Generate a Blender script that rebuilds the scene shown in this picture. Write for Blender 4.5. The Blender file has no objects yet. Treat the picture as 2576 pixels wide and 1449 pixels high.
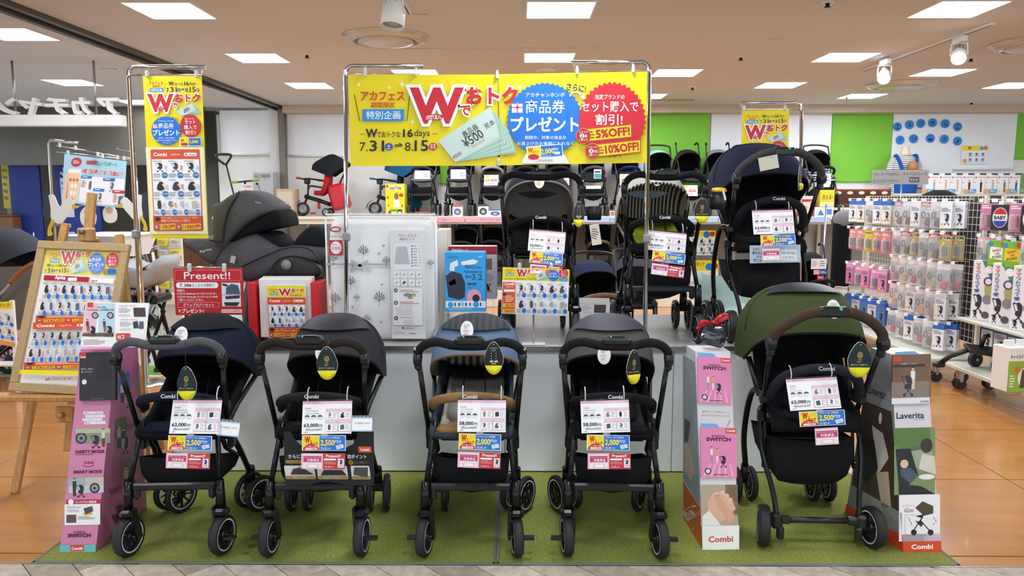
import bpy, math, random
import numpy as np
from mathutils import Vector as V, Matrix
random.seed(7)
C = bpy.context.scene.collection
PI = math.pi
sin, cos = math.sin, math.cos
R = math.radians

# ---------------------------------------------------------------- camera, world, exposure
sc = bpy.context.scene
FPX, CX, CY, EYE = 1900.0, 1288.0, 724.5, 1.6
PITCH, YAW = math.atan(228.5 / FPX), math.atan(13.0 / FPX)
cam_data = bpy.data.cameras.new('camera')
cam_data.sensor_width = 36.0
cam_data.lens = 36.0 * FPX / 2576.0
cam_data.clip_start = 0.05
cam = bpy.data.objects.new('camera', cam_data)
cam.location = (0, 0, EYE)
cam.rotation_euler = (PI / 2 - PITCH, 0, YAW)
C.objects.link(cam)
sc.camera = cam
sc.view_settings.view_transform = 'Standard'
sc.view_settings.look = 'None'
sc.view_settings.gamma = 1.0
sc.view_settings.use_curve_mapping = False
sc.view_settings.exposure = 0.22
world = bpy.data.worlds.new('mall_ambient')
world.use_nodes = True
world.node_tree.nodes['Background'].inputs[0].default_value = (0.86, 0.94, 1.0, 1)
world.node_tree.nodes['Background'].inputs[1].default_value = 1.55
sc.world = world
LIGHT_PANEL_STRENGTH = 34.0
SPOT_WATTS = 22.0
try:
    sc.cycles.use_adaptive_sampling = True
    sc.cycles.adaptive_threshold = .03
    sc.cycles.use_light_tree = False
    sc.cycles.max_bounces = 5
    sc.cycles.diffuse_bounces = 3
    sc.cycles.glossy_bounces = 3
    sc.cycles.transparent_max_bounces = 12
    sc.cycles.transmission_bounces = 4
    sc.cycles.caustics_reflective = False
    sc.cycles.caustics_refractive = False
except Exception:
    pass

CAMM = Matrix.LocRotScale(cam.location, cam.rotation_euler.to_quaternion(), None)
def W(px, py, Y=None, z=None, X=None):
    """world point that the photograph shows at a pixel, at a given depth, height or X"""
    d = CAMM.to_3x3() @ V(((px - CX) / FPX, -(py - CY) / FPX, -1))
    o = CAMM.translation
    t = (Y - o.y) / d.y if Y is not None else (z - o.z) / d.z if z is not None else (X - o.x) / d.x
    return o + d * t

# ---------------------------------------------------------------- materials
def lin(h):
    h = h.lstrip('#')
    r = [int(h[i:i + 2], 16) / 255 for i in (0, 2, 4)]
    return tuple(x / 12.92 if x <= .04045 else ((x + .055) / 1.055) ** 2.4 for x in r)
MATS = {}
def mat(name, col, rough=.5, metal=0., var=.08, scale=60, bump=0., emit=0., alpha=1., trans=0., kind='noise', coat=0., stretch=None, col2=None, spec=.5):
    if name in MATS:
        return MATS[name]
    m = bpy.data.materials.new(name)
    m.use_nodes = True
    nt = m.node_tree; N = nt.nodes; L = nt.links
    b = N['Principled BSDF']
    c = lin(col)
    b.inputs['Base Color'].default_value = (*c, 1)
    b.inputs['Roughness'].default_value = rough
    b.inputs['Metallic'].default_value = metal
    b.inputs['Specular IOR Level'].default_value = spec
    if coat: b.inputs['Coat Weight'].default_value = coat; b.inputs['Coat Roughness'].default_value = .08
    if trans: b.inputs['Transmission Weight'].default_value = trans
    if alpha < 1: b.inputs['Alpha'].default_value = alpha
    if emit:
        b.inputs['Emission Color'].default_value = (*c, 1); b.inputs['Emission Strength'].default_value = emit
    if var or bump or col2:
        tc = N.new('ShaderNodeTexCoord'); mp = N.new('ShaderNodeMapping')
        L.new(tc.outputs['Object'], mp.inputs[0])
        if stretch: mp.inputs['Scale'].default_value = stretch
        if kind == 'wave':
            t = N.new('ShaderNodeTexWave'); t.inputs['Scale'].default_value = scale; t.inputs['Distortion'].default_value = 3; t.inputs['Detail'].default_value = 2
            fac = t.outputs['Fac']
        else:
            t = N.new('ShaderNodeTexNoise'); t.inputs['Scale'].default_value = scale; t.inputs['Detail'].default_value = 3
            fac = t.outputs['Fac']
        L.new(mp.outputs[0], t.inputs['Vector'])
        if var or col2:
            r = N.new('ShaderNodeValToRGB')
            e = r.color_ramp.elements
            e[0].position = .3; e[1].position = .7
            if col2:
                e[0].color = (*lin(col2), 1); e[1].color = (*c, 1)
            else:
                e[0].color = (*[x * (1 - var) for x in c], 1); e[1].color = (*[min(1, x * (1 + var)) for x in c], 1)
            L.new(fac, r.inputs[0]); L.new(r.outputs[0], b.inputs['Base Color'])
        if bump:
            bp = N.new('ShaderNodeBump'); bp.inputs['Strength'].default_value = bump; bp.inputs['Distance'].default_value = .002
            L.new(fac, bp.inputs['Height']); L.new(bp.outputs[0], b.inputs['Normal'])
    MATS[name] = m
    return m
def stripes(name, c1, c2, scale, axis=0, rough=.8, duty=.5):
    """fabric woven in two colours: bands along one object axis"""
    if name in MATS: return MATS[name]
    m = bpy.data.materials.new(name); m.use_nodes = True
    nt = m.node_tree; N = nt.nodes; L = nt.links; b = N['Principled BSDF']
    tc = N.new('ShaderNodeTexCoord'); sp = N.new('ShaderNodeSeparateXYZ'); L.new(tc.outputs['Object'], sp.inputs[0])
    mu = N.new('ShaderNodeMath'); mu.operation = 'MULTIPLY'; mu.inputs[1].default_value = scale; L.new(sp.outputs[axis], mu.inputs[0])
    fr = N.new('ShaderNodeMath'); fr.operation = 'FRACT'; L.new(mu.outputs[0], fr.inputs[0])
    gt = N.new('ShaderNodeMath'); gt.operation = 'GREATER_THAN'; gt.inputs[1].default_value = duty; L.new(fr.outputs[0], gt.inputs[0])
    mx = N.new('ShaderNodeMix'); mx.data_type = 'RGBA'; L.new(gt.outputs[0], mx.inputs[0])
    mx.inputs[6].default_value = (*lin(c1), 1); mx.inputs[7].default_value = (*lin(c2), 1)
    L.new(mx.outputs[2], b.inputs['Base Color']); b.inputs['Roughness'].default_value = rough
    MATS[name] = m
    return m
def ink(h, rough=.42):
    return mat('ink_' + h.lstrip('#').lower(), h, rough, var=0)
def cloth(h, nm=None):
    return mat('cloth_' + h.lstrip('#').lower(), h, .9, var=.18, scale=260, bump=.25, spec=.25)

# ---------------------------------------------------------------- mesh builder
def spl(P, k=6):
    """Catmull-Rom through points"""
    P = [V(p) for p in P]; out = []
    for i in range(len(P) - 1):
        a = P[i - 1] if i else P[0] * 2 - P[1]; b = P[i]; c = P[i + 1]; d = P[i + 2] if i + 2 < len(P) else P[-1] * 2 - P[-2]
        for j in range(k):
            t = j / k
            out.append(.5 * ((2 * b) + (c - a) * t + (2 * a - 5 * b + 4 * c - d) * t * t + (3 * b - a - 3 * c + d) * t ** 3))
    out.append(P[-1])
    return out
class MB:
    def __init__(s): s.v = []; s.f = []; s.mi = []; s.sm = []; s.mats = []; s.k = 0
    def use(s, m):
        if m not in s.mats: s.mats.append(m)
        s.k = s.mats.index(m); return s
    def add(s, vs, fs, smooth=False):
        o = len(s.v); s.v += [tuple(v) for v in vs]
        for f in fs: s.f.append([i + o for i in f]); s.mi.append(s.k); s.sm.append(smooth)
        return s
    def box(s, c, d, M=None):
        x, y, z = (q / 2 for q in d)
        vs = [V((i * x, j * y, k * z)) for i in (-1, 1) for j in (-1, 1) for k in (-1, 1)]
        vs = [(M @ v if M else v) + V(c) for v in vs]
        return s.add(vs, [(0, 1, 3, 2), (4, 6, 7, 5), (0, 4, 5, 1), (2, 3, 7, 6), (0, 2, 6, 4), (1, 5, 7, 3)])
    def rbox(s, c, d, r, M=None):
        """box with chamfered edges"""
        h = [q / 2 for q in d]; r = min(r, *[q * .98 for q in h]); vs = []; ix = {}
        for i in (-1, 1):
            for j in (-1, 1):
                for k in (-1, 1):
                    for a in range(3):
                        p = [i * h[0], j * h[1], k * h[2]]
                        for b in range(3):
                            if b != a: p[b] -= (i, j, k)[b] * r
                        ix[i, j, k, a] = len(vs); vs.append(V(p))
        fs = []
        for a in range(3):
            b, c2 = (a + 1) % 3, (a + 2) % 3
            for q in (-1, 1):
                def key(u, w, ax=a, q=q, b=b, c2=c2):
                    t = [0, 0, 0]; t[a] = q; t[b] = u; t[c2] = w; return (*t, a)
                f = [ix[key(-1, -1)], ix[key(1, -1)], ix[key(1, 1)], ix[key(-1, 1)]]
                fs.append(f if q > 0 else f[::-1])
        for a in range(3):
            b, c2 = (a + 1) % 3, (a + 2) % 3
            for u in (-1, 1):
                for w in (-1, 1):
                    def k2(e, ax):
                        t = [0, 0, 0]; t[a] = e; t[b] = u; t[c2] = w; return ix[(*t, ax)]
                    f = [k2(-1, b), k2(1, b), k2(1, c2), k2(-1, c2)]
                    fs.append(f if u * w > 0 else f[::-1])
        for i in (-1, 1):
            for j in (-1, 1):
                for k in (-1, 1):
                    f = [ix[i, j, k, 0], ix[i, j, k, 1], ix[i, j, k, 2]]
                    fs.append(f if i * j * k > 0 else f[::-1])
        return s.add([(M @ v if M else v) + V(c) for v in vs], fs)
    def tube(s, P, r, n=8, cap=True, closed=False, flat=None):
        P = [V(p) for p in P]; m = len(P); rr = r if isinstance(r, (list, tuple)) else [r] * m
        T = []
        for i in range(m):
            a = P[i - 1] if (i or closed) else P[0]; b = P[(i + 1) % m] if (i < m - 1 or closed) else P[-1]
            t = (b - a); T.append(t.normalized() if t.length > 1e-9 else V((0, 0, 1)))
        up = V((0, 0, 1)) if abs(T[0].z) < .9 else V((1, 0, 0))
        nrm = (up - T[0] * up.dot(T[0])).normalized(); vs = []
        for i in range(m):
            if i:
                nrm = nrm - T[i] * nrm.dot(T[i])
                nrm = nrm.normalized() if nrm.length > 1e-6 else T[i].orthogonal().normalized()
            bi = T[i].cross(nrm)
            fl = flat or 1
            for j in range(n):
                a = 2 * PI * j / n
                vs.append(P[i] + nrm * (rr[i] * cos(a)) + bi * (rr[i] * fl * sin(a)))
        fs = []
        for i in range(m if closed else m - 1):
            q = (i + 1) % m
            for j in range(n):
                fs.append((i * n + j, i * n + (j + 1) % n, q * n + (j + 1) % n, q * n + j))
        s.add(vs, fs, True)
        if cap and not closed:
            o = len(s.v) - len(vs)
            s.f.append([o + j for j in range(n)][::-1]); s.mi.append(s.k); s.sm.append(False)
            s.f.append([o + (m - 1) * n + j for j in range(n)]); s.mi.append(s.k); s.sm.append(False)
        return s
    def lathe(s, prof, c=(0, 0, 0), M=None, n=20, smooth=True, cap=True):
        """profile of (radius, height) turned about Z"""
        vs = []; fs = []
        for r_, h in prof:
            for j in range(n):
                a = 2 * PI * j / n; p = V((r_ * cos(a), r_ * sin(a), h)); vs.append((M @ p if M else p) + V(c))
        for i in range(len(prof) - 1):
            for j in range(n):
                fs.append((i * n + j, i * n + (j + 1) % n, (i + 1) * n + (j + 1) % n, (i + 1) * n + j))
        s.add(vs, fs, smooth)
        o = len(s.v) - len(vs)
        if cap and prof[0][0] > 1e-5: s.f.append([o + j for j in range(n)][::-1]); s.mi.append(s.k); s.sm.append(False)
        if cap and prof[-1][0] > 1e-5: s.f.append([o + (len(prof) - 1) * n + j for j in range(n)]); s.mi.append(s.k); s.sm.append(False)
        return s
    def prism(s, poly, z0, z1, M=None, c=(0, 0, 0)):
        n = len(poly)
        vs = [V((x, y, z0)) for x, y in poly] + [V((x, y, z1)) for x, y in poly]
        vs = [(M @ v if M else v) + V(c) for v in vs]
        return s.add(vs, [list(range(n))[::-1], list(range(n, 2 * n))] + [(i, (i + 1) % n, n + (i + 1) % n, n + i) for i in range(n)])
    def grid(s, rows, smooth=True, closed=False):
        n = len(rows[0]); vs = [p for r_ in rows for p in r_]; fs = []
        for i in range(len(rows) - 1):
            for j in range(n if closed else n - 1):
                fs.append((i * n + j, i * n + (j + 1) % n, (i + 1) * n + (j + 1) % n, (i + 1) * n + j))
        return s.add(vs, fs, smooth)
    def ell(s, c, r, n=14, m=8, M=None):
        prof = []
        vs = []; fs = []
        for i in range(m + 1):
            a = -PI / 2 + PI * i / m
            for j in range(n):
                b = 2 * PI * j / n; p = V((r[0] * cos(a) * cos(b), r[1] * cos(a) * sin(b), r[2] * sin(a))); vs.append((M @ p if M else p) + V(c))
        for i in range(m):
            for j in range(n):
                fs.append((i * n + j, i * n + (j + 1) % n, (i + 1) * n + (j + 1) % n, (i + 1) * n + j))
        return s.add(vs, fs, True)
    def build(s, name, m=None, parent=None, loc=None, rot=None, matrix=None):
        me = bpy.data.meshes.new(name)
        me.from_pydata(s.v, [], s.f)
        ms = s.mats if s.mats else [m]
        for q in ms: me.materials.append(q)
        me.polygons.foreach_set('use_smooth', s.sm)
        if len(ms) > 1: me.polygons.foreach_set('material_index', s.mi)
        me.update()
        return link(name, me, parent, loc, rot, matrix)
def link(name, me, parent=None, loc=None, rot=None, matrix=None):
    o = bpy.data.objects.new(name, me); C.objects.link(o)
    if parent: o.parent = parent
    if matrix is not None: o.matrix_local = matrix
    if loc is not None: o.location = loc
    if rot is not None: o.rotation_euler = rot
    return o
def tag(o, label=None, cat=None, group=None, kind=None):
    if label: o['label'] = label
    if cat: o['category'] = cat
    if group: o['group'] = group
    if kind: o['kind'] = kind
    return o
def thing(name, label, cat, loc=(0, 0, 0), rz=0, group=None, matrix=None):
    o = bpy.data.objects.new(name, None); C.objects.link(o); o.empty_display_size = .05
    if matrix is not None: o.matrix_local = matrix
    else: o.location = loc; o.rotation_euler = (0, 0, rz)
    return tag(o, label, cat, group)
def copy_tree(o, parent=None, label=None):
    c = o.copy(); C.objects.link(c)
    if parent: c.parent = parent
    for ch in KIDS(o): copy_tree(ch, c)
    if label: c['label'] = label
    return c
def KIDS(o): return list(o.children)
def struct(o): return tag(o, kind='structure')
RX = lambda a: Matrix.Rotation(a, 3, 'X')
RY = lambda a: Matrix.Rotation(a, 3, 'Y')
RZ = lambda a: Matrix.Rotation(a, 3, 'Z')

# ---------------------------------------------------------------- lettering and print
TXT = {}
def text_mesh(s, off=0., extrude=0., shear=0.):
    key = (s, off, extrude, shear)
    if key not in TXT:
        c = bpy.data.curves.new('t', 'FONT'); c.body = s; c.resolution_u = 2; c.offset = off; c.extrude = extrude; c.shear = shear
        c.align_x = 'LEFT'
        o = bpy.data.objects.new('t', c)
        m = o.to_mesh()
        TXT[key] = ([tuple(x.co) for x in m.vertices], [tuple(p.vertices) for p in m.polygons])
        o.to_mesh_clear(); bpy.data.objects.remove(o); bpy.data.curves.remove(c)
    return TXT[key]
def homography(src, dst):
    A = []; b = []
    for (x, y), (u, v) in zip(src, dst):
        A += [[x, y, 1, 0, 0, 0, -u * x, -u * y], [0, 0, 0, x, y, 1, -v * x, -v * y]]; b += [u, v]
    h = np.linalg.solve(np.array(A, float), np.array(b, float))
    return np.append(h, 1).reshape(3, 3)
class Print:
    """flat print on a sheet of w x h metres centred on the local origin, facing +Z; drawn in design coordinates (y down)"""
    def __init__(s, w, h, quad=None, step=.00035, z0=.0003):
        s.w, s.h, s.mb, s.z, s.step = w, h, MB(), z0, step
        q = quad or [(0, 0), (1, 0), (1, 1), (0, 1)]
        s.H = homography(q, [(-w / 2, h / 2), (w / 2, h / 2), (w / 2, -h / 2), (-w / 2, -h / 2)])
    def L(s, x, y):
        p = s.H @ np.array((x, y, 1.0)); return V((p[0] / p[2], p[1] / p[2], 0))
    def up(s, n=1): s.z += s.step * n; return s
    def poly(s, pts, col):
        s.mb.use(ink(col)); q = []
        for p in pts:
            a = s.L(*p); q.append((a.x, a.y, s.z))
        a = sum(q[i][0] * q[(i + 1) % len(q)][1] - q[(i + 1) % len(q)][0] * q[i][1] for i in range(len(q)))
        if a < 0: q = q[::-1]
        s.mb.add(q, [list(range(len(q)))]); return s
    def rect(s, x0, y0, x1, y1, col): return s.poly([(x0, y0), (x1, y0), (x1, y1), (x0, y1)], col)
    def rrect(s, x0, y0, x1, y1, r, col):
        P = []
        for cx, cy, a0 in ((x1 - r, y0 + r, -90), (x1 - r, y1 - r, 0), (x0 + r, y1 - r, 90), (x0 + r, y0 + r, 180)):
            P += [(cx + r * cos(R(a0 + t)), cy + r * sin(R(a0 + t))) for t in (0, 30, 60, 90)]
        return s.poly(P, col)
    def circ(s, cx, cy, rx, col, ry=None, n=24):
        ry = rx if ry is None else ry
        return s.poly([(cx + rx * cos(2 * PI * i / n), cy + ry * sin(2 * PI * i / n)) for i in range(n)], col)
    def burst(s, cx, cy, rx, col, ry=None, n=36, k=.94):
        ry = rx if ry is None else ry
        return s.poly([(cx + rx * (1 if i % 2 else k) * cos(PI * i / n), cy + ry * (1 if i % 2 else k) * sin(PI * i / n)) for i in range(2 * n)], col)
    def line(s, x0, y0, x1, y1, w, col):
        d = V((x1 - x0, y1 - y0)); n = V((-d.y, d.x)).normalized() * w / 2
        return s.poly([(x0 + n.x, y0 + n.y), (x1 + n.x, y1 + n.y), (x1 - n.x, y1 - n.y), (x0 - n.x, y0 - n.y)], col)
    def text(s, t, x0, y0, x1, y1, col, b=.0, halo=None, rot=0., shear=0., mirror=False):
        """lettering fitted to a box of the design"""
        v0, _ = text_mesh(t, 0., 0., shear)
        if not v0: return s
        xs = [a[0] for a in v0]; ys = [a[1] for a in v0]; ax, bx, ay, by = min(xs), max(xs), min(ys), max(ys)
        if by - ay < .25: by = ay + .25
        cx, cy = (x0 + x1) / 2, (y0 + y1) / 2
        for off, c, dz in ([(halo[1], halo[0], .4)] if halo else []) + [(b, col, .8)]:
            v, f = text_mesh(t, off, 0., shear); s.mb.use(ink(c)); q = []
            for p in v:
                u = (p[0] - ax) / (bx - ax); w = (p[1] - ay) / (by - ay)
                if mirror: u = 1 - u
                x = x0 + u * (x1 - x0); y = y1 - w * (y1 - y0)
                if rot:
                    dx, dy = x - cx, y - cy; x = cx + dx * cos(rot) - dy * sin(rot); y = cy + dx * sin(rot) + dy * cos(rot)
                a = s.L(x, y); q.append((a.x, a.y, s.z + dz * s.step))
            s.mb.add(q, f)
        return s
    def small(s, x0, y0, x1, y1, n, col, fill=.45, seed=1):
        """rows of fine print too small to read"""
        rr = random.Random(seed); hh = (y1 - y0) / n
        for i in range(n):
            s.rect(x0, y0 + i * hh, x0 + (x1 - x0) * rr.uniform(.6, 1), y0 + i * hh + hh * fill, col)
        return s
    def build(s, parent, name='print', matrix=None, mirror=False):
        return s.mb.build(name, None, parent, matrix=matrix)
def frame_from(TL, TR, BL):
    """matrix of a sheet whose local X runs left to right, Y up, Z towards the viewer; also its width and height"""
    TL, TR, BL = V(TL), V(TR), V(BL); rx = TR - TL; w = rx.length; rx = rx / w
    u = TL - BL; u = u - rx * u.dot(rx); h = u.length; u = u / h; n = rx.cross(u)
    c = TL + rx * w / 2 - u * h / 2
    return Matrix(((rx.x, u.x, n.x, c.x), (rx.y, u.y, n.y, c.y), (rx.z, u.z, n.z, c.z), (0, 0, 0, 1))), w, h
def sheet(name, label, cat, quad, Ys, col='#ffffff', th=.003, parent=None, matm=None, group=None, rnd=0., crop=None, pre=None):
    """a flat printed sheet: quad = its corners in the photograph (TL TR BR BL), Ys = depth of TL, TR, BL"""
    dq = quad
    if crop: quad = [(crop[0] + x / crop[2], crop[1] + y / crop[2]) for x, y in quad]
    M, w, h = frame_from(W(*quad[0], Y=Ys[0]), W(*quad[1], Y=Ys[1]), W(*quad[3], Y=Ys[2]))
    o = MB()
    if rnd:
        P = []
        for cx, cy, a0 in ((w / 2 - rnd, h / 2 - rnd, 0), (-w / 2 + rnd, h / 2 - rnd, 90), (-w / 2 + rnd, -h / 2 + rnd, 180), (w / 2 - rnd, -h / 2 + rnd, 270)):
            P += [(cx + rnd * cos(R(a0 + t)), cy + rnd * sin(R(a0 + t))) for t in (0, 30, 60, 90)]
        o.prism(P, -th, 0)
    else:
        o.box((0, 0, -th / 2), (w, h, th))
    o = o.build(name, matm or ink(col), parent, matrix=pre @ M if pre is not None else M)
    if cat: tag(o, label, cat, group)
    elif label: o['label'] = label
    return o, Print(w, h, dq)
# ---------------------------------------------------------------- the room
CEIL = 3.0
m_tile = mat('floor_tile', '#b98045', .22, var=.10, scale=1.6, stretch=(1, 6, 1), coat=.2)
m_grout = mat('tile_grout', '#6e4526', .7)
m_wallw = mat('painted_wall', '#e9e7e2', .6, var=.02, scale=4)
m_ceil = mat('ceiling_board', '#dcdcdc', .9, var=.03, scale=40, bump=.1)
m_chrome = mat('chrome', '#d8d8d8', .12, 1., var=.02)
m_steel = mat('brushed_steel', '#a9a9a6', .35, 1., var=.05)
m_white = mat('white_paint', '#ecebe8', .4, var=.02)
m_ivory = mat('ivory_paint', '#dcd6c4', .45, var=.03)
m_blackp = mat('black_plastic', '#17181a', .38, var=.1, scale=200)
m_dark = mat('dark_metal', '#1d1d1f', .3, .4, var=.1)
m_grey = mat('grey_plastic', '#8d8f92', .4, var=.03)
m_clear = mat('clear_plastic', '#ffffff', .05, var=0, alpha=.22, spec=.8)
m_lamp = mat('lamp_diffuser', '#f2f6ff', .5, var=0, emit=LIGHT_PANEL_STRENGTH)
m_brown = mat('track_dark', '#2a2623', .4, .5)

# floor: a grout bed with single tiles, mall floor, front walkway of planks
fl = struct(MB().box((0, 4.5, -.03), (26, 22, .04)).build('floor', m_grout))
px_, py_ = .987, .93
tm = MB().rbox((0, 0, -.006), (px_ - .008, py_ - .008, .012), .002)
tme = None
for i in range(-10, 5):
    for j in range(-1, 9):
        X0, Y0 = 2.80 + px_ * i + px_ / 2, 4.17 + py_ * j + py_ / 2
        if X0 < -3.4 and Y0 > 7.0: continue
        if Y0 - py_ / 2 < 3.1 - py_: continue
        if tme is None: o = tm.build('tile', m_tile, fl, loc=(X0, Y0, 0)); tme = o.data
        else: o = link('tile', tme, fl, (X0, Y0, 0))
cut = MB().rbox((0, 0, -.006), (px_ - .008, .106, .012), .002); cme = None
for i in range(-8, 4):
    X0 = 2.80 + px_ * i + px_ / 2
    if cme is None: cme = cut.build('tile', m_tile, fl, loc=(X0, 3.179, 0)).data
    else: link('tile', cme, fl, (X0, 3.179, 0))
m_mall = mat('mall_floor', '#c9c6be', .3, var=.06, scale=2)
struct(MB().box((-7.2, 10.2, -.004), (8.0, 7.2, .012)).build('floor_mall', m_mall))
m_strip = mat('green_floor_strip', '#5f8f35', .8)
tag(MB().box((-4.6, 6.85, .004), (3.2, .35, .008)).build('floor_carpet_strip', m_strip), kind='structure')
# walkway planks laid diagonally
wk = struct(MB().box((0, 1.3, -.008), (14, 3.6, .02)).build('floor_walkway', mat('walkway_gap', '#4a443c', .8)))
pm_ = [mat('plank_%d' % i, c, .5, var=.22, scale=7, stretch=(3, 3, 1), kind='noise') for i, c in enumerate(['#b5aa97', '#a69b89', '#c0b6a4'])]
ang = R(45)
plank_w, plank_l, WY = .155, 1.1, 3.112
u = V((cos(ang), sin(ang))); v = V((-sin(ang), cos(ang)))
for i in range(-30, 40):
    for j in range(-6, 7):
        c = u * (i * plank_w) + v * (j * plank_l + (i % 3) * .37) + V((0, 2.6))
        q = [c + u * (a * (plank_w - .004) / 2) + v * (b * (plank_l - .004) / 2) for a, b in ((-1, -1), (1, -1), (1, 1), (-1, 1))]
        if max(p.y for p in q) < 2.7 or min(p.y for p in q) > WY - .02 or abs(c.x) > 2.9: continue
        o = []
        for k in range(4):                       # planks are sawn off along the edge of the tiled floor
            p, r_ = q[k], q[(k + 1) % 4]
            if p.y <= WY: o.append(p)
            if (p.y - WY) * (r_.y - WY) < 0: o.append(p.lerp(r_, (WY - p.y) / (r_.y - p.y)))
        MB().prism([(p.x, p.y) for p in o], -.001, .011).build('plank', pm_[(i * 7 + j * 5) % 3], wk)
struct(MB().box((0, 3.116, .006), (8, .006, .012)).build('trim_walkway', m_steel))

# green carpet, two pieces with bound edges
m_carpet = mat('green_carpet', '#868d46', .95, var=.3, scale=110, bump=.8, spec=.1)
m_bind = mat('carpet_binding', '#6f7560', .9, var=.1, scale=200)
for nm, x0, x1, lb in (('left', -2.127, -.0925, 'green pile carpet piece under the pink stand and first strollers'), ('right', -.0915, 1.93, 'green pile carpet piece under the olive stroller and white stands')):
    t = thing('carpet', lb, 'carpet', (0, 0, .001), 0, 'green display carpets')
    MB().box(((x0 + x1) / 2, 4.17, .005), (x1 - x0 - .02, 2.06, .01)).build('pile', m_carpet, t)
    b = MB()
    for xx in (x0 + .008, x1 - .008): b.rbox((xx, 4.17, .006), (.018, 2.1, .013), .004)
    for yy in (3.132, 5.21): b.rbox(((x0 + x1) / 2, yy, .006), (x1 - x0, .02, .013), .004)
    b.build('binding', m_bind, t)
CZ = .0115

# ceiling
struct(MB().box((0, 4.5, CEIL + .05), (26, 20, .1)).build('ceiling', m_ceil))
lid = []
for X in (-2.62, .32, 3.3):
    for Y in (5.9, 7.85, 9.75): lid.append((X, Y))
for X in (-1.15, 1.8, 4.8):
    for Y in (8.8, 10.8): lid.append((X, Y))
lid += [(6.25, 9.8), (6.25, 7.85), (-4.35, 6.72), (-5.46, 9.48), (-5.6, 11.4)]
front = [(X, Y) for X in (-2.62, .32, 3.3) for Y in (3.95, 2.0, .05)]
LS = .49
fr = MB()
for sx in (-1, 1):
    fr.box((sx * (LS / 2 + .008), 0, -.002), (.016, LS + .03, .006)); fr.box((0, sx * (LS / 2 + .008), -.002), (LS + .03, .016, .006))
cw = LS / 2
cell = MB().add([(-cw, -cw, -.002), (-cw, cw, -.002), (cw, cw, -.002), (cw, -cw, -.002)], [(0, 1, 2, 3)])
louvre = MB().box((0, 0, -.004), (.004, LS, .006))
lvm = None
frm = cem = None
def where(X, Y):
    col = 'by the mall side' if X < -3.5 else 'over the left strollers' if X < -2 else 'left of the big banner' if X < -.5 else 'over the big banner' if X < 1 else 'between banner and right sign' if X < 2.5 else 'near the spotlight track' if X < 4 else 'over the accessory racks' if X < 5.5 else 'far out at the right edge'
    row = 'nearest row' if Y < 7 else 'second row' if Y < 8.3 else 'third row' if Y < 9.2 else 'fourth row' if Y < 10.3 else 'row closest to back wall'
    return col, row
for X, Y in lid + front:
    a, b = where(X, Y)
    vis = (X, Y) in lid
    t = thing('ceiling_light', ('square recessed ceiling light %s, %s' % (a, b)) if vis else 'square recessed ceiling light over the walkway, %s column, %s' % ({-2.62: 'left', .32: 'middle', 3.3: 'right'}[X], {3.95: 'above the carpet edge', 2.0: 'above the viewer', .05: 'behind the viewer'}[Y]), 'ceiling light', (X, Y, CEIL - .001), 0, 'square ceiling lights' if vis else 'walkway ceiling lights')
    if frm is None: frm = fr.build('frame', m_white, t).data; 
    else: link('frame', frm, t)
    if cem is None: cem = cell.build('diffuser', m_lamp, t, loc=(0, 0, -.001)).data
    else: link('diffuser', cem, t, (0, 0, -.001))
    for k in (-.5, .5):
        if lvm is None: lvm = louvre.build('divider', m_white, t, loc=(k * LS / 3, 0, 0)).data
        else: link('divider', lvm, t, (k * LS / 3, 0, 0))
# air diffusers
def air_diffuser(X, Y, D, lb):
    t = thing('air_diffuser', lb, 'air diffuser', (X, Y, CEIL), 0, 'round ceiling air diffusers')
    r = D / 2
    MB().lathe([(r, 0), (r * .99, -.012), (r * .82, -.045), (r * .74, -.05), (r * .72, -.02), (r * .70, 0)], n=40).build('outer_ring', mat('diffuser_enamel', '#cfc9bc', .25, .3), t)
    MB().lathe([(r * .66, -.02), (r * .62, -.055), (r * .5, -.06), (.02, -.05), (.001, -.05)], n=40).build('centre_dish', mat('diffuser_enamel', '#cfc9bc', .25, .3), t)
    MB().lathe([(r * .73, -.004), (r * .6, -.006), (.01, -.006)], n=30).build('throat', m_brown, t)
air_diffuser(-1.157, 6.85, .77, 'round dished air diffuser in ceiling left of the big banner')
air_diffuser(4.8, 9.7, .82, 'round dished air diffuser in ceiling behind the two lit spotlights')
air_diffuser(4.75, 7.15, .8, 'round dished air diffuser cut off by the right picture edge')
# speaker, sprinklers, detectors, plates
q = W(1372, 177, z=CEIL)
t = thing('ceiling_speaker', 'small round ceiling speaker grille above the big banner', 'speaker', q)
MB().lathe([(.115, 0), (.11, -.008), (.09, -.012)], n=28).build('rim', m_white, t); MB().lathe([(.088, -.009), (.001, -.011)], n=24).build('grille', mat('speaker_grille', '#8b8378', .7, var=.3, scale=300), t)
for x, y, lb in ((772, 137, 'small ceiling sprinkler head beside the second-row light at left'), (1864, 143, 'small ceiling sprinkler head left of the right second-row light'), (2443, 146, 'small ceiling sprinkler head behind the upper spotlight'), (1742, 219, 'small ceiling sprinkler head right of the big banner pole'), (2130, 245, 'small ceiling sprinkler head above the green wall panel'), (2082, 6, 'ceiling sprinkler head at the very top of the view'), (2444, 257, 'tiny far ceiling sprinkler head above the blue letter discs')):
    t = thing('sprinkler_head', lb, 'sprinkler', W(x, y, z=CEIL), 0, 'ceiling sprinkler heads')
    MB().lathe([(.045, 0), (.042, -.006), (.02, -.008)], n=16).build('rosette', m_white, t)
    MB().lathe([(.014, -.006), (.014, -.03), (.024, -.032), (.024, -.036), (.001, -.036)], n=12).build('nozzle', m_dark, t)
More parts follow.
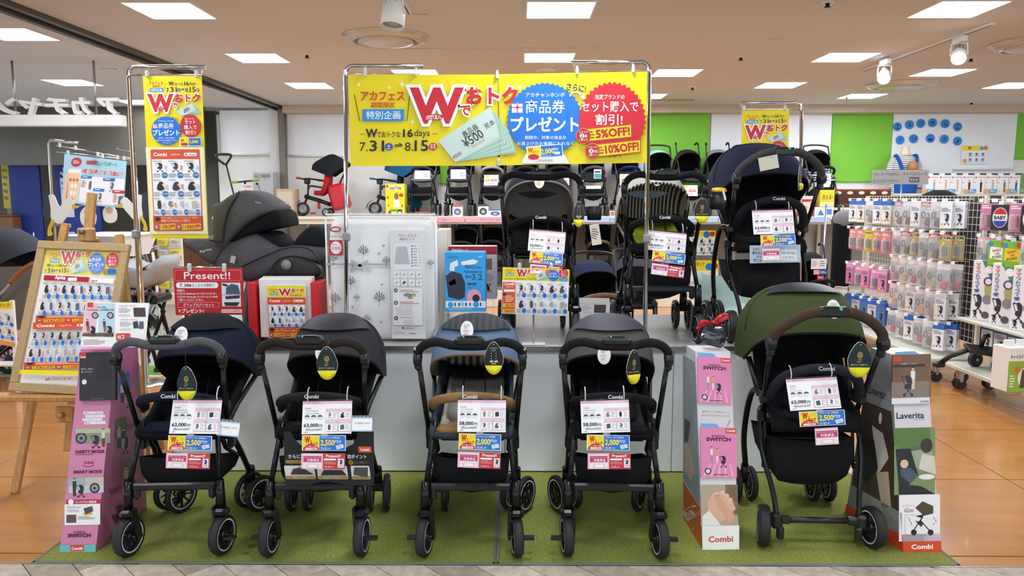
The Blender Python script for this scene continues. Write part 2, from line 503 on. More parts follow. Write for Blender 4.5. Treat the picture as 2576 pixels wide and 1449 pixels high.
for x, y, lb in ((1955, 99, 'small oblong ceiling cover plate left of the spotlight track'), (1050, 38, 'small oblong ceiling cover plate beside the single spotlight'), (272, 173, 'small oblong ceiling cover plate above the hanging letter sign')):
    tag(MB().rbox((0, 0, -.006), (.16, .075, .012), .004).build('cover_plate', m_ivory, loc=W(x, y, z=CEIL)), lb, 'cover plate', 'ceiling cover plates')
a, b = W(960, 122, z=CEIL), W(1567, 122, z=CEIL)
tag(MB().rbox(((a.x + b.x) / 2, a.y, CEIL - .006), (b.x - a.x, .03, .012), .003).build('ceiling_raceway', m_ivory), 'long thin ivory wiring raceway across the ceiling above the banner', 'raceway')
a = W(1716, 251, z=CEIL); tag(MB().rbox((a.x - .2, a.y, CEIL - .008), (.75, .05, .016), .003).build('ceiling_slot', mat('brass_plate', '#b49a63', .4, .4)), 'short brass-coloured slot plate in ceiling right of the banner', 'slot plate')

# spotlights
def spotlight(head, aim, lb, lit=True, s=1.):
    t = thing('spotlight', lb, 'spotlight', (head[0], head[1], CEIL - .03), 0, 'white track spotlights')
    h = V(head) - V((head[0], head[1], CEIL - .03)); d = (V(aim) - V(head)).normalized()
    Q = d.to_track_quat('Z', 'Y').to_matrix()
    MB().rbox((0, 0, -.02), (.05, .16, .05), .006).build('adapter', m_white, t)
    y = MB(); x = Q @ V((1, 0, 0))
    for sg in (-1, 1): y.tube([(0, 0, -.05), h * .35 + x * sg * .06, h + x * sg * .066 * s], .006, 6)
    y.build('yoke', m_white, t)
    MB().lathe([(.03 * s, -.15 * s), (.042 * s, -.15 * s), (.046 * s, -.05 * s), (.06 * s, -.03 * s), (.062 * s, .06 * s), (.058 * s, .062 * s), (.054 * s, .045 * s), (.03 * s, .0)], tuple(h), Q, 24).build('housing', m_white, t)
    f = MB()
    for i in range(8):
        a = i * PI / 4; f.box(tuple(h + Q @ V((.044 * s * cos(a), .044 * s * sin(a), -.1 * s))), (.004, .014, .08 * s), Q @ RZ(a))
    f.build('cooling_fins', m_grey, t)
    MB().lathe([(.054 * s, 0), (.001, .002)], tuple(h + d * .045 * s), Q, 20).build('lens', mat('spot_lens', '#fffaf0', .3, var=0, emit=30.) if lit else mat('spot_glass', '#c9c4ba', .15), t)
    if lit:
        ld = bpy.data.lights.new('spot_lamp', 'SPOT'); ld.energy = SPOT_WATTS; ld.spot_size = R(70); ld.spot_blend = .6; ld.shadow_soft_size = .05; ld.color = (1, .95, .88)
        lo = bpy.data.objects.new('spot_lamp', ld); C.objects.link(lo); lo.location = V(head) + d * .12; lo.rotation_euler = d.to_track_quat('-Z', 'Y').to_euler()
ta = W(2170, 178, z=CEIL); tb = W(2480, 60, z=CEIL)
def track(x, y0, y1, lb):
    t = thing('spot_track', lb, 'spotlight track', (x, (y0 + y1) / 2, CEIL))
    MB().rbox((0, 0, -.012), (.036, y1 - y0, .024), .003).build('rail', m_white, t); MB().box((0, 0, -.0245), (.012, y1 - y0 - .05, .002)).build('slot', m_brown, t)
track(3.82, 6.3, 8.65, 'white ceiling track carrying the two lit spotlights')
spotlight(W(2412, 140, Y=6.75), (2.6, 4.6, 1.2), 'upper of two lit white spotlights on the track at right')
spotlight(W(2225, 192, Y=7.85), (2.3, 5.4, 1.0), 'lower of two lit white spotlights on the track at right')
track(-.82, 4.6, 5.95, 'white ceiling track holding the single unlit spotlight')
spotlight(W(990, 38, Y=5.05), (-.95, 4.7, 1.0), 'single white spotlight pointing down above the big banner', False, 1.25)

# back wall
BW = 12.05
struct(MB().box((2.7, BW + .1, 1.5), (13.2, .2, 3.0)).build('wall_back', m_wallw))
za = W(1800, 283, Y=BW - .25).z
struct(MB().box((2.8, BW - .13, (za + CEIL) / 2), (12.8, .26, CEIL - za)).build('trim_1', mat('bulkhead_paint', '#cdbba6', .7, var=.02)))
m_green = mat('green_screen', '#7bc33a', .7, var=.05, scale=2.5)
m_wscr = mat('white_screen', '#eff3f7', .5, var=.03, scale=2)
def screen(px0, px1, y0, y1, m, lb, Y=BW - .03, bar=True):
    a = W(px0, y0, Y=Y); b = W(px1, y1, Y=Y)
    t = thing('roll_screen', lb, 'roll screen', ((a.x + b.x) / 2, Y, b.z), 0, 'roll-down wall screens')
    w, h = b.x - a.x - .05, a.z - b.z
    rows = []
    for i in range(9):
        rows.append([(-w / 2 + w * j / 8, .012 * sin(j * 1.7 + i * .6) * .4, h * i / 8) for j in range(9)])
    MB().grid(rows).build('fabric', m, t)
    if bar: MB().tube([(-w / 2, 0, 0), (w / 2, 0, 0)], .018, 8).build('bottom_bar', m if m is not m_wscr else m_white, t)
screen(1100, 1140, 283, 460, m_green, 'narrow strip of green roll screen seen under the big banner')
screen(1630, 1784, 283, 470, m_green, 'green roll screen just right of the big banner pole')
screen(1786, 2088, 285, 480, m_wscr, 'wide white roll screen behind the navy platform stroller')
screen(2091, 2241, 283, 455, m_green, 'green roll screen left of the blue letter discs')
screen(2244, 2398, 285, 470, m_wscr, 'white roll screen carrying most of the blue letter discs')
screen(2401, 2553, 285, 425, m_wscr, 'white roll screen behind the small hung campaign poster')
screen(2556, 2640, 283, 398, m_green, 'green roll screen at the right picture edge')
screen(718, 872, 283, 392, m_wscr, 'white roll screen above the red tricycle')
# opening frame and track at the mall side
rl = MB(); rl.box((-3.76, 6.0, CEIL - .03), (.05, 12.4, .06)); rl.box((-3.66, 6.0, CEIL - .02), (.05, 12.4, .04)); 
struct(rl.build('trim_2', mat('shutter_rail', '#5c5a53', .35, .6)))
struct(MB().box((-3.71, 6.0, CEIL - .012), (.05, 12.4, .03)).build('trim_3', mat('shutter_slot', '#241f1b', .6)))
struct(MB().box((-3.66, BW - .1, 1.5), (.09, .12, 3.0)).build('trim_4', mat('door_post_metal', '#7d756c', .3, .7)))
# mall side walls behind the post
a = W(543, 275, Y=12.2); b = W(694, 560, Y=12.2)
struct(MB().box(((a.x + b.x) / 2, 12.25, 1.45), (b.x - a.x, .1, 2.9)).build('wall_left', m_wallw))
screen(548, 690, 278, 388, m_wscr, 'white roll screen above the balance bike', 12.16)
m_olive = mat('mall_wall', '#6b665a', .7, var=.05, scale=3)
struct(MB().box((-8.2, 13.6, 1.5), (9.4, .2, 3.0)).build('wall_mall', m_olive))
struct(MB().box((-8.2, 13.44, .45), (9.0, .08, .9)).build('trim_5', mat('wood_dado', '#8a5a2c', .5, var=.2, scale=3, stretch=(8, 1, 1))))
m_pil = mat('mall_pillar', '#b9b4a6', .6, var=.03)
for x0, x1, Y in ((0, 28, 12.6), (115, 150, 12.8), (510, 540, 12.6)):
    a, b = W(x0, 300, Y=Y), W(x1, 300, Y=Y)
    struct(MB().box(((a.x + b.x) / 2, Y + .1, 1.5), (b.x - a.x, .2, 3)).build('wall_pillar', m_pil if x0 < 500 else mat('olive_pillar', '#67665a', .6)))
m_blue = mat('blue_panel', '#12358f', .5, var=.08, scale=3)
for x0, x1, y0, y1, lb in ((22, 118, 405, 672, 'large dark blue door panel beyond the easel'), (138, 262, 415, 640, 'blue notice board panel behind the stork cut-outs')):
    Y = 12.4
    a, b = W(x0, y0, Y=Y), W(x1, y1, Y=Y)
    b.z = .003; t = thing('blue_panel', lb, 'panel', ((a.x + b.x) / 2, Y, b.z))
    MB().rbox((0, 0, (a.z - b.z) / 2), (b.x - a.x, .06, a.z - b.z), .01).build('board', m_blue, t)
    if x0 < 50: MB().rbox(((b.x - a.x) * .2, -.04, .95), (.03, .03, .16), .01).build('handle', m_chrome, t)
    else:
        P = Print(b.x - a.x, a.z - b.z); P.rect(.12, .1, .4, .4, '#e7ecf2'); P.up(); P.small(.15, .13, .37, .38, 6, '#3c5ea8'); P.small(.12, .45, .4, .7, 4, '#c8d3ea'); P.text('↓', .14, .02, .3, .09, '#ffffff', .03)
        P.build(t, 'print', Matrix.Translation((0, -.032, (a.z - b.z) / 2)) @ Matrix.Rotation(PI / 2, 4, 'X'))
# soffit with dark glass above the mall shopfront
struct(MB().box((-8.55, 12.0, 2.55), (7.3, .12, .9)).build('window_1', mat('dark_glass', '#5a564d', .12, var=.15, scale=1.2)))
# hanging letter sign seen from behind
Y = 8.0
t = thing('letter_sign', 'white shop letter sign on a hanging beam, seen from behind', 'sign', W(150, 318, Y=Y))
o = W(150, 318, Y=Y); a = W(-60, 290, Y=Y) - o; b = W(313, 318, Y=Y) - o
MB().rbox(((a.x + b.x) / 2, 0, (a.z + b.z) / 2), (b.x - a.x, .12, a.z - b.z), .008).build('beam', m_white, t)
for ch, x0, x1 in (('ア', 247, 298), ('カ', 185, 232), ('チ', 118, 174), ('ヤ', 52, 108), ('ン', -10, 45)):
    v, f = text_mesh(ch, .045, .06)
    xs = [p[0] for p in v]; ys = [p[1] for p in v]; A = W(x0, 290, Y=Y) - o; B = W(x1, 246, Y=Y) - o
    vv = [(B.x + (p[0] - min(xs)) / (max(xs) - min(xs)) * (A.x - B.x), p[2] * .5, A.z + (p[1] - min(ys)) / (max(ys) - min(ys)) * (B.z - A.z)) for p in v]
    MB().add(vv, f).build('letter', m_white, t)
for x in (37, 241):
    A = W(x, 250, Y=Y) - o; MB().tube([(A.x, 0, a.z), (A.x, 0, CEIL - o.z)], .012, 8).build('hanger_rod', m_steel, t)

# display platform
PX0, PX1, PY0, PY1, PZ = -2.0, 1.86, 4.236, 5.4, .76
t = thing('display_platform', 'long white display platform with grey laminate top behind the strollers', 'platform', (0, PY0, .012))
m_top = mat('grey_laminate', '#a9aaa8', .18, var=.06, scale=3)
n = 4; w = (PX1 - PX0) / n
for k in range(n):
    MB().rbox((PX0 + w * (k + .5), .006, .365), (w - .004, .012, .72), .003).build('front_panel', mat('platform_white', '#f2f5f8', .45, var=.02), t)
MB().box(((PX0 + PX1) / 2, .6, .36), (PX1 - PX0 - .01, 1.15, .71)).build('body', m_white, t)
MB().rbox(((PX0 + PX1) / 2, .575, .736), (PX1 - PX0 + .02, 1.18, .024), .004).build('top', m_top, t)
MB().box(((PX0 + PX1) / 2, -.018, .735), (PX1 - PX0 + .02, .008, .026)).build('edge_strip', m_steel, t)
# ---------------------------------------------------------------- strollers
m_tire = mat('tyre_rubber', '#1b1c1e', .6, var=.15, scale=120)
m_frame = mat('frame_black', '#131416', .28, .35, var=.08)
m_ring = mat('rim_white', '#e6e6e6', .4, var=.02)
m_black = cloth('#0e0f12')
m_navy = cloth('#10172e')
m_cord = mat('twisted_cord', '#d9d9d6', .7, var=.3, scale=300)

def wheel(parent, c, r, w, rz=0., ring=True, spokes=10, name='wheel', seg=24):
    """tyre with rim ring, hub and spokes; axle along X turned by rz"""
    Q = RZ(rz) @ RY(PI / 2)
    t = MB().lathe([(r * .74, -w * .42), (r * .9, -w * .5), (r * .98, -w * .3), (r, 0), (r * .98, w * .3), (r * .9, w * .5), (r * .74, w * .42), (r * .74, -w * .42)], (0, 0, 0), Q, seg, cap=False).build(name, m_tire, parent, loc=c)
    if ring:
        rg = MB()
        for s in (-1, 1): rg.lathe([(r * .72, s * w * .44), (r * .79, s * w * .49), (r * .74, s * w * .40)], (0, 0, 0), Q, seg, cap=False)
        rg.build('rim_ring', m_ring, t)
    h = MB(); h.lathe([(r * .2, -w * .4), (r * .2, w * .4)], (0, 0, 0), Q, 12)
    h.lathe([(r * .75, -w * .2), (r * .68, -w * .2), (r * .68, w * .2), (r * .75, w * .2)], (0, 0, 0), Q, seg, cap=False)
    for i in range(spokes):
        a = 2 * PI * i / spokes
        h.box(tuple(Q @ V((r * .44 * cos(a), r * .44 * sin(a), 0))), (r * .56, r * .075, w * .4), Q @ RZ(a))
    h.build('hub', m_blackp, t)
    return t
def can_pt(u, th, w, Rr, y0, z0, k=1., e1=.8, e2=.55, sc_=0.):
    p = PI * u; cx = cos(p); x = -w * k * math.copysign(abs(cx) ** e1, cx)
    r = Rr * k * max(sin(p), 0) ** e2 * (1 - sc_ * abs(sin(th * 3.2)))
    return V((x, y0 - r * sin(th), z0 + r * cos(th)))
def canopy(parent, w, Rr, y0, z0, f, b, outer, inner, pipe=None, window=None, seg=(14, 24), win=(18, 15, .24), e2=.55, winlabel=None, stripe=None, inwin=None):
    nt_, nu = seg
    kw = dict(w=w, Rr=Rr, y0=y0, z0=z0, e2=e2)
    rows = [[can_pt(j / nu, f + (b - f) * i / nt_, sc_=.035, **kw) for j in range(nu + 1)] for i in range(nt_ + 1)]
    c = MB().grid(rows[::-1]).build('canopy', outer, parent)
    rows = [[can_pt(j / nu, f + (b - f) * i / nt_, k=.965, sc_=.035, **kw) for j in range(nu + 1)] for i in range(nt_ + 1)]
    MB().grid(rows).build('canopy_lining', inner, c)
    MB().tube([can_pt(j / nu, f, k=.985, **kw) for j in range(nu + 1)], .007, 6).build('canopy_rim', pipe or inner, c)
    if nt_ > 8:
        sm = MB()
        for th in (f + (b - f) * .36, f + (b - f) * .68): sm.tube([can_pt(j / nu, th, k=1.002, sc_=.035, **kw) for j in range(1, nu)], .0035, 5)
        sm.build('canopy_seam', outer, c)
    for wm, wn, kk in ((window, win, 1.012), (inwin, (-47, 13, .2), .95)):
        if not wm: continue
        tc_, th_, hu = wn; rows = []
        for j in range(17):
            q = -1 + 2 * j / 16; hh = R(th_) * (1 - q * q) + R(.4)
            rows.append([can_pt(.5 + hu * q, R(tc_) + hh * (i / 4 - 1), k=kk, **kw) for i in range(9)])
        o = MB().grid(rows).build('canopy_window', wm, c)
        if winlabel: o['label'] = winlabel
    return c
def seat_shell(parent, w, prof, wings, m, name='seat', off=0.):
    rows = []
    n = len(prof)
    for i, (y, z) in enumerate(prof):
        a = prof[max(0, i - 1)]; b = prof[min(n - 1, i + 1)]
        t = V((0, b[0] - a[0], b[1] - a[1])).normalized(); nn = V((0, t.z, -t.y))
        if nn.y > 0 and abs(nn.y) > .3 or nn.z < -.5: nn = -nn
        wg = wings[i]
        o = V((0, y, z)) + nn * off
        rows.append([o + nn * wg + V((-w * 1.02, 0, 0)), o + nn * wg * .5 + V((-w * 1.0, 0, 0)), o + V((-w * .86, 0, 0)), o - nn * .008 + V((-w * .4, 0, 0)), o - nn * .012, o - nn * .008 + V((w * .4, 0, 0)), o + V((w * .86, 0, 0)), o + nn * wg * .5 + V((w * 1.0, 0, 0)), o + nn * wg + V((w * 1.02, 0, 0))])
    o = MB().grid(rows).build(name, m, parent)
    md = o.modifiers.new('thickness', 'SOLIDIFY'); md.thickness = .018; md.offset = 0
    return o
def letters(s, parent, name, w, h, col, matrix, b=.02):
    P = Print(w, h); P.text(s, 0, 0, 1, 1, col, b); return P.build(parent, name, matrix)
FACE = Matrix.Rotation(PI / 2, 4, 'X')      # a sheet that faces -Y
def oval_tag(parent, p, w=.062, h=.09, tilt=25):
    M = Matrix.Translation(p) @ Matrix.Rotation(R(90 - tilt), 4, 'X')
    o = MB().prism([(w / 2 * cos(2 * PI * i / 20), h / 2 * sin(2 * PI * i / 20)) for i in range(20)], -.001, .001).build('caution_tag', ink('#f4f4f2'), parent, matrix=M)
    o['label'] = 'white oval caution tag'
    P = Print(w, h, z0=.0014); P.small(.25, .2, .75, .45, 4, '#9a9a9a', seed=2); P.small(.2, .5, .8, .62, 2, '#e08a5a', seed=3); P.small(.25, .66, .75, .8, 2, '#a0a0a0', seed=4); P.build(o)
CW, CR, CY0, CZ0 = .225, .325, .31, .68
def sugocal(label, loc, rz=0., outer=m_navy, inner=m_black, seat=m_black, cushion=None, guard='#0d1020', grip='#3a3a3d', window=None, stripe=None, swiv=(0, 0), rswiv=(0, 0), group='display strollers on the carpet', collar=False, cat='stroller', hi=True, pedal=True, win=(14, 19, .26), tag_at=None, brand='Combi', handle=True, guard_bar=True, rear=None, winlabel=None, lite=False, front=R(57), pipe=None, inwin=None, lip=None):
    t = thing('stroller', label, cat, loc, rz, group)
    gm = cloth(grip); sg = (14, 24) if hi else (7, 14)
    for s in (-1, 1):
        L = MB(); L.tube([(s * .165, -.12, .58), (s * .2, -.225, .30)], .0125, 8)
        L.tube([(s * .2, -.222, .34), (s * .203, -.232, .21)], [.019, .023], 10); L.rbox((s * .203, -.235, .2), (.05, .06, .035), .01)
        lg = L.build('leg', m_frame, t)
        a = swiv[0 if s < 0 else 1]; Q = RZ(a)
        c = V((s * .205, -.235, .09))
        wheel(t, c, .09, .042, a, spokes=10, seg=24 if hi else 16)
        F = MB()
        for q in (1,):
            F.box(tuple(c + Q @ V((.032 * -s, .012, .055))), (.012, .034, .15), Q @ RX(R(12)))
        F.rbox(tuple(c + V((0, .005, .105))), (.062, .05, .03), .008)
        if pedal: F.box(tuple(c + Q @ V((.05 * s, -.02, -.0))), (.05, .03, .012))
        F.tube([tuple(c + Q @ V((-.034, 0, 0))), tuple(c + Q @ V((.034, 0, 0)))], .006, 6)
        F.build('fork', m_blackp, lg)
        rl = MB().tube([(s * .18, -.03, .52), (s * .195, .1, .36), (s * .2, .22, .2)], .014, 8)
        rl.tube([(s * .2, .215, .24), (s * .2, .225, .16)], .024, 10)
        if hi: rl.box((s * .2, .225, .14), (.06, .05, .04))
        r_ = rl.build('rear_leg', m_frame, t)
        a = rswiv[0 if s < 0 else 1]; Q = RZ(a)
        for q in (-1, 1): wheel(t, V((s * .2, .235, .094)) + Q @ V((q * .042, .02, 0)), .094, .03, a, ring=hi, spokes=9, name='rear_wheel', seg=22 if hi else 14)
        MB().rbox((s * .19, -.065, .53), (.045, .07, .095), .012).rbox((s * .2, -.04, .46), (.03, .05, .06), .008).build('frame_joint', m_blackp, t)
        if hi: MB().tube([(s * .17, -.11, .53), (s * .165, -.02, .42), (s * .19, .05, .36)], .011, 6).build('brace', m_blackp, t)
    if handle:
        for s in (-1, 1):
            hp = MB().tube([(s * .2, -.085, .53), (s * .226, -.19, .87)], .012, 8).build('handle_pole', m_frame, t)
            Q = RY(PI / 2); MB().lathe([(.03, -.016), (.033, -.008), (.033, .008), (.03, .016)], (s * .23, -.2, .89), Q, 16).rbox((s * .229, -.195, .865), (.03, .036, .06), .01).build('pivot_joint', m_blackp, hp)
            if collar: MB().lathe([(.0195, -.008), (.0195, .008)], (s * .226, -.208, .928), RY(R(-8 * s)), 14).build('chrome_collar', m_chrome, hp)
        arc = spl([(-.229, -.2, .89), (-.224, -.21, .922), (-.196, -.225, .953), (-.14, -.235, .968), (-.06, -.24, .953), (.06, -.24, .953), (.14, -.235, .968), (.196, -.225, .953), (.224, -.21, .922), (.229, -.2, .89)], 4)
        h = MB().tube(arc, .0195, 10).build('handle_grip', gm, t)
        MB().rbox((0, -.241, .974), (.128, .046, .042), .014).build('lock_console', m_blackp, h)
        if hi:
            MB().rbox((-.0, -.245, .996), (.07, .02, .006), .003).build('lock_slider', mat('slider_black', '#2c2e30', .25), h)
            MB().lathe([(.005, 0), (.004, .003)], (-.025, -.256, .994), RX(R(60)), 10).build('lock_mark', mat('mark_teal', '#2fb6a6', .4, var=0), h)
    if rear == 'hooks':
        for s in (-1, 1): MB().tube(spl([(s * .19, .05, .55), (s * .2, .28, .95), (s * .2, .33, 1.06), (s * .19, .38, 1.1), (s * .17, .43, 1.08)], 4), [.011] * 9 + [.017] * 8, 8).build('handle_hook', m_blackp, t)
    elif rear == 'loop':
        MB().tube(spl([(-.19, .05, .55), (-.215, .3, .98), (-.19, .36, 1.05), (0, .38, 1.07), (.19, .36, 1.05), (.215, .3, .98), (.19, .05, .55)], 5), .013, 8).build('handle_loop', m_blackp, t)
    x = MB().rbox((0, -.225, .315), (.36, .026, .034), .008)
    for s in (-1, 1): x.rbox((s * .165, -.222, .285), (.03, .03, .06), .01)
    x.build('cross_bar', m_blackp, t)
    # basket
    bk = [[(-.17, -.17, .435), (-.085, -.178, .428), (0, -.18, .425), (.085, -.178, .428), (.17, -.17, .435)],
          [(-.165, -.165, .35), (-.08, -.18, .34), (0, -.185, .335), (.08, -.18, .34), (.165, -.165, .35)],
          [(-.15, -.13, .29), (-.08, -.14, .265), (0, -.145, .255), (.08, -.14, .265), (.15, -.13, .29)],
          [(-.14, -.02, .27), (-.07, -.02, .235), (0, -.02, .225), (.07, -.02, .235), (.14, -.02, .27)],
          [(-.15, .15, .27), (-.07, .15, .25), (0, .15, .25), (.07, .15, .25), (.15, .15, .27)],
          [(-.17, .19, .33), (-.08, .19, .32), (0, .19, .32), (.08, .19, .32), (.17, .19, .33)]]
    B = MB().grid(bk[::-1])
    for s in (0, 4): B.add([r[s] for r in bk], [list(range(6))])
    B.build('basket', cloth('#15161b'), t)
    # seat
    prof = [(.5, .70), (.38, .655), (.24, .6), (.11, .545), (0, .515), (-.09, .535), (-.14, .545), (-.165, .535), (-.15, .515)]
    seat_shell(t, .175, prof, [.03, .08, .1, .1, .07, .04, .02, .01, .0], seat)
    if cushion: seat_shell(t, .13, prof[1:7], [.02, .035, .05, .05, .03, .01], cushion, 'seat_cushion', .022)
    if hi:
        MB().rbox((0, .02, .49), (.3, .2, .03), .01).build('seat_base', m_blackp, t)
        MB().rbox((0, -.125, .55), (.31, .09, .045), .018).build('seat_front', lip or seat, t)
        b = MB()
        for s in (-1, 1): b.tube([(s * .05, .15, .74), (s * .055, .05, .62), (s * .02, -.04, .56)], .012, 6, flat=.3)
        b.rbox((0, -.05, .555), (.05, .03, .035), .008); b.build('harness', m_blackp, t)
    if guard_bar:
        arc = spl([(-.178, -.06, .635), (-.17, -.12, .67), (-.11, -.185, .705), (0, -.21, .72), (.11, -.185, .705), (.17, -.12, .67), (.178, -.06, .635)], 5)
        gb = MB().tube(arc, .0215, 10).build('guard_bar', cloth(guard), t)
        MB().rbox((-.186, -.05, .63), (.03, .05, .05), .01).rbox((.186, -.05, .63), (.03, .05, .05), .01).build('guard_joint', m_blackp, gb)
        if brand: letters(brand, gb, 'lettering', .062, .017, '#e9e9e9', Matrix.Translation((0, -.2345, .726)) @ Matrix.Rotation(R(78), 4, 'X'))
    c = canopy(t, CW, CR, CY0, CZ0, front, R(-100), outer, inner, pipe, window, sg, win, winlabel=winlabel, inwin=inwin)
    for s in (-1, 1): MB().tube([(s * .215, CY0, CZ0), (s * .19, .1, .6), (s * .185, -.02, .55)], .012, 6).build('canopy_mount', m_blackp, t)
    if tag_at is not None: oval_tag(t, can_pt(tag_at[0], R(tag_at[1]), CW, CR, CY0, CZ0, 1.03) , tilt=tag_at[2])
    return t
def laverita(label, loc, rz=0., outer=m_navy, inner=m_black, guard='#20242b', grip='#4b3a30', window=None, group='display strollers on the carpet', swiv=(0, 0), tag_at=None, sc_=1.):
    t = thing('stroller', label, 'stroller', loc, rz, group)
    gm = cloth(grip)
    for s in (-1, 1):
        P = spl([(s * .225, -.06, .57), (s * .23, -.1, .45), (s * .222, -.15, .36), (s * .2, -.2, .26), (s * .188, -.235, .17), (s * .188, -.25, .11)], 5)
        lg = MB().tube(P, .0125, 8).build('leg', m_frame, t)
        MB().rbox((s * .19, -.25, .12), (.05, .055, .07), .012).rbox((s * .175, -.27, .07), (.03, .03, .06), .006).build('wheel_bracket', m_blackp, lg)
        wheel(t, V((s * .245, -.25, .095)), .095, .05, swiv[0 if s < 0 else 1], spokes=8, seg=28)
        P = spl([(s * .215, -.1, .66), (s * .235, .02, .66), (s * .24, .1, .56), (s * .235, .17, .38), (s * .2, .25, .2)], 5)
        rl = MB().tube(P, .015, 8).build('rear_leg', m_frame, t)
        for q in (-1, 1): wheel(t, V((s * .2 + q * .04, .28, .09)), .09, .03, .05, spokes=8, name='rear_wheel', seg=22)
        MB().tube([(s * .2, .26, .2), (s * .2, .28, .1)], .02, 8).build('caster_fork', m_blackp, rl)
        MB().tube([(s * .205, -.06, .58), (s * .205, -.1, .33)], .008, 6).rbox((s * .21, -.1, .33), (.02, .02, .03), .004).build('lock_rod', m_frame, t)
        hp = MB().tube([(s * .215, -.06, .56), (s * .232, -.16, .76), (s * .243, -.235, .92)], .0125, 8).build('handle_pole', m_frame, t)
        MB().lathe([(.028, -.02), (.033, -.01), (.033, .01), (.028, .02)], (s * .245, -.25, .945), RY(PI / 2), 16).rbox((s * .243, -.24, .915), (.032, .04, .07), .01).build('pivot_joint', m_blackp, hp)
        MB().rbox((s * .222, -.1, .655), (.04, .05, .05), .01).rbox((s * .22, -.06, .56), (.035, .045, .07), .01).build('frame_joint', m_blackp, t)
    arc = spl([(-.244, -.252, .955), (-.225, -.27, 1.0), (-.17, -.29, 1.05), (-.1, -.3, 1.085), (-.05, -.302, 1.092)], 5)
    h = MB().tube(arc, .023, 12).tube([V((-p.x, p.y, p.z)) for p in arc], .023, 12).build('handle_grip', gm, t)
    MB().rbox((0, -.303, 1.093), (.125, .05, .046), .01).build('lock_console', m_blackp, h)
    MB().rbox((-.012, -.31, 1.116), (.06, .022, .008), .003).build('lock_slider', mat('slider_black', '#2c2e30', .25), h)
    MB().lathe([(.008, 0), (.006, .004)], (.024, -.327, 1.108), RX(R(65)), 12).build('lock_mark', mat('mark_green', '#35c08a', .4, var=0), h)
    MB().tube([(-.2, -.255, .125), (.2, -.255, .125)], .014, 10).rbox((-.15, -.255, .125), (.05, .034, .034), .008).rbox((.15, -.255, .125), (.05, .034, .034), .008).build('cross_bar', m_blackp, t)
    MB().tube([(-.22, -.06, .53), (.22, -.06, .53)], .012, 6).tube([(-.2, -.1, .46), (.2, -.1, .46)], .008, 6).build('seat_rail', m_frame, t)
    bk = []
    for y, z, w in ((-.12, .47, .19), (-.15, .38, .185), (-.15, .3, .16), (-.1, .25, .14), (.1, .26, .14), (.2, .34, .17), (.22, .45, .19)):
        bk.append([(w * q, y - .01 * (1 - q * q), z - .015 * (1 - q * q)) for q in (-1, -.6, 0, .6, 1)])
    B = MB().grid(bk[::-1])
    for s in (0, 4): B.add([r[s] for r in bk], [list(range(7))])
    B.build('basket', cloth('#101114'), t)
    MB().tube([(-.19, -.12, .47), (.19, -.12, .47)], .004, 5).build('basket_hem', m_black, t)
    prof = [(.26, .95), (.22, .84), (.17, .72), (.1, .62), (.02, .575), (-.08, .58), (-.15, .575), (-.19, .545), (-.18, .52)]
    seat_shell(t, .2, prof, [.03, .08, .1, .1, .06, .03, .015, .005, .0], m_black)
    MB().lathe([(.17, -.012), (.2, -.006), (.205, .004), (.17, .014), (.001, .016)], (0, -.03, .58), Matrix.Diagonal((1.05, .85, 1)), 28).build('seat_cushion', cloth('#14161b'), t)
    MB().rbox((0, 0, .535), (.36, .3, .04), .012).build('seat_base', m_blackp, t)
    arc = spl([(-.2, -.1, .655), (-.198, -.14, .7), (-.16, -.19, .775), (-.08, -.225, .815), (0, -.235, .825), (.08, -.225, .815), (.16, -.19, .775), (.198, -.14, .7), (.2, -.1, .655)], 5)
    gb = MB().tube(arc, .024, 12).build('guard_bar', cloth(guard), t)
    letters('Combi', gb, 'lettering', .07, .018, '#c9ccd0', Matrix.Translation((0, -.2615, .832)) @ Matrix.Rotation(R(76), 4, 'X'))
    kw = dict(w=.262, Rr=.38, y0=.14, z0=.79, e2=.45)
    canopy(t, .262, .38, .14, .79, R(60), R(-95), outer, inner, m_black, window, (14, 28), (12, 10, .22), e2=.45)
    for s in (-1, 1): MB().tube([(s * .24, .12, .8), (s * .215, 0, .64)], .014, 6).build('canopy_mount', m_blackp, t)
    if tag_at is not None: oval_tag(t, can_pt(tag_at[0], R(tag_at[1]), k=1.03, **kw), tilt=tag_at[2])
    return t
YS = 3.44
S1 = sugocal('navy stroller with grey handle beside the pink cardboard stand', (-1.535, YS, CZ), R(3), m_navy, m_black, m_black, guard='#10152a', lip=cloth('#0d1226'), grip='#57555a', window=cloth('#15161b'), swiv=(R(-14), R(-14)), rswiv=(R(-30), R(-35)), tag_at=(.44, 40, 25), winlabel='black top panel')
S2 = sugocal('charcoal stroller with brown handle and a black info apron', (-.9, YS, CZ), R(1), cloth('#2d2e33'), m_black, m_black, guard='#1b1b1f', grip='#2b221f', window=mat('mesh_window', '#10131d', .6, var=.4, scale=400), swiv=(R(-6), R(-4)), rswiv=(R(0), R(4)), tag_at=(.49, 56, 15))
S3 = sugocal('denim-blue stroller with tan guard bar and striped lining', (-.205, YS, CZ), R(0), cloth('#5d728c'), stripes('lining_grey_stripe', '#99948a', '#2b2e36', 26, 0), cloth('#3a424c'), cloth('#a9a196'), lip=cloth('#8a6a40'), guard='#8b6a45', grip='#18191b', window=stripes('window_dark_stripe', '#1e2127', '#30343c', 30, 0), swiv=(R(-10), R(8)), rswiv=(R(0), R(-30)), collar=True, tag_at=(.47, 34, 20), pipe=cloth('#7a5a36'))
S4 = sugocal('dark grey stroller with mesh window and black guard bar', (.44, YS, CZ), R(-3), cloth('#4b4846'), m_black, m_black, cloth('#2a2928'), guard='#101218', grip='#17171a', window=mat('mesh_window_2', '#31353c', .6, var=.6, scale=300), swiv=(R(8), R(10)), rswiv=(R(28), R(-25)), tag_at=(.47, 58, 10))
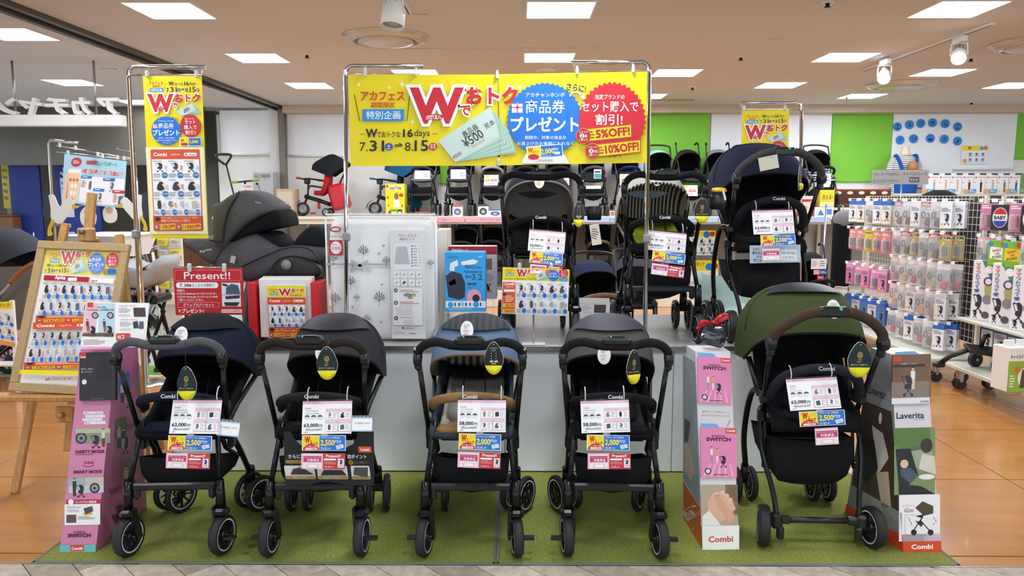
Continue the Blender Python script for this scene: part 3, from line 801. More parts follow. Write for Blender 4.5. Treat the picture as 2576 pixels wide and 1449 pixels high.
S5 = laverita('olive green high-seat stroller with brown handle at right', (1.385, 3.56, CZ), R(-2), cloth('#3a4420'), m_black, guard='#22262d', grip='#47362b', window=mat('visor_window', '#141a26', .5, var=.1, scale=200), swiv=(R(-12), R(8)), tag_at=(.56, 42, 20))
P1 = sugocal('navy and grey stroller on platform behind the yellow poster stand', (.135, 4.56, PZ), R(0), m_navy, cloth('#85807a'), m_black, guard='#141416', grip='#151517', window=None, inwin=mat('dark_window', '#23242b', .4), swiv=(R(10), R(-8)), group='display strollers on the platform', collar=True, tag_at=(.5, 40, 15), front=R(36))
P2 = sugocal('light grey stroller with striped lining and lime seat on platform', (.85, 4.56, PZ), R(-2), cloth('#b4b4b4'), stripes('lining_beige_stripe', '#b5ad92', '#1b1c20', 44, 0), m_black, cloth('#8f9a1f'), guard='#17171a', grip='#131315', window=stripes('window_black_stripe', '#17181c', '#2a2b30', 40, 0), inwin=mat('pale_window', '#9fb4cc', .3), group='display strollers on the platform', collar=True, tag_at=(.5, 36, 15), front=R(40), win=(8, 12, .26), swiv=(R(-5), R(6)))
P3 = laverita('navy high-seat stroller with grey handle on the platform', (1.48, 4.6, PZ), R(2), m_navy, m_black, guard='#17191f', grip='#3d3c3e', group='display strollers on the platform', swiv=(R(-8), R(10)))
# ---------------------------------------------------------------- recurring printed motifs (design coordinates, y down)
YEL, RED, BLU, ORG, PNK, DRD = '#f4e000', '#cf1f2d', '#0b76d6', '#e0542a', '#f3c6d8', '#b81f2c'
def w_logo(P, x0, y0, x1, y1, small=True):
    w, h = x1 - x0, y1 - y0
    P.text('W', x0, y0 + .05 * h, x0 + .46 * w, y1, RED, .045, halo=('#ffffff', .11))
    P.text('おトク', x0 + .52 * w, y0, x1, y0 + .47 * h, RED, .045, halo=('#ffffff', .13))
    P.text('で', x0 + .45 * w, y0 + .53 * h, x0 + .55 * w, y0 + .82 * h, RED, .03, halo=('#ffffff', .14)); P.up()
    if small:
        P.rrect(x0 + .14 * w, y0 + .78 * h, x0 + .29 * w, y0 + .95 * h, .03 * w, RED); P.text('ダブル', x0 + .15 * w, y0 + .8 * h, x0 + .28 * w, y0 + .93 * h, '#ffffff', .01); P.up()
def w_left(P, x0, y0, x1, y1):
    w, h = x1 - x0, y1 - y0
    P.text('アカフェス', x0 + .12 * w, y0, x0 + .9 * w, y0 + .3 * h, '#d2512e', .03)
    P.text('期間限定', x0 + .3 * w, y0 + .36 * h, x0 + .73 * w, y0 + .54 * h, '#d2512e', .015)
    P.rect(x0 + .15 * w, y0 + .6 * h, x0 + .9 * w, y1, '#1f93dd'); P.up(); P.text('特別企画', x0 + .22 * w, y0 + .66 * h, x0 + .83 * w, y0 + .93 * h, '#ffffff', .01)
    P.line(x0, y0 + .1 * h, x0 + .1 * w, y1, .012 * w, '#333333'); P.line(x1, y0 + .1 * h, x1 - .05 * w, y1, .012 * w, '#333333'); P.up()
def w_dates(P, x0, y0, x1, y1):
    w, h = x1 - x0, y1 - y0; k = '#1b1b1b'
    P.text('W', x0 + .08 * w, y0, x0 + .22 * w, y0 + .37 * h, k, .03); P.text('でおトクな', x0 + .22 * w, y0 + .1 * h, x0 + .52 * w, y0 + .38 * h, k, .01)
    P.text('16', x0 + .56 * w, y0 + .02 * h, x0 + .68 * w, y0 + .36 * h, k, .03); P.text('days', x0 + .7 * w, y0 + .02 * h, x0 + .9 * w, y0 + .42 * h, k, .0)
    P.line(x0, y0 + .22 * h, x0 + .06 * w, y0 + .22 * h, .02 * h, k); P.line(x0 + .93 * w, y0 + .22 * h, x1, y0 + .22 * h, .02 * h, k)
    P.text('7.', x0, y0 + .6 * h, x0 + .1 * w, y1, k, .0); P.text('31', x0 + .13 * w, y0 + .52 * h, x0 + .31 * w, y1, k, .015)
    P.text('⇒', x0 + .45 * w, y0 + .62 * h, x0 + .56 * w, y0 + .88 * h, '#5a5a20', .02)
    P.text('8.', x0 + .58 * w, y0 + .6 * h, x0 + .69 * w, y1, k, .0); P.text('15', x0 + .71 * w, y0 + .52 * h, x0 + .88 * w, y1, k, .015)
    for cx, c, t in ((.375, '#2457a8', '土'), (.945, '#c4261f', '日')):
        P.circ(x0 + cx * w, y0 + .8 * h, .052 * w, c, .17 * h, 18); P.up(); P.text(t, x0 + (cx - .028) * w, y0 + .7 * h, x0 + (cx + .028) * w, y0 + .9 * h, '#ffffff', .01)
    P.up()
def voucher(P, x0, y0, x1, y1, full=False):
    """fan of pale green gift certificates"""
    w, h = x1 - x0, y1 - y0; q = lambda u, v: (x0 + u * w, y0 + v * h)
    for i in range(8, -1, -1):
        t = i / 8
        P.poly([q(0, .62), q(.22, 1.0), q(.78 + .22 * t, .55 + .28 * t), q(.66 + .24 * t, .02 + .40 * t)], ('#a3c9b4', '#b9d8c6')[i % 2] if i else '#cfe3d8'); P.up()
    P.text('商品券', *q(.30, .38), *q(.52, .52), '#4a5a55', .01, rot=R(-32)); P.text('¥500', *q(.30, .50), *q(.58, .66), '#33413c', .012, rot=R(-32))
    if full:
        P.text('アカチャンホンポ', *q(.41, .64), *q(.6, .7), '#c03a3a', .0, rot=R(-32)); P.text('見本', *q(.58, .28), *q(.72, .38), '#222222', .0, rot=R(-32)); P.text('¥500', *q(.18, .84), *q(.3, .91), '#33413c', .0, rot=R(-32))
    P.up()
def blue_burst(P, cx, cy, rx, ry, fine=True):
    P.burst(cx, cy, rx, BLU, ry, 44, .95); P.up()
    t = lambda s, a, b, c, d, e=.01, col='#ffffff': P.text(s, cx + a * rx, cy + b * ry, cx + c * rx, cy + d * ry, col, e)
    t('アカチャンホンポ', -.5, -.72, .52, -.6, .005); t('商品券', -.5, -.52, .52, -.16, .006); t('プレゼント', -.88, -.06, .88, .32, .03)
    P.rect(cx - .86 * rx, cy - .42 * ry, cx - .58 * rx, cy - .18 * ry, '#f0f0f8'); P.up(); P.rect(cx - .74 * rx, cy - .46 * ry, cx - .69 * rx, cy - .18 * ry, '#e083b0'); P.rect(cx - .86 * rx, cy - .34 * ry, cx - .58 * rx, cy - .3 * ry, '#e083b0')
    if fine:
        t('期間中、対象の商品を', -.52, .44, .56, .54, 0); t('お買上げのお客様にもれなく', -.72, .6, .75, .7, 0); t('プレゼント!', -.26, .76, .3, .86, 0)
    P.up()
def red_burst(P, cx, cy, rx, ry, lines=('セット購入で', '割引!')):
    P.burst(cx, cy, rx, RED, ry, 40, .93); P.up()
    t = lambda s, a, b, c, d, e=.03: P.text(s, cx + a * rx, cy + b * ry, cx + c * rx, cy + d * ry, '#ffffff', e)
    t('指定ブランドの', -.5, -.66, .36, -.53, .01)
    if len(lines) == 2: t(lines[0], -.9, -.48, .76, -.2, .012); t(lines[1], -.48, -.14, .3, .14, .012)
    else: t(lines[0], -.5, -.5, .5, -.16, .015); t(lines[1], -.6, -.06, .6, .3, .006); t(lines[2], -.5, .38, .5, .74, .006)
    P.up()
def off_btn(P, x0, y0, x1, y1, s, slant=0., pre=True):
    w, h = x1 - x0, y1 - y0
    P.poly([(x0, y0 + slant), (x1, y0), (x1, y1), (x0, y1 + slant)], '#a8741c'); P.up(); e = .06 * h
    P.poly([(x0 + e, y0 + slant + e), (x1 - e, y0 + e), (x1 - e, y1 - e), (x0 + e, y1 + slant - e)], '#f7d21a'); P.up()
    a = -math.atan2(slant, w)
    P.text(s, x0 + .2 * w, y0 + .2 * h + slant * .4, x1 - .05 * w, y1 - .2 * h + slant * .4, DRD, .035, rot=a)
    if pre: P.small(x0 + .05 * w, y0 + slant + .2 * h, x0 + .17 * w, y1 - .15 * h + slant, 3, '#7a5a10')
    P.up()
def off_dot(P, cx, cy, r, ry, n, t1='よりどり', t3='ご購入で', t2='点'):
    P.burst(cx, cy, r * 1.1, '#e9b21c', ry * 1.1, 22, .93); P.up(); P.circ(cx, cy, r, '#c41f2a', ry); P.up()
    P.circ(cx - .2 * r, cy, r * .32, '#ffffff', ry * .32); P.up()
    P.text(n, cx - .34 * r, cy - .2 * ry, cx - .08 * r, cy + .2 * ry, '#222222', .02); P.text(t2, cx + .15 * r, cy - .2 * ry, cx + (.5 if len(t2) == 1 else .86) * r, cy + .22 * ry, '#ffffff', .02)
    P.text(t1, cx - .6 * r, cy - .66 * ry, cx + .6 * r, cy - .4 * ry, '#ffffff', .01); P.text(t3, cx - .6 * r, cy + .4 * ry, cx + .6 * r, cy + .68 * ry, '#ffffff', .01); P.up()
def icon(P, kind, cx, cy, w, h, col='#23242a'):
    q = lambda L: P.poly([(cx + a * w, cy + b * h) for a, b in L], col)
    if kind == 'stroller':
        q([(-.22, -.45), (.05, -.5), (.26, -.36), (.3, -.1), (-.05, -.12), (-.12, -.3)]); q([(-.12, -.1), (.28, -.1), (.2, .16), (-.18, .16), (-.26, .06)])
        P.line(cx - .1 * w, cy + .12 * h, cx + .26 * w, cy + .42 * h, .05 * w, col); P.line(cx + .2 * w, cy + .12 * h, cx - .22 * w, cy + .42 * h, .05 * w, col); P.line(cx - .24 * w, cy - .44 * h, cx - .44 * w, cy - .42 * h, .05 * w, col); P.line(cx - .42 * w, cy - .42 * h, cx - .14 * w, cy + .1 * h, .035 * w, col)
        for x in (-.24, .27): P.circ(cx + x * w, cy + .43 * h, .09 * w, col, .08 * h, 10)
    elif kind == 'seat':
        q([(-.32, -.1), (-.1, -.44), (.2, -.48), (.34, -.3), (.1, -.2), (.32, .05), (.4, .3), (.1, .46), (-.2, .46), (-.4, .3)])
    elif kind == 'carrier':
        q([(-.2, -.45), (.2, -.45), (.26, .0), (.2, .45), (-.2, .45), (-.26, 0)])
    elif kind == 'bouncer':
        q([(-.4, -.1), (-.2, -.4), (.3, -.36), (.1, -.05), (.36, .05), (.2, .18), (-.3, .14)]); P.line(cx - .3 * w, cy + .1 * h, cx + .3 * w, cy + .46 * h, .04 * w, col); P.line(cx + .25 * w, cy + .1 * h, cx - .3 * w, cy + .46 * h, .04 * w, col)
    else:
        q([(-.35, -.35), (.35, -.45), (.4, .35), (-.3, .45)])
def cell(P, x0, y0, x1, y1, kind, col='#26272e', price='2,500', seed=1, dot=BLU):
    w, h = x1 - x0, y1 - y0
    P.small(x0 + .02 * w, y0 + .02 * h, x0 + .7 * w, y0 + .12 * h, 2, '#9a9a9a', seed=seed)
    icon(P, kind, x0 + .48 * w, y0 + .4 * h, .62 * w, .52 * h, col)
    P.rect(x0 + .8 * w, y0 + .3 * h, x0 + .96 * w, y0 + .55 * h, ('#f3c3cf', '#e9a06a', '#cfd6ee')[seed % 3])
    P.small(x0 + .02 * w, y0 + .74 * h, x0 + .55 * w, y0 + .98 * h, 3, '#8a8a8a', seed=seed + 5)
    P.up(); P.circ(x0 + .78 * w, y0 + .83 * h, .21 * w, dot, .165 * h, 16); P.up()
    if price: P.text(price, x0 + .61 * w, y0 + .77 * h, x0 + .95 * w, y0 + .88 * h, '#ffe95a', .01)
def combi_bar(P, x0, y0, x1, y1, col=ORG, left='Combi', mid=True):
    w, h = x1 - x0, y1 - y0
    P.rect(x0, y0, x1, y1, col); P.up(); P.text(left, x0 + .06 * w, y0 + .3 * h, x0 + .33 * w, y0 + .68 * h, '#ffffff', .03)
    if mid: P.text('angelette', x0 + .41 * w, y0 + .34 * h, x0 + .6 * w, y0 + .68 * h, '#ffd9c8', .0)
    P.rrect(x0 + .68 * w, y0 + .32 * h, x0 + .94 * w, y0 + .68 * h, .02 * w, '#ffffff'); P.up(); P.circ(x0 + .72 * w, y0 + .5 * h, .02 * w, '#c0302a', .1 * h, 12); P.text('nishikawa', x0 + .76 * w, y0 + .4 * h, x0 + .92 * w, y0 + .6 * h, '#c0302a', .0); P.up()
def offer_band(P, x0, y0, x1, y1, txt=True):
    w, h = x1 - x0, y1 - y0
    P.rect(x0, y0, x1, y1, '#cf4a26'); P.up(); P.burst(x0 + .09 * w, y0 + .22 * h, .06 * w, '#222222', .17 * h, 12, .8); P.up()
    if txt:
        P.text('今なら上記のコンビ・アンジェレッテ・西川の', x0 + .17 * w, y0 + .05 * h, x0 + .92 * w, y0 + .22 * h, '#ffe95a', .005); P.text('商品からいずれかをセットで買うと', x0 + .17 * w, y0 + .26 * h, x0 + .76 * w, y0 + .42 * h, '#ffffff', .005)
    else: P.small(x0 + .17 * w, y0 + .08 * h, x0 + .9 * w, y0 + .42 * h, 2, '#ffe0c0')
    off_btn(P, x0 + .12 * w, y0 + .5 * h, x0 + .46 * w, y0 + .92 * h, '5%OFF!', .05 * h); off_btn(P, x0 + .58 * w, y0 + .5 * h, x0 + .99 * w, y0 + .92 * h, '10%OFF!', .05 * h)
    off_dot(P, x0 + .07 * w, y0 + .74 * h, .055 * w, .21 * h, '2'); off_dot(P, x0 + .53 * w, y0 + .74 * h, .055 * w, .21 * h, '3')

# ---------------------------------------------------------------- price cards that hang from the guard bars
def price_card(label, quads, Yt, Yb, price, taxed, model, strip, gift='both', icons=('#8f8b5a', '#24242a', '#4a4f63', '#5a6580')):
    M0 = Matrix.Translation(W(*quads[0][0], Y=Yt))
    t = thing('price_card', label, 'price card', matrix=M0, group='hanging price cards')
    inv = M0.inverted()
    def sub(name, quad, ya, yb, lb=None):
        o, P = sheet(name, lb, None, quad, (ya, ya, yb), '#fbfbfb', .0015, t, pre=inv)
        P.H = homography([(0, 0), (100, 0), (100, 100), (0, 100)], [(-P.w / 2, P.h / 2), (P.w / 2, P.h / 2), (P.w / 2, -P.h / 2), (-P.w / 2, -P.h / 2)])
        return o, P
    o, P = sub('price_sheet', quads[0], Yt, Yb)
    P.rect(0, 0, 100, 9, '#eec3d6'); P.up(); P.text('ファーストベビーカー', 2, 2, 32, 7.5, '#7a5266', 0)
    P.text('Combi', 5, 19, 17, 24, '#d8874a', .02); [P.text(s_, 5, y_, 5 + sum(2.75 if ord(c_) > 255 else 1.45 for c_ in s_), y_ + 5.2, '#3a3a3a', .0) for s_, y_ in zip(model, (27, 34.5))]
    for i in range(3):
        cx = 10 + i * 13; P.circ(cx, 49, 5.2, '#555555', 7.4, 16); P.up(); P.poly([(cx + 4.9 * cos(a), 49 + 7 * sin(a)) for a in [R(-8 + k * 19.6) for k in range(11)]], '#fbfbfb'); P.small(cx - 3, 50, cx + 3, 54, 2, '#999999')
    P.text(price, 4, 68, 33, 80, '#2f2f33', .022); P.text('円', 35, 71, 41, 80, '#2f2f33', .01); P.text('(税込)' + taxed + '円', 8, 83, 40, 91, '#3a3a3a', .005); P.small(5, 94, 16, 97, 1, '#777777')
    for i in range(4):
        x, y = 48 + (i % 2) * 26, 24 + (i // 2) * 36
        P.rect(x, y, x + 24, y + 33, '#e9bccd'); P.up(); P.rect(x + .7, y + 9, x + 23.3, y + 32, '#fdfdfd'); P.up(); P.rect(x + 3, y + 2.5, x + 20, y + 5.5, '#f7e3ec')
        icon(P, ('box', 'stroller', 'seat', 'carrier')[(i + len(label)) % 4], x + 7.5, y + 20, 11, 18, icons[i]); P.small(x + 14, y + 12, x + 22.5, y + 29, 5, '#b5b5b5', seed=i)
    P.build(o)
    if strip:
        o, P = sub('coupon_slip', quads[1], Yb, Yb - .012)
        P.rect(1.5, 3, 40, 97, YEL); P.rect(40, 3, 98.5, 97, '#0c74cf'); P.up()
        P.poly([(21 - 18.5 * cos(PI * k / 24), 97 - 43 * (.94 if k % 2 else 1) * sin(PI * k / 24)) for k in range(25)], RED); P.up()
        P.text('W', 7, 10, 18, 48, RED, .06); P.text('で', 19, 30, 22.5, 44, RED, .03); P.text('おトク', 19, 44, 36, 62, RED, .05); P.text('セット購入で割引!', 5, 66, 38, 76, '#ffffff', .0)
        P.rrect(8, 80, 35, 94, 3, '#fff3f0'); P.up(); P.text('よりどり対象商品', 10, 83, 33, 92, RED, .01); P.rect(27, 10, 36, 26, '#e6d26a')
        P.text('アカチャンホンポ商品券', 43, 9, 86, 22, '#ffffff', .005); P.text(strip, 43, 30, 74, 70, '#ffe04a', .035); P.text('円分', 75, 30, 90, 52, '#ffffff', .01); P.text('プレゼント!', 43, 76, 66, 93, '#ffffff', .02)
        P.poly([(77, 66), (94, 56), (96, 80), (80, 92)], '#d5e6f0'); P.up(); P.small(81, 70, 91, 80, 2, '#8fb3c5')
        P.build(o)
        q = quads[1]
        if gift:
            o, P = sub('gift_slip', quads[2], Yb - .012, Yb - .022)
            x1 = 50 if gift == 'both' else 100
            P.rect(0, 0, x1, 100, '#f2c3cf'); P.up(); P.rect(4, 8, x1 - 3, 94, '#fbe9ee'); P.up(); P.rect(5, 16, x1 - 4, 56, '#c7346f'); P.up()
            P.text('マタニティプレミアムクーポン', 7, 20, x1 - 6, 29, '#ffffff', 0); P.text('対象商品', 5 + .18 * x1, 33, x1 * .82, 52, '#ffffff', .008)
            P.rrect(.25 * x1, 66, .8 * x1, 92, 4, '#efd3c9'); P.up(); P.rrect(.32 * x1, 70, .73 * x1, 88, 4, '#fdf8f6')
            if gift == 'both':
                P.rect(50, 0, 100, 100, '#c9303c'); P.up(); P.text('Present!!', 57, 6, 90, 24, '#ffffff', .02); P.rrect(52, 32, 80, 43, 3, '#ffffff'); P.small(53, 50, 82, 72, 3, '#e79a9a'); P.text('プレゼント!', 54, 78, 74, 92, '#ffffff', .01); P.rect(84, 32, 98, 90, '#e9e9ee'); P.up(); icon(P, 'stroller', 91, 60, 12, 42, '#2a3145')
            elif gift == 'order':
                pass
            P.build(o)
            a = inv @ ((W(*quads[2][0], Y=Yb - .01) * .8 + W(*quads[2][1], Y=Yb - .01) * .2)); b = inv @ ((W(*quads[1][3], Y=Yb - .01) * .8 + W(*quads[1][2], Y=Yb - .01) * .2))
        c = inv @ ((W(*quads[0][2], Y=Yb - .004) + W(*quads[0][3], Y=Yb - .004)) / 2)
        MB().box(tuple(c), (.03, .0006, .02)).build('clear_tape', m_clear, t)
    # sleeve edge and cords
    a, b = inv @ W(*quads[0][0], Y=Yt), inv @ W(*quads[0][1], Y=Yt)
    MB().tube([a + V((0, 0, .004)), b + V((0, 0, .004))], .003, 6).build('sleeve_edge', mat('sleeve_black', '#2a2a2c', .3), t)
    for k in (.1, .9):
        p = a * (1 - k) + b * k
        MB().tube(spl([p, p + V((0, -.004, .022)), p + V((0, .014, .05)), p + V((0, .03, .055))], 3), .0026, 5).build('cord', m_cord, t)
    return t
SW, SX = ('スゴカルSwitch plus', 'エッグショック EX AM'), ('スゴカルSwitch plus', 'エッグショック XL')
LV = ('ラベリタ', 'エッグショック AL')
price_card('price card of 63,000 yen hanging on the navy stroller by the pink stand', [[(435.5, 1006.5), (559, 1007), (543, 1094), (415, 1091)], [(423.6, 1095), (533.5, 1097), (529.6, 1134.7), (420.3, 1131.7)], [(418.4, 1139), (528, 1141.6), (526, 1180), (415, 1177.5)]], 3.205, 3.15, '63,000', '69,300', SW, '2,500')
price_card('price card of 63,000 yen hanging in front of the black info apron', [[(762, 1010), (886, 1008), (880, 1092.7), (752, 1092.7)], [(760, 1095), (870, 1095), (868, 1133), (758, 1134)], [(758, 1140.3), (868, 1141.3), (866, 1179.4), (756.5, 1179.4)]], 3.205, 3.16, '63,000', '69,300', SW, '2,500')
price_card('price card of 58,000 yen hanging from the tan guard bar', [[(1152, 1005.7), (1273, 1007), (1268.7, 1089), (1146.3, 1086)], [(1154.6, 1090), (1261, 1093.3), (1260.3, 1132), (1152.3, 1130.4)], [(1152.3, 1136), (1260.3, 1140.6), (1258.2, 1180), (1150.2, 1175.3)]], 3.205, 3.17, '58,000', '63,800', SX, '2,000')
price_card('price card of 58,000 yen hanging on the dark grey stroller', [[(1460, 1009), (1581.6, 1005.6), (1588, 1091.6), (1463.4, 1090)], [(1476.3, 1093.3), (1584, 1095), (1584.6, 1132.8), (1477, 1132)], [(1478.3, 1140.6), (1586.6, 1140.6), (1586.6, 1181), (1478.3, 1180)]], 3.205, 3.17, '58,000', '63,800', SX, '2,000')
price_card('price card of 63,000 yen hanging on the olive stroller', [[(1976.8, 955), (2104.3, 947.8), (2127, 1028), (1996.5, 1033.3)], [(2009.6, 1036), (2124.4, 1030.2), (2130, 1068), (2016.4, 1073.7)], [(2049.4, 1078), (2107.5, 1074.7), (2111, 1117.6), (2054.5, 1120.3)]], 3.27, 3.22, '63,000', '69,300', LV, '2,500', 'pink')
price_card('price card of 58,000 yen on the platform stroller behind the yellow poster', [[(1332, 576.7), (1423.6, 584.8), (1422.8, 638), (1329.4, 630.3)], [(1334, 631.7), (1416.4, 639), (1415.5, 665.7), (1333, 660.7)], [(1334, 664), (1416, 671), (1415, 692), (1333, 688)]], 4.305, 4.28, '58,000', '63,800', SX, '2,000')
price_card('price card of 58,000 yen on the lime-seated platform stroller', [[(1631.6, 578.6), (1727.5, 588.6), (1727, 639.8), (1633.4, 628.3)], [(1642.4, 630), (1724.4, 640.4), (1723, 667.8), (1641.2, 656)], [(1640.6, 661.6), (1723, 672.4), (1721, 701), (1639.3, 689.5)]], 4.305, 4.28, '58,000', '63,800', SX, '2,000')
price_card('price card of 63,000 yen on the navy high-seat platform stroller', [[(1891.4, 530), (1994.2, 527.5), (2002.4, 588), (1900, 589.7)], [(1913, 591.6), (2000.6, 589.7), (2002.4, 618.8), (1914, 618.8)], [(1917.5, 626), (1961, 625), (1963, 655), (1919.5, 656)]], 4.34, 4.30, '63,000', '69,300', LV, '2,500', 'pink')
# small white notice cards clipped beside two price cards
for q, y, lb in (([(549.5, 1053.3), (605, 1058.3), (598.6, 1099.7), (542.6, 1094.7)], 3.18, 'small white in-use notice card on the navy stroller'), ([(886, 1045), (936.8, 1045), (933.7, 1086.3), (880.6, 1085.4)], 3.18, 'small white in-use notice card on the charcoal stroller')):
    o, P = sheet('notice_card', lb, 'card', q, (y, y, y - .02), '#fafafa', .0015, group='notice cards')
    P.H = homography([(0, 0), (1, 0), (1, 1), (0, 1)], [(-P.w / 2, P.h / 2), (P.w / 2, P.h / 2), (P.w / 2, -P.h / 2), (-P.w / 2, -P.h / 2)])
    P.rect(0, 0, 1, .12, '#8a8d90'); P.rect(0, .12, 1, .2, '#a9d0ea'); P.rect(0, .92, 1, 1, '#a9d0ea'); P.text('ただいま商品切らしております', .12, .42, .9, .54, '#444444', 0); P.up(); [P.circ(.12 + .19 * i, .06, .03, '#2a2a2c', .05, 8) for i in range(5)]; P.build(o)
o, P = sheet('trial_board', 'pale blue trial notice board under the navy high-seat stroller price card', 'notice board', [(1886, 617.7), (2013.6, 615), (2012.5, 655), (1886, 662.4)], (4.36, 4.36, 4.35), '#b9cfe0', .004)
P.text('\\お試し', 1893, 623, 1917, 630, '#c0392b', .02); P.text('赤ちゃん', 1893, 632, 1922, 640, '#1d3c6a', .03); P.text('クイ', 1905, 642, 1917, 648, '#1d3c6a', .03); P.text('押しや', 1896, 651, 1918, 659, '#1d3c6a', .03); P.up(); P.rect(1965, 626, 2005, 652, '#eaf2f5'); P.text('お取り寄せ商品', 1968, 632, 2002, 638, '#3a4a4a', .0); P.text('となります。', 1972, 642, 1998, 648, '#3a4a4a', .0); P.build(o)

# egg-shaped hang tags
def egg_tag(label, x0, y0, x1, y1, Y, hang, dark='#10282c', style=0, turn=0.):
    c = W((x0 + x1) / 2, (y0 + y1) / 2, Y=Y); a = W(x0, y0, Y=Y); b = W(x1, y1, Y=Y); w, h = b.x - a.x, a.z - b.z
    M = Matrix.Translation(c) @ Matrix.Rotation(turn, 4, 'Z') @ FACE
    t = thing('hang_tag', label, 'hang tag', matrix=M, group='egg-shaped hang tags')
    pts = []
    for i in range(28):
        an = 2 * PI * i / 28; yy = sin(an) * h / 2; k = 1 - .28 * (yy / (h / 2)) if yy > 0 else 1
        pts.append((cos(an) * w / 2 * k, yy))
    MB().prism(pts, -.002, .002).build('card', ink(dark), t)
    e = [p for p in pts if p[1] <= -h * .17] ; e = sorted(e, key=lambda p: math.atan2(p[1], p[0]) % (2 * PI))
    cy = sum(p[1] for p in e) / len(e)
    rows = []
    for k, zz in ((1.0, .0022), (1.0, .006), (.8, .013), (.4, .017), (.02, .018)): rows.append([(p[0] * k, cy + (p[1] - cy) * k, zz) for p in e])
    MB().grid(rows, True, True).build('yellow_cushion', mat('tag_yellow', '#e8dc14', .6, var=.05), t)
    MB().prism([(p[0] * 1.03, p[1] * 1.03) for p in pts], -.0042, -.0022).build('back_card', ink('#e9e6dc'), t)
    P = Print(w, h, z0=.0024)
    if style == 0:
        g = '#b59a4a'; P.circ(.5, .36, .12, g, .09, 20); P.up(); P.circ(.5, .36, .085, dark, .062, 18); P.up(); P.text('e', .44, .32, .56, .41, g, .01); P.line(.42, .48, .58, .48, .014, g); P.line(.4, .52, .6, .52, .01, g); P.small(.38, .55, .62, .6, 1, g); P.text('産まれたての頭を守る。', .12, .615, .88, .665, '#d9d2b4', .0)
    else:
        P.text('この卵で命がけの、', .28, .16, .72, .2, '#e6e6e6', 0); P.text('いまもある。', .36, .23, .64, .27, '#e6e6e6', 0)
        for x in (.38, .62):
            for y in (.33, .41, .49): P.rect(x - .015, y, x + .015, y + .03, '#e6e6e6')
            P.poly([(x - .1, .62), (x - .06, .56), (x + .08, .56), (x + .11, .62)], '#cfc8a0')
        P.text('Combi', .38, .64, .62, .675, '#ffffff', .02)
    P.up(); P.circ(.5, .06, .03, '#d8d8d8', .017, 10); P.build(t)
    if hang:
        p = M.inverted() @ W(*hang, Y=Y + .02)
        MB().tube([(0, h / 2 * .9, 0), ((p.x) * .5, (p.y + h / 2) / 2, p.z * .4), tuple(p)], .0018, 5).build('string', m_blackp, t)
egg_tag('dark egg-shaped tag with yellow base hanging on the navy stroller', 443, 923, 496, 1007, 3.14, (467, 855), turn=R(0))
egg_tag('dark egg-shaped tag hanging on the charcoal stroller with brown handle', 795, 873, 850, 955, 3.14, (828, 858))
egg_tag('black egg-shaped tag with arrow print on the denim-blue stroller', 1218, 861, 1266, 942, 3.14, (1242, 850), '#15171a', 1)
egg_tag('black egg-shaped tag hanging on the dark grey stroller', 1575, 881, 1614, 966, 3.14, (1596, 850), '#15171a', 0, R(25))
egg_tag('dark egg-shaped tag hanging at the olive stroller handle', 2136, 861, 2189, 949, 3.2, (2167, 812))
egg_tag('black egg-shaped tag on the navy and grey platform stroller', 1442, 506, 1470, 571, 4.28, (1457, 470), '#15171a', 1)
egg_tag('black egg-shaped tag on the light grey platform stroller', 1747, 498, 1785, 562, 4.28, (1770, 460), '#15171a', 0)
egg_tag('egg-shaped tag turned edge-on on the navy high-seat stroller', 2003, 414, 2023, 479, 4.3, (2016, 395), '#15171a', 0, R(55))
# black info apron on the charcoal stroller
q = [(232, 960), (945, 962), (905, 1388), (172, 1388)]
o, P = sheet('info_apron', 'black printed info apron hung across the charcoal stroller legs', 'info board', q, (3.2, 3.2, 3.19), '#131315', .003, crop=(640, 780, 3.15))
ap = [P.L(x, y) for x, y in ((232, 960), (285, 962), (300, 1000), (330, 1050), (372, 1086), (715, 1086), (770, 1060), (810, 1000), (820, 962), (945, 962), (905, 1388), (680, 1388), (600, 1366), (520, 1358), (440, 1366), (370, 1388), (172, 1388))]
o.data = MB().prism([(p.x, p.y) for p in ap][::-1], -.003, 0).build('x', ink('#131315')).data; bpy.data.objects.remove(bpy.data.objects['x'])
P.text('さらに進', 238, 1140, 372, 1172, '#e8e8e8', .02); P.text('適ポイント', 712, 1140, 866, 1172, '#e8e8e8', .02); P.rect(808, 1078, 912, 1124, '#d95a2b'); P.up(); P.text('Combi', 825, 1092, 893, 1110, '#ffffff', .03)
P.rrect(208, 1184, 400, 1212, 10, '#9a7b36'); P.rrect(716, 1186, 884, 1220, 10, '#2a2620'); P.up(); P.circ(736, 1203, 20, '#a8853a'); P.up(); P.text('NEW', 722, 1197, 750, 1209, '#2a2010', .01); P.text('シューズポケット', 768, 1194, 862, 1210, '#b99a55', 0)
for x0, x1 in ((190, 435), (455, 700), (730, 882)):
    P.rrect(x0, 1228, x1, 1336, 10, '#d9d5d0'); P.up(); P.rect(x0 + 4, 1310, x1 - 4, 1334, '#9a7b36'); P.up()
P.text('洗えるグリップカバー', 250, 1314, 380, 1330, '#fff6dc', 0); P.text('持ち方グリップカバー', 500, 1314, 640, 1330, '#fff6dc', 0)
P.poly([(235, 1300), (260, 1255), (330, 1238), (425, 1300)], '#3a3434'); P.poly([(480, 1305), (510, 1262), (660, 1262), (690, 1305)], '#2a2a2c'); P.poly([(745, 1300), (760, 1240), (870, 1240), (860, 1320)], '#4a4845')
P.build(o)

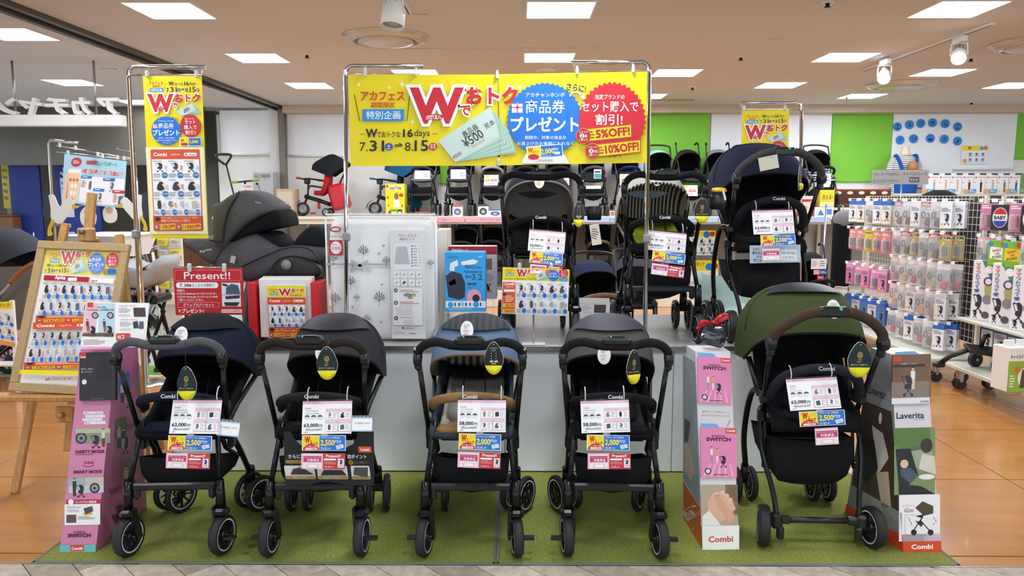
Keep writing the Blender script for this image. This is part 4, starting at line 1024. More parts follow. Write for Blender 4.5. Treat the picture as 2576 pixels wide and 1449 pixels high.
# ---------------------------------------------------------------- big banner on two chrome poles
BY = 4.268
cr = (860, 0, 2.995)
t = thing('banner', 'wide yellow campaign banner hung between two chrome poles', 'banner', W(1250, 300, Y=BY))
inv = Matrix.Translation(-t.location)
f = lambda x, y: (860 + x / 2.995, y / 2.995)
for nm, q in (('l', [(48, 563), (1174, 561), (1184, 1246), (78, 1250)]), ('r', [(1178, 559), (2300, 538), (2290, 1239), (1187, 1246)])):
    q = [f(*p) for p in q]
    M, w, h = frame_from(W(*q[0], Y=BY), W(*q[1], Y=BY), W(*q[3], Y=BY))
    o = MB().box((0, 0, -.001), (w, h, .002)).build('banner_panel', ink(YEL), t, matrix=inv @ M)
q = [(48, 563), (2300, 538), (2290, 1239), (78, 1250)]
M, w, h = frame_from(*[W(*f(*q[i]), Y=BY) for i in (0, 1, 3)])
P = Print(w, h, q, z0=.006, step=.0003)
w_left(P, 96, 690, 508, 915)
for x, y, r in ((130, 640, 24), (357, 663, 20), (450, 636, 32), (1120, 650, 20), (1333, 658, 26), (530, 920, 22)): P.poly([(x, y - r), (x + r * .2, y - r * .2), (x + r * .7, y), (x + r * .2, y + r * .2), (x, y + r), (x - r * .2, y + r * .2), (x - r * .7, y), (x - r * .2, y - r * .2)], '#fffbe0')
w_dates(P, 140, 975, 715, 1140)
voucher(P, 722, 800, 1310, 1228, True)
w_logo(P, 530, 665, 1310, 920)
P.text('ダブル', 628, 872, 722, 905, '#ffffff', .02)
blue_burst(P, 1520, 905, 288, 282)
P.poly([(1345, 1240), (1375, 1170), (1440, 1120), (1520, 1105), (1610, 1125), (1670, 1175), (1705, 1240)], '#e9eef5'); P.up()
P.poly([(1380, 1112), (1650, 1092), (1660, 1182), (1390, 1208)], '#ffffff'); P.up(); P.poly([(1384, 1118), (1484, 1110), (1492, 1196), (1394, 1204)], YEL); P.poly([(1488, 1109), (1646, 1097), (1654, 1180), (1496, 1194)], '#0c74cf'); P.up(); P.text('W', 1395, 1122, 1428, 1156, RED, .04); P.text('おトク', 1428, 1142, 1474, 1160, RED, .03); P.text('2,000', 1492, 1128, 1588, 1172, '#ffe04a', .03, rot=R(-5)); P.text('円分', 1588, 1122, 1622, 1142, '#ffffff', .01); P.text('プレゼント!', 1500, 1174, 1570, 1190, '#ffffff', .01, rot=R(-5)); P.rect(1590, 1150, 1635, 1172, '#cfe3ec'); P.burst(1436, 1190, 44, RED, 22, 16, .9)
P.text('このPOPが目印', 1455, 1208, 1580, 1228, '#333333', .0); P.up()
red_burst(P, 2030, 908, 260, 290)
P.text('さらに!', 1685, 640, 1830, 692, '#1b1b1b', .03, halo=('#f9ef60', .08), rot=R(8))
arc = [(1695 + 12, 732), (1722, 706), (1752, 697), (1782, 706), (1800, 728)]
for i in range(4): P.line(*arc[i], *arc[i + 1], 18, '#1b1b1b')
P.up()
for i in range(4): P.line(*arc[i], *arc[i + 1], 12, '#ffffff')
P.poly([(1782, 728), (1822, 715), (1818, 758)], '#ffffff'); P.up()
off_btn(P, 1840, 945, 2178, 1045, '5%OFF!', 32); off_btn(P, 1910, 1062, 2246, 1160, '10%OFF!', 34)
off_dot(P, 1812, 1032, 54, 56, '2'); off_dot(P, 1880, 1148, 54, 56, '3', t2='点以上')
P.text('※写真はイメージです。', 1210, 1170, 1316, 1184, '#7a7020', 0); P.line(1179, 562, 1186, 1246, 2.5, '#a89c20')
P.build(t, 'print', inv @ M)
m_clip = mat('clip_plastic', '#e4e6e6', .15, var=0, alpha=.7)
def clip(parent, x, y, Y, inv, big=1.):
    p = inv @ W(x, y, Y=Y); MB().rbox(tuple(p + V((0, -.006, 0))), (.018 * big, .018, .036 * big), .004).tube([p + V((0, 0, .01)), p + V((0, 0, .03))], .007, 6).build('clip', m_clip, parent)
for x, y in ((176, 552), (558, 552), (1170, 572), (1772, 538), (2195, 526), (1183, 1226)): clip(t, *f(x, y), BY - .002, inv)
def pole(label, base, top, end_px, arm_y, Y, z_base, rod=True, disc=.14, clamp=None, hook=None):
    """bent chrome display pole: base point x px, top px, arm end px"""
    B = W(base[0], base[1], Y=Y); B.z = z_base; T = W(top[0], top[1], Y=Y); E = W(end_px[0], end_px[1], Y=Y)
    B.x = B.x; t = thing('banner_pole', label, 'display pole', B, 0, 'chrome banner poles')
    sg = 1 if E.x > T.x else -1; d = lambda p: p - B
    P = [V((0, 0, .01)), d(V((T.x, Y, T.z - .06)))]
    P += spl([d(V((T.x, Y, T.z - .06))), d(V((T.x + sg * .008, Y, T.z - .02))), d(V((T.x + sg * .035, Y, T.z))), d(V((T.x + sg * .08, Y, T.z)))], 3)
    P.append(d(E))
    MB().tube(P, .0125, 10).build('post', m_chrome, t)
    MB().lathe([(disc, 0), (disc, .008), (disc * .9, .012), (.02, .014), (.02, .04), (.001, .04)], n=28).build('base_plate', m_steel, t)
    if rod:
        r = MB(); z = T.z - .045 - B.z
        r.tube([(d(T).x, 0, z), (d(E).x - sg * .02, 0, z), (d(E).x - sg * .02, 0, d(E).z)], .005, 6); r.build('hanging_rod', m_chrome, t)
    if clamp:
        c = d(W(*clamp, Y=Y)); MB().rbox((c.x, 0, c.z), (.04, .04, .05), .008).build('clamp', m_grey, t)
    return t
pole('left chrome pole of the big banner beside the bagged baby bedding', (872, 860), (868, 166), (1064, 166), 166, BY + .015, PZ, disc=.045, clamp=(872, 596))
pole('right chrome pole of the big banner in front of the light grey stroller', (1622, 860), (1634, 157), (1435, 158), 157, BY + .015, PZ, disc=.045, clamp=(1627, 600))

# ---------------------------------------------------------------- vertical campaign signs
def vertical_sign(label, quad, Ys, full=True, crop=(0, 0, 2.995)):
    o, P = sheet('campaign_sign', label, 'sign', quad, Ys, YEL, .002, crop=crop)
    # design space: x 1076..1519 scaled, y 573..1798
    P.H = homography([(0, 0), (443, 0), (443, 1225), (0, 1225)], [(-P.w / 2, P.h / 2), (P.w / 2, P.h / 2), (P.w / 2, -P.h / 2), (-P.w / 2, -P.h / 2)])
    w_left(P, 28, 42, 164, 120); w_dates(P, 172, 42, 422, 120)
    voucher(P, 240, 200, 430, 300); w_logo(P, 40, 135, 425, 262)
    blue_burst(P, 160, 408, 114, 110); red_burst(P, 346, 372, 80, 88, ('セット', '購入で', '割引!'))
    P.text('さらに', 210, 310, 262, 330, '#1b1b1b', .02, rot=R(10)); P.rect(258, 460, 425, 525, '#ffffff'); P.up(); P.rect(262, 464, 330, 520, YEL); P.rect(330, 464, 421, 520, '#0c74cf'); P.up(); P.text('W', 268, 470, 292, 492, RED, .03); P.text('2,000', 334, 480, 400, 504, '#ffe04a', .03); P.burst(296, 510, 30, RED, 12, 14, .9)
    if full:
        P.rect(0, 532, 443, 1190, '#fbf6c9'); P.up()
        for i in range(44): P.line(2, 540 + i * 15, 12, 532 + i * 15, 3, '#f1e04a'); P.line(431, 540 + i * 15, 441, 532 + i * 15, 3, '#f1e04a')
        P.rrect(35, 548, 410, 1165, 12, ORG); P.up(); combi_bar(P, 37, 552, 408, 620)
        P.rect(42, 622, 403, 1050, '#fbfbfb'); P.up()
        for r_ in range(2):
            for c_ in range(3): cell(P, 45 + c_ * 119, 628 + r_ * 142, 45 + c_ * 119 + 117, 628 + r_ * 142 + 138, 'stroller' if r_ == 0 else 'seat', ('#26262c', '#3a3850', '#1f1d1c')[c_], ('2,500', '2,000', '2,500')[c_], seed=r_ * 3 + c_)
        for c_, (k, col) in enumerate((('carrier', '#2a3040'), ('bouncer', '#8a8a90'), ('bouncer', '#c9c9c9'), ('box', '#c4c0b8'))): cell(P, 45 + c_ * 89, 912, 45 + c_ * 89 + 87, 1046, k, col, ('1,500', '2,500', '1,000', '500')[c_], seed=c_ + 9)
        offer_band(P, 37, 1050, 408, 1163)
    P.build(o)
    return o
vertical_sign('tall yellow campaign sign hanging from the left chrome pole', [(1076, 573), (1519, 571), (1575, 1796), (1142, 1798)], (4.33, 4.33, 4.31))
pole('chrome pole on the floor holding the tall yellow campaign sign', (374, 1176), (322, 168), (517, 169), 168, 4.345, .001, disc=.15, clamp=(342, 589))
vertical_sign('narrow yellow campaign sign behind the navy high-seat stroller', [(1866, 279), (1985, 275.5), (1988, 605), (1870, 608)], (5.48, 5.48, 5.48), False, (0, 0, 1))
pole('chrome pole behind the platform holding the narrow yellow sign', (2010, 1000), (2017, 259), (1858, 259), 259, 5.5, .001, disc=.14)
for i, (x, y, Y) in enumerate(((370, 186, 4.325), (494, 186, 4.325), (1872, 272, 5.475), (1975, 271, 5.475))):
    MB_ = tag(MB().rbox((0, 0, 0), (.018, .02, .036), .004).build('sign_clip', m_clip, loc=W(x, y, Y=Y)), ('left', 'right')[i % 2] + ' clear clip holding the ' + ('tall' if i < 2 else 'narrow') + ' yellow campaign sign', 'clip', 'sign clips')
# ---------------------------------------------------------------- cardboard A-shaped stands
def face_print(px, pts, z0=.0006):
    """print on a flat face given by its 4 world corners (TL TR BR BL) and where the photograph shows them"""
    M, w, h = frame_from(pts[0], pts[1], pts[3]); inv = M.inverted()
    P = Print(w, h, z0=z0); P.H = homography(px, [tuple((inv @ p).xy) for p in pts])
    return P, M
def pocket(parent, P, M, x0, y0, x1, y1, name='leaflet_pocket', col='#ffffff', d=.012, k=None):
    """a leaflet in a clear pocket standing proud of the stand's face"""
    q = [P.L(x0, y0), P.L(x1, y0), P.L(x1, y1), P.L(x0, y1)]
    pts = [(p.x, p.y) for p in q][::-1]
    o = MB().prism(pts, 0, d).build(name, ink(col), parent, matrix=M)
    Q = Print(P.w, P.h, z0=d + .0005); Q.H = P.H
    return o, Q
FACES = {}
def aframe(label, front, side, Yt, Ytr, zb=CZ, col='#d9d6d8', scol=None):
    Yb = (W(*front[2], z=zb).y + W(*front[3], z=zb).y) / 2
    F = [W(*front[0], Y=Yt), W(*front[1], Y=Yt), W(*front[2], Y=Yb), W(*front[3], Y=Yb)]
    F[1].z = F[0].z; F[2].z = F[3].z = zb
    rear_t = W(*side[0], Y=Ytr); rear_b = W(*side[1], z=zb)
    left = side[2]
    near = 0 if left else 1; nb = 3 if left else 2
    rear_t.z = F[near].z; nn = (F[nb] - F[near]).cross(rear_t - F[near])
    rear_b.x = F[near].x - (nn.y * (rear_b.y - F[near].y) + nn.z * (rear_b.z - F[near].z)) / nn.x
    dt, db = rear_t - F[near], rear_b - F[nb]
    FACES['last'] = F
    B = [F[0] + dt, F[1] + dt, F[2] + db, F[3] + db]
    t = thing('display_stand', label, 'display stand', (F[3] + F[2] + B[2] + B[3]) / 4)
    o = t.location.copy(); o.z = 0; t.location = o
    L = lambda L_: [p - o for p in L_]
    F0, B0 = L(F), L(B)
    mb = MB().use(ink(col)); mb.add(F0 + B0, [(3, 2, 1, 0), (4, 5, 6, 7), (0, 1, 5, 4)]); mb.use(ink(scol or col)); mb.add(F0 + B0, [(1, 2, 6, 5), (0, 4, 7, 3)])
    mb.build('card_body', None, t)
    PF, MF = face_print(front, F0)
    sp = [B0[0], F0[0], F0[3], B0[3]] if left else [F0[1], B0[1], B0[2], F0[2]]
    spx = [side[0], front[0], front[3], side[1]] if left else [front[1], side[0], side[1], front[2]]
    PS, MS = face_print(spx, sp)
    return t, PF, MF, PS, MS
def people(P, x, y, h, top='#4a4038', bottom='#7a4a3a', hair='#3a2a22'):
    P.circ(x, y - h * .43, h * .065, '#e6c4a8', h * .07, 10); P.poly([(x - h * .07, y - h * .42), (x - h * .06, y - h * .52), (x + h * .06, y - h * .52), (x + h * .07, y - h * .46), (x, y - h * .47)], hair)
    P.poly([(x - h * .1, y - h * .35), (x + h * .1, y - h * .35), (x + h * .09, y), (x - h * .09, y)], top); P.poly([(x - h * .09, y), (x + h * .09, y), (x + h * .07, y + h * .45), (x - h * .06, y + h * .45)], bottom)
k7 = lambda x, y: (x / 2.963, 960 + y / 2.963)
k4 = lambda x, y: (x / 2.995, 480 + y / 2.995)
k9 = lambda x, y: (1716 + x / 2.963, 960 + y / 2.963)
k6 = lambda x, y: (1716 + x / 2.995, 480 + y / 2.995)
def in_crop(P, fn):
    """let a Print take coordinates of a zoomed crop"""
    o = P.L; P.L = lambda x, y: o(*fn(x, y)); return P
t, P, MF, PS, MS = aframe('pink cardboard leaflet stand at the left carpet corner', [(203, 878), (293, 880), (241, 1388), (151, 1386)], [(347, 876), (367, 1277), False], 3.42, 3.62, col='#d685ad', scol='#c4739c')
in_crop(P, k7); in_crop(PS, k7)
for x0, y0, x1, y1 in ((622, 225, 770, 244), (636, 250, 782, 270), (614, 275, 764, 294), (630, 298, 787, 319)): P.rect(x0, y0, x1, y1, '#ffffff')
P.up()
for s, x0, y0, x1, y1 in (('月齢やシーンに合わせて', 628, 229, 764, 241), ('「バランスタイヤ」と', 642, 254, 776, 266), ('「シングルタイヤ」を', 620, 279, 758, 291), ('簡単モードチェンジ!', 636, 303, 782, 315)): P.text(s, x0, y0, x1, y1, '#4a2a3a', .0)
P.rect(563, 352, 822, 462, '#8d947a'); P.up(); P.rect(563, 352, 822, 385, '#b9c29a'); P.circ(607, 422, 42, '#26262a', 42); P.up(); P.circ(607, 422, 30, '#8a8a90', 30); P.up(); P.circ(607, 422, 12, '#26262a', 12); people(P, 772, 425, 140, '#d8d0c4', '#6a3428'); icon(P, 'stroller', 715, 450, 90, 100, '#1d1d22')
P.text('SAFETY MODE', 563, 512, 778, 534, '#5a1f3a', .035); P.small(563, 542, 772, 551, 1, '#7a3a58'); P.text('Switch', 628, 592, 698, 614, '#6a2a48', .01)
for i in range(8): P.line(618 + i * 10.5, 622 + 14 * sin(PI * i / 8), 618 + (i + 1) * 10.5, 622 + 14 * sin(PI * (i + 1) / 8), 4, '#5a1f3a')
P.text('SMART MODE', 550, 662, 760, 684, '#5a1f3a', .035); P.rect(515, 715, 775, 830, '#9fb4b8'); P.up(); P.rect(515, 775, 775, 830, '#c9ccd2'); P.rect(640, 715, 775, 775, '#c7bfae'); P.up(); P.circ(708, 795, 38, '#26262a', 38); P.up(); P.circ(708, 795, 26, '#9a9aa0', 26); P.up(); P.circ(708, 795, 10, '#26262a', 10); people(P, 557, 790, 140, '#2c2f36', '#2c2f36'); icon(P, 'stroller', 605, 815, 80, 95, '#16161a')
P.rect(497, 880, 757, 912, '#c0223a'); P.rect(484, 912, 750, 1068, '#f6f3f2'); P.up(); P.circ(532, 895, 20, '#ffffff', 20); P.text('スイッチプラス 限定機能', 566, 888, 722, 906, '#ffffff', .02); P.text('3Dエッグショック', 506, 926, 606, 942, '#444444', .01); P.small(506, 950, 600, 975, 3, '#aaaaaa'); P.rect(498, 990, 572, 1050, '#5a4a48'); P.poly([(625, 945), (690, 928), (700, 965), (640, 990)], '#4a4a44'); P.poly([(620, 980), (690, 968), (690, 990), (640, 998)], '#d9a441'); P.small(584, 1005, 720, 1030, 3, '#777777')
P.text('SUGOCAL', 550, 1112, 642, 1126, '#4a1630', .02); P.text('SWITCH', 510, 1133, 676, 1158, '#4a1630', .045); P.rect(447, 1215, 716, 1270, '#6cc0c4'); P.up(); P.rect(528, 1216, 630, 1262, '#d8372c'); P.up(); P.text('Combi', 538, 1230, 620, 1252, '#ffffff', .03)
P.build(t, 'print', MF)
for x, y, s in ((930, 90, 1.0), (905, 420, 1.0), (955, 720, 1.0)):
    PS.poly([(x - 45, y - 110), (x + 40, y - 130), (x + 40, y + 10), (x - 45, y + 30)], ('#4a6ab0', '#5a7a4a', '#8a7a6a')[int(y / 300)]); PS.up(); people(PS, x - 15, y + 20, 170, '#c9c2ba', '#3a4a66'); people(PS, x + 15, y + 30, 150, '#3a3a40', '#c9c2ba'); icon(PS, 'stroller', x + 35, y + 80, 60, 130, '#17171c'); PS.up()
PS.text('Park', 945, 335, 1010, 385, '#8a3a60', .0, rot=R(-20)); PS.text('Shopping', 815, 785, 915, 850, '#8a3a60', 0., rot=R(-30)); PS.text('SUGOCAL', 870, 920, 950, 985, '#4a1630', .02, rot=R(-32)); PS.text('SWITCH', 838, 965, 985, 1020, '#4a1630', .04, rot=R(-32))
PS.build(t, 'side_print', MS)
# black booklet in the pocket at its top
Pk, Mk = face_print([(203, 878), (293, 880), (241, 1388), (151, 1386)], [p - t.location for p in FACES['last']])
o, Q = pocket(t, Pk, Mk, 206, 887, 296, 1008, 'leaflet_pocket', '#26272b', .02); in_crop(Q, k4)
Q.rect(620, 1222, 668, 1265, '#d8432c'); Q.up(); Q.text('Combi', 624, 1246, 664, 1258, '#ffffff', .03); Q.text('まもる——あそぶ、', 632, 1335, 722, 1350, '#f0f0f0', .0); Q.text('楽しくスイッチ。', 632, 1358, 712, 1372, '#f0f0f0', .0); icon(Q, 'seat', 800, 1350, 150, 180, '#1a1b1e'); Q.circ(655, 1440, 18, '#e9e9e9', 20); Q.text('SUGOCAL Switch', 702, 1478 + 85, 802, 1488 + 85, '#a88a4a', 0); Q.build(o)
# the leaflet sheet that stands on top of it
o, P = sheet('leaflet_sheet', 'white and pink fold-out leaflet propped on the pink stand', 'leaflet', [(645, 838), (1125, 845), (1062, 1188), (583, 1172)], (3.42, 3.42, 3.36), '#fbfbf9', .003, crop=(0, 480, 2.995))
P.poly([(650, 845), (745, 846), (690, 1105), (600, 1092)], '#f3c4cf'); P.poly([(745, 846), (866, 848), (840, 1105), (718, 1100)], '#c3dfec'); P.up(); P.rect(658, 842, 700, 878, '#d8432c')
P.text('こだわり凝縮!', 720, 872, 795, 888, '#3a3a3a', .01); P.text('「スゴカルSwitch」人気の理由をご紹介', 650, 890, 855, 906, '#3a3a3a', .02)
for x in (708, 822): P.circ(x, 940, 26, '#3a3a3e', 26); P.up(); P.circ(x, 940, 17, '#b5b5ba', 17); P.up()
for x, c in ((648, '#b9604a'), (772, '#b9604a')): people(P, x, 1020, 100, '#5a4038', c); icon(P, 'stroller', x + 35, 1060, 70, 80, '#17181c')
P.poly([(612, 1072), (838, 1072), (830, 1104), (600, 1096)], '#6a5a50')
for y in (862, 968): P.text('① 乗り心地や、使いやすさ!', 896, y, 1030, y + 13, '#c0563a', 0); P.small(888, y + 22, 985, y + 62, 4, '#b5b5b5'); P.rrect(884, y + 70, 972, y + 86, 7, '#dcdcdc')
P.rect(1000, 882, 1090, 952, '#4a3438'); P.poly([(988, 990), (1025, 985), (1030, 1040), (990, 1042)], '#3a3850'); P.poly([(1038, 990), (1070, 988), (1066, 1046), (1030, 1046)], '#5a5c66'); P.rrect(852, 1078, 960, 1138, 10, '#d8432c'); P.up(); P.text('Wス', 862, 1092, 918, 1126, '#ffffff', .02); P.small(608, 1122, 780, 1165, 4, '#c9a9a0'); P.small(845, 1150, 1040, 1175, 2, '#b5b5b5'); P.build(o)

# white stand with pink leaflets
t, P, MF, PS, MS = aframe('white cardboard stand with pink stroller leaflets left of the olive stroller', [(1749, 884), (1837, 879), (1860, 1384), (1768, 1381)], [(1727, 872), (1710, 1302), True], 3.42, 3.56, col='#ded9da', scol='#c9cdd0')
in_crop(P, k9); in_crop(PS, k9)
P.rect(140, 768, 415, 1072, '#b9a690'); P.rect(320, 768, 415, 1000, '#a9835a'); P.up(); P.poly([(190, 900), (230, 825), (300, 815), (370, 880), (400, 950), (300, 1040), (190, 1050)], '#e0b294'); P.up(); P.poly([(240, 850), (275, 835), (330, 930), (390, 990), (360, 1070), (330, 1030), (260, 930)], '#d9a486'); P.circ(255, 838, 14, '#ebc4aa'); P.circ(300, 825, 16, '#ebc4aa'); P.circ(335, 850, 15, '#ebc4aa'); P.circ(362, 880, 14, '#ebc4aa'); P.poly([(150, 1000), (200, 960), (290, 1072), (150, 1072)], '#eeeae4'); P.up()
P.rect(150, 1074, 425, 1252, '#f4f2f0'); P.up(); P.text('Combi', 196, 1152, 376, 1194, '#c9562a', .03); P.text('自分らしくて あたらしい、', 152, 214, 340, 228, '#555555', 0); P.text('そんなくらしをイメージしよう。', 140, 242, 356, 256, '#555555', 0)
for i in range(6): P.line(330 + i * 4, 330 - i * 7, 345 + i * 3, 318 - i * 8, 2.5, '#8a9a92')
P.build(t, 'print', MF)
PS.poly([(0, 730), (135, 920), (152, 1248), (0, 1020)], '#c9652c'); PS.up(); PS.poly([(5, -200), (95, -150), (130, 900), (0, 700)], '#93a0a3'); PS.up(); PS.poly([(10, 420), (60, 470), (90, 640), (60, 720), (10, 640)], '#c9b6a4'); PS.poly([(15, 250), (60, 280), (40, 420), (10, 440)], '#3a302c'); PS.text('Combi', 20, 900, 105, 1030, '#e8d8c8', .03, rot=R(55)); PS.circ(80, 1090, 5, '#e8d8c8', 9); PS.circ(18, 992, 5, '#e8d8c8', 9); PS.build(t, 'side_print', MS)
for y0, y1 in ((896, 1013), (1074, 1200)):
    q0, q1 = (1754, 1838) if y0 < 1000 else (1761, 1852)
    Pk, _ = face_print([(1749, 884), (1837, 879), (1860, 1384), (1768, 1381)], [p - t.location for p in FACES['last']])
    o, Q = pocket(t, Pk, MF, q0, y0, q1, y1, col='#e88ab8')
    in_crop(Q, lambda x, y, a=q0, b=q1, c=y0, d=y1: (a + x * (b - a), c + y * (d - c)))
    Q.rect(.68, .01, .99, .11, '#d8502c'); Q.up(); Q.text('Combi', .71, .03, .95, .08, '#ffffff', .02); Q.text('SUGOCAL', .3, .15, .68, .185, '#4a1630', .015); Q.text('SWITCH', .16, .2, .82, .27, '#3a1024', .04)
    for i in range(5): Q.poly([(.05 + i * .2, 1 - .02), (.12 + i * .2, 1 - .02), (.3 + i * .13, .72), (.26 + i * .13, .72)], '#f2b4d2')
    people(Q, .3, .55, .34, '#efece8', '#9a9aa0'); people(Q, .45, .57, .3, '#e0b23a', '#f0ece8'); icon(Q, 'stroller', .62, .68, .24, .24, '#1d1c2a'); Q.circ(.2, .87, .09, '#26262a', .065); Q.up(); Q.circ(.2, .87, .06, '#f2d7e4', .042); Q.small(.35, .93, .95, .97, 1, '#7a3a58'); Q.build(o)
    MB().prism([(Pk.L(a, b).x, Pk.L(a, b).y) for a, b in ((q0 + 2, y0 - 9), (q0 + 2, y0 + 5), (q0 + 50, y0 + 4), (q0 + 40, y0 - 9))], .001, .006).build('blue_divider', ink('#6db3e0'), t, matrix=MF)
# grey stand of the high-seat model
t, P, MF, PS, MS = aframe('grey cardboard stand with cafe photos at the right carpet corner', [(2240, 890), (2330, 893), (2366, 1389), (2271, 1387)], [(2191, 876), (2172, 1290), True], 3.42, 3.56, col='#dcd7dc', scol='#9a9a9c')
in_crop(P, k9); in_crop(PS, k9)
P.text('Laverita', 1598, 232, 1802, 276, '#33302f', .02); P.text('(ラベリタ)', 1724, 280, 1804, 293, '#555555', 0)
P.rect(1580, 345, 1885, 842, '#7d8f5c'); P.up(); P.poly([(1580, 345), (1845, 345), (1850, 500), (1700, 520), (1580, 480)], '#5a7a3a'); P.poly([(1700, 480), (1860, 500), (1870, 640), (1720, 640)], '#9aa98a'); P.up()
P.circ(1820, 480, 45, '#3a2a24', 55); P.poly([(1790, 540), (1880, 560), (1890, 700), (1760, 650)], '#d9cfc2'); P.poly([(1590, 500), (1700, 500), (1730, 600), (1760, 700), (1620, 840), (1600, 620)], '#1d1e24'); P.up(); P.circ(1655, 612, 30, '#e6bfa0', 32); P.poly([(1625, 650), (1700, 640), (1760, 700), (1700, 760), (1630, 700)], '#4a5566'); P.circ(1822, 712, 60, '#efece8', 20); P.poly([(1612, 760), (1780, 780), (1885, 842), (1615, 842)], '#17171b'); P.up()
P.rect(1615, 842, 1920, 1188, '#f2f0f2'); P.rect(1640, 1135, 1918, 1188, '#d9c6d2'); P.up(); P.text('ハイシート', 1640, 915, 1730, 932, '#9a4a3a', 0); P.text('62cm', 1655, 942, 1722, 972, '#9a4a3a', .01); P.poly([(1735, 940), (1790, 892), (1870, 930), (1870, 985), (1800, 1000)], '#4a4024'); P.poly([(1735, 1000), (1800, 990), (1790, 1020)], '#17171b'); P.line(1790, 1010, 1715, 1120, 8, '#17171b'); P.line(1770, 1030, 1850, 1120, 8, '#17171b'); P.line(1795, 985, 1770, 1050, 8, '#17171b'); P.circ(1725, 1122, 22, '#17171b'); P.circ(1850, 1125, 22, '#17171b'); P.poly([(1735, 1035), (1800, 1050), (1780, 1085)], '#26262a'); P.line(1660, 992, 1660, 1145, 2, '#a05a5a'); P.line(1655, 992, 1735, 992, 2, '#a05a5a'); P.line(1655, 1145, 1740, 1145, 2, '#a05a5a')
for i in range(14): P.circ(1680 + (i % 2) * 190 + (i * 7) % 30, 1010 + (i * 13) % 60, 4, '#8a5a6a', 4, 6)
P.rect(1640, 1190, 1930, 1275, '#d9481f'); P.up(); P.text('Combi', 1708, 1213, 1866, 1246, '#ffffff', .03); P.build(t, 'print', MF)
PS.poly([(1350, 930), (1450, 1035), (1645, 1180), (1648, 1268), (1480, 1140), (1345, 980)], '#d9481f'); PS.poly([(1385, 250), (1570, 350), (1640, 1170), (1365, 900)], '#4a3a30'); PS.up(); PS.poly([(1450, 450), (1520, 520), (1560, 700), (1500, 800)], '#d9cfc4'); PS.poly([(1400, 540), (1470, 560), (1500, 760), (1440, 850), (1400, 740)], '#1d2028'); PS.poly([(1490, 780), (1560, 790), (1580, 1010), (1530, 1000)], '#c9b89a'); PS.poly([(1365, 830), (1640, 1060), (1640, 1170), (1365, 900)], '#9a9a94'); PS.up(); PS.circ(1500, 400, 10, '#e9e2cc', 45); PS.text('Laverita', 1412, 150, 1535, 215, '#4a4648', .01, rot=R(26)); PS.circ(1542, 1125, 7, '#e9d8cc', 11); PS.build(t, 'side_print', MS)
Pk, _ = face_print([(2240, 890), (2330, 893), (2366, 1389), (2271, 1387)], [p - t.location for p in FACES['last']])
o, Q = pocket(t, Pk, MF, 2242, 893, 2338, 1015, col='#7a5a40'); in_crop(Q, k6)
Q.rect(1580, 1250, 1640, 1285, '#d8432c'); Q.rect(1580, 1310, 1820, 1330, '#3a2c22'); Q.rect(1568, 1440, 1850, 1560, '#8a7a70'); Q.rect(1568, 1560, 1855, 1605, '#e9e6e4'); Q.up(); people(Q, 1728, 1420, 170, '#e9ecf0', '#e2c6ae'); icon(Q, 'stroller', 1690, 1470, 110, 160, '#2a3038'); Q.text('Laverita', 1785, 1580, 1845, 1596, '#33302f', .01); Q.text('まんの美味しいも、いつも近くに。', 1635, 1300, 1760, 1312, '#f2efe8', 0); Q.build(o)
MB().prism([(Pk.L(a, b).x, Pk.L(a, b).y) for a, b in ((2252, 886), (2252, 893), (2310, 894), (2300, 885))], .001, .006).build('blue_divider', ink('#7ab0dc'), t, matrix=MF)
# gift bag of crinkled film with a red ribbon on top of the white stand
c = W(1787, 868, Y=3.47); zt = W(1785, 878, Y=3.45).z
t = thing('gift_bag', 'grey film gift bag with red ribbon on the white stand', 'gift bag', (c.x, 3.48, zt))
m_film = mat('silver_film', '#4a4d52', .1, .6, var=.6, scale=30, bump=1.)
rr = random.Random(3); Mg = RZ(R(-20)) @ RY(R(14))
rows = []
for i in range(9):
    v = i / 8; wd = (.05, .056, .058, .056, .054, .052, .046, .03, .05)[i]; th = (.012, .03, .034, .032, .03, .024, .014, .006, .004)[i]
    rows.append([Mg @ V((wd * math.copysign(abs(cos(a)) ** .45, cos(a)) + rr.uniform(-.004, .004), th * sin(a) + rr.uniform(-.005, .005), .014 + .13 * v)) for a in [2 * PI * j / 16 for j in range(16)]])
MB().grid(rows, False, True).build('film', m_film, t)
m_ribbon = mat('red_ribbon', '#c4161f', .3, var=.1)
rb = MB()
for L_ in ([(-.02, -.02, .115), (-.05, -.03, .11), (-.07, -.03, .09)], [(.02, -.02, .12), (.045, -.03, .135), (.075, -.03, .15)], [(.01, -.02, .12), (.03, -.035, .15), (.06, -.03, .165)], [(-.01, -.02, .12), (-.045, -.035, .13), (-.06, -.03, .105)]):
    rb.tube(spl(L_, 4), .009, 6, flat=.2)
rb.lathe([(.022, -.006), (.022, .006)], (.02, -.005, .12), RY(R(14)), 12); rb.build('ribbon', m_ribbon, t)

# ---------------------------------------------------------------- easel with framed poster board
m_wood = mat('easel_wood', '#b98b50', .45, var=.25, scale=6, stretch=(14, 14, 1))
m_oak = mat('frame_oak', '#b3976a', .5, var=.08, scale=5, stretch=(12, 12, 2))
def beam(mb, a, b, w, d):
    a, b = V(a), V(b); z = (b - a).normalized(); x = V((1, 0, 0)); x = (x - z * x.dot(z)).normalized(); y = z.cross(x)
    M = Matrix((x, y, z)).transposed(); return mb.rbox(tuple((a + b) / 2), (w, d, (b - a).length), .004, M)
fq = [k4(305, 380), k4(990, 408), (292, 1002), (52, 985)]
Mb, bw, bh = frame_from(W(*fq[0], Y=4.18), W(*fq[1], Y=4.14), W(*fq[3], Y=3.9))
o0 = W(150, 1240, z=0)
t = thing('easel', 'wooden display easel holding the framed poster board', 'easel', (o0.x, o0.y, 0)); b0 = t.location
n = Mb.to_3x3() @ V((0, 0, 1))
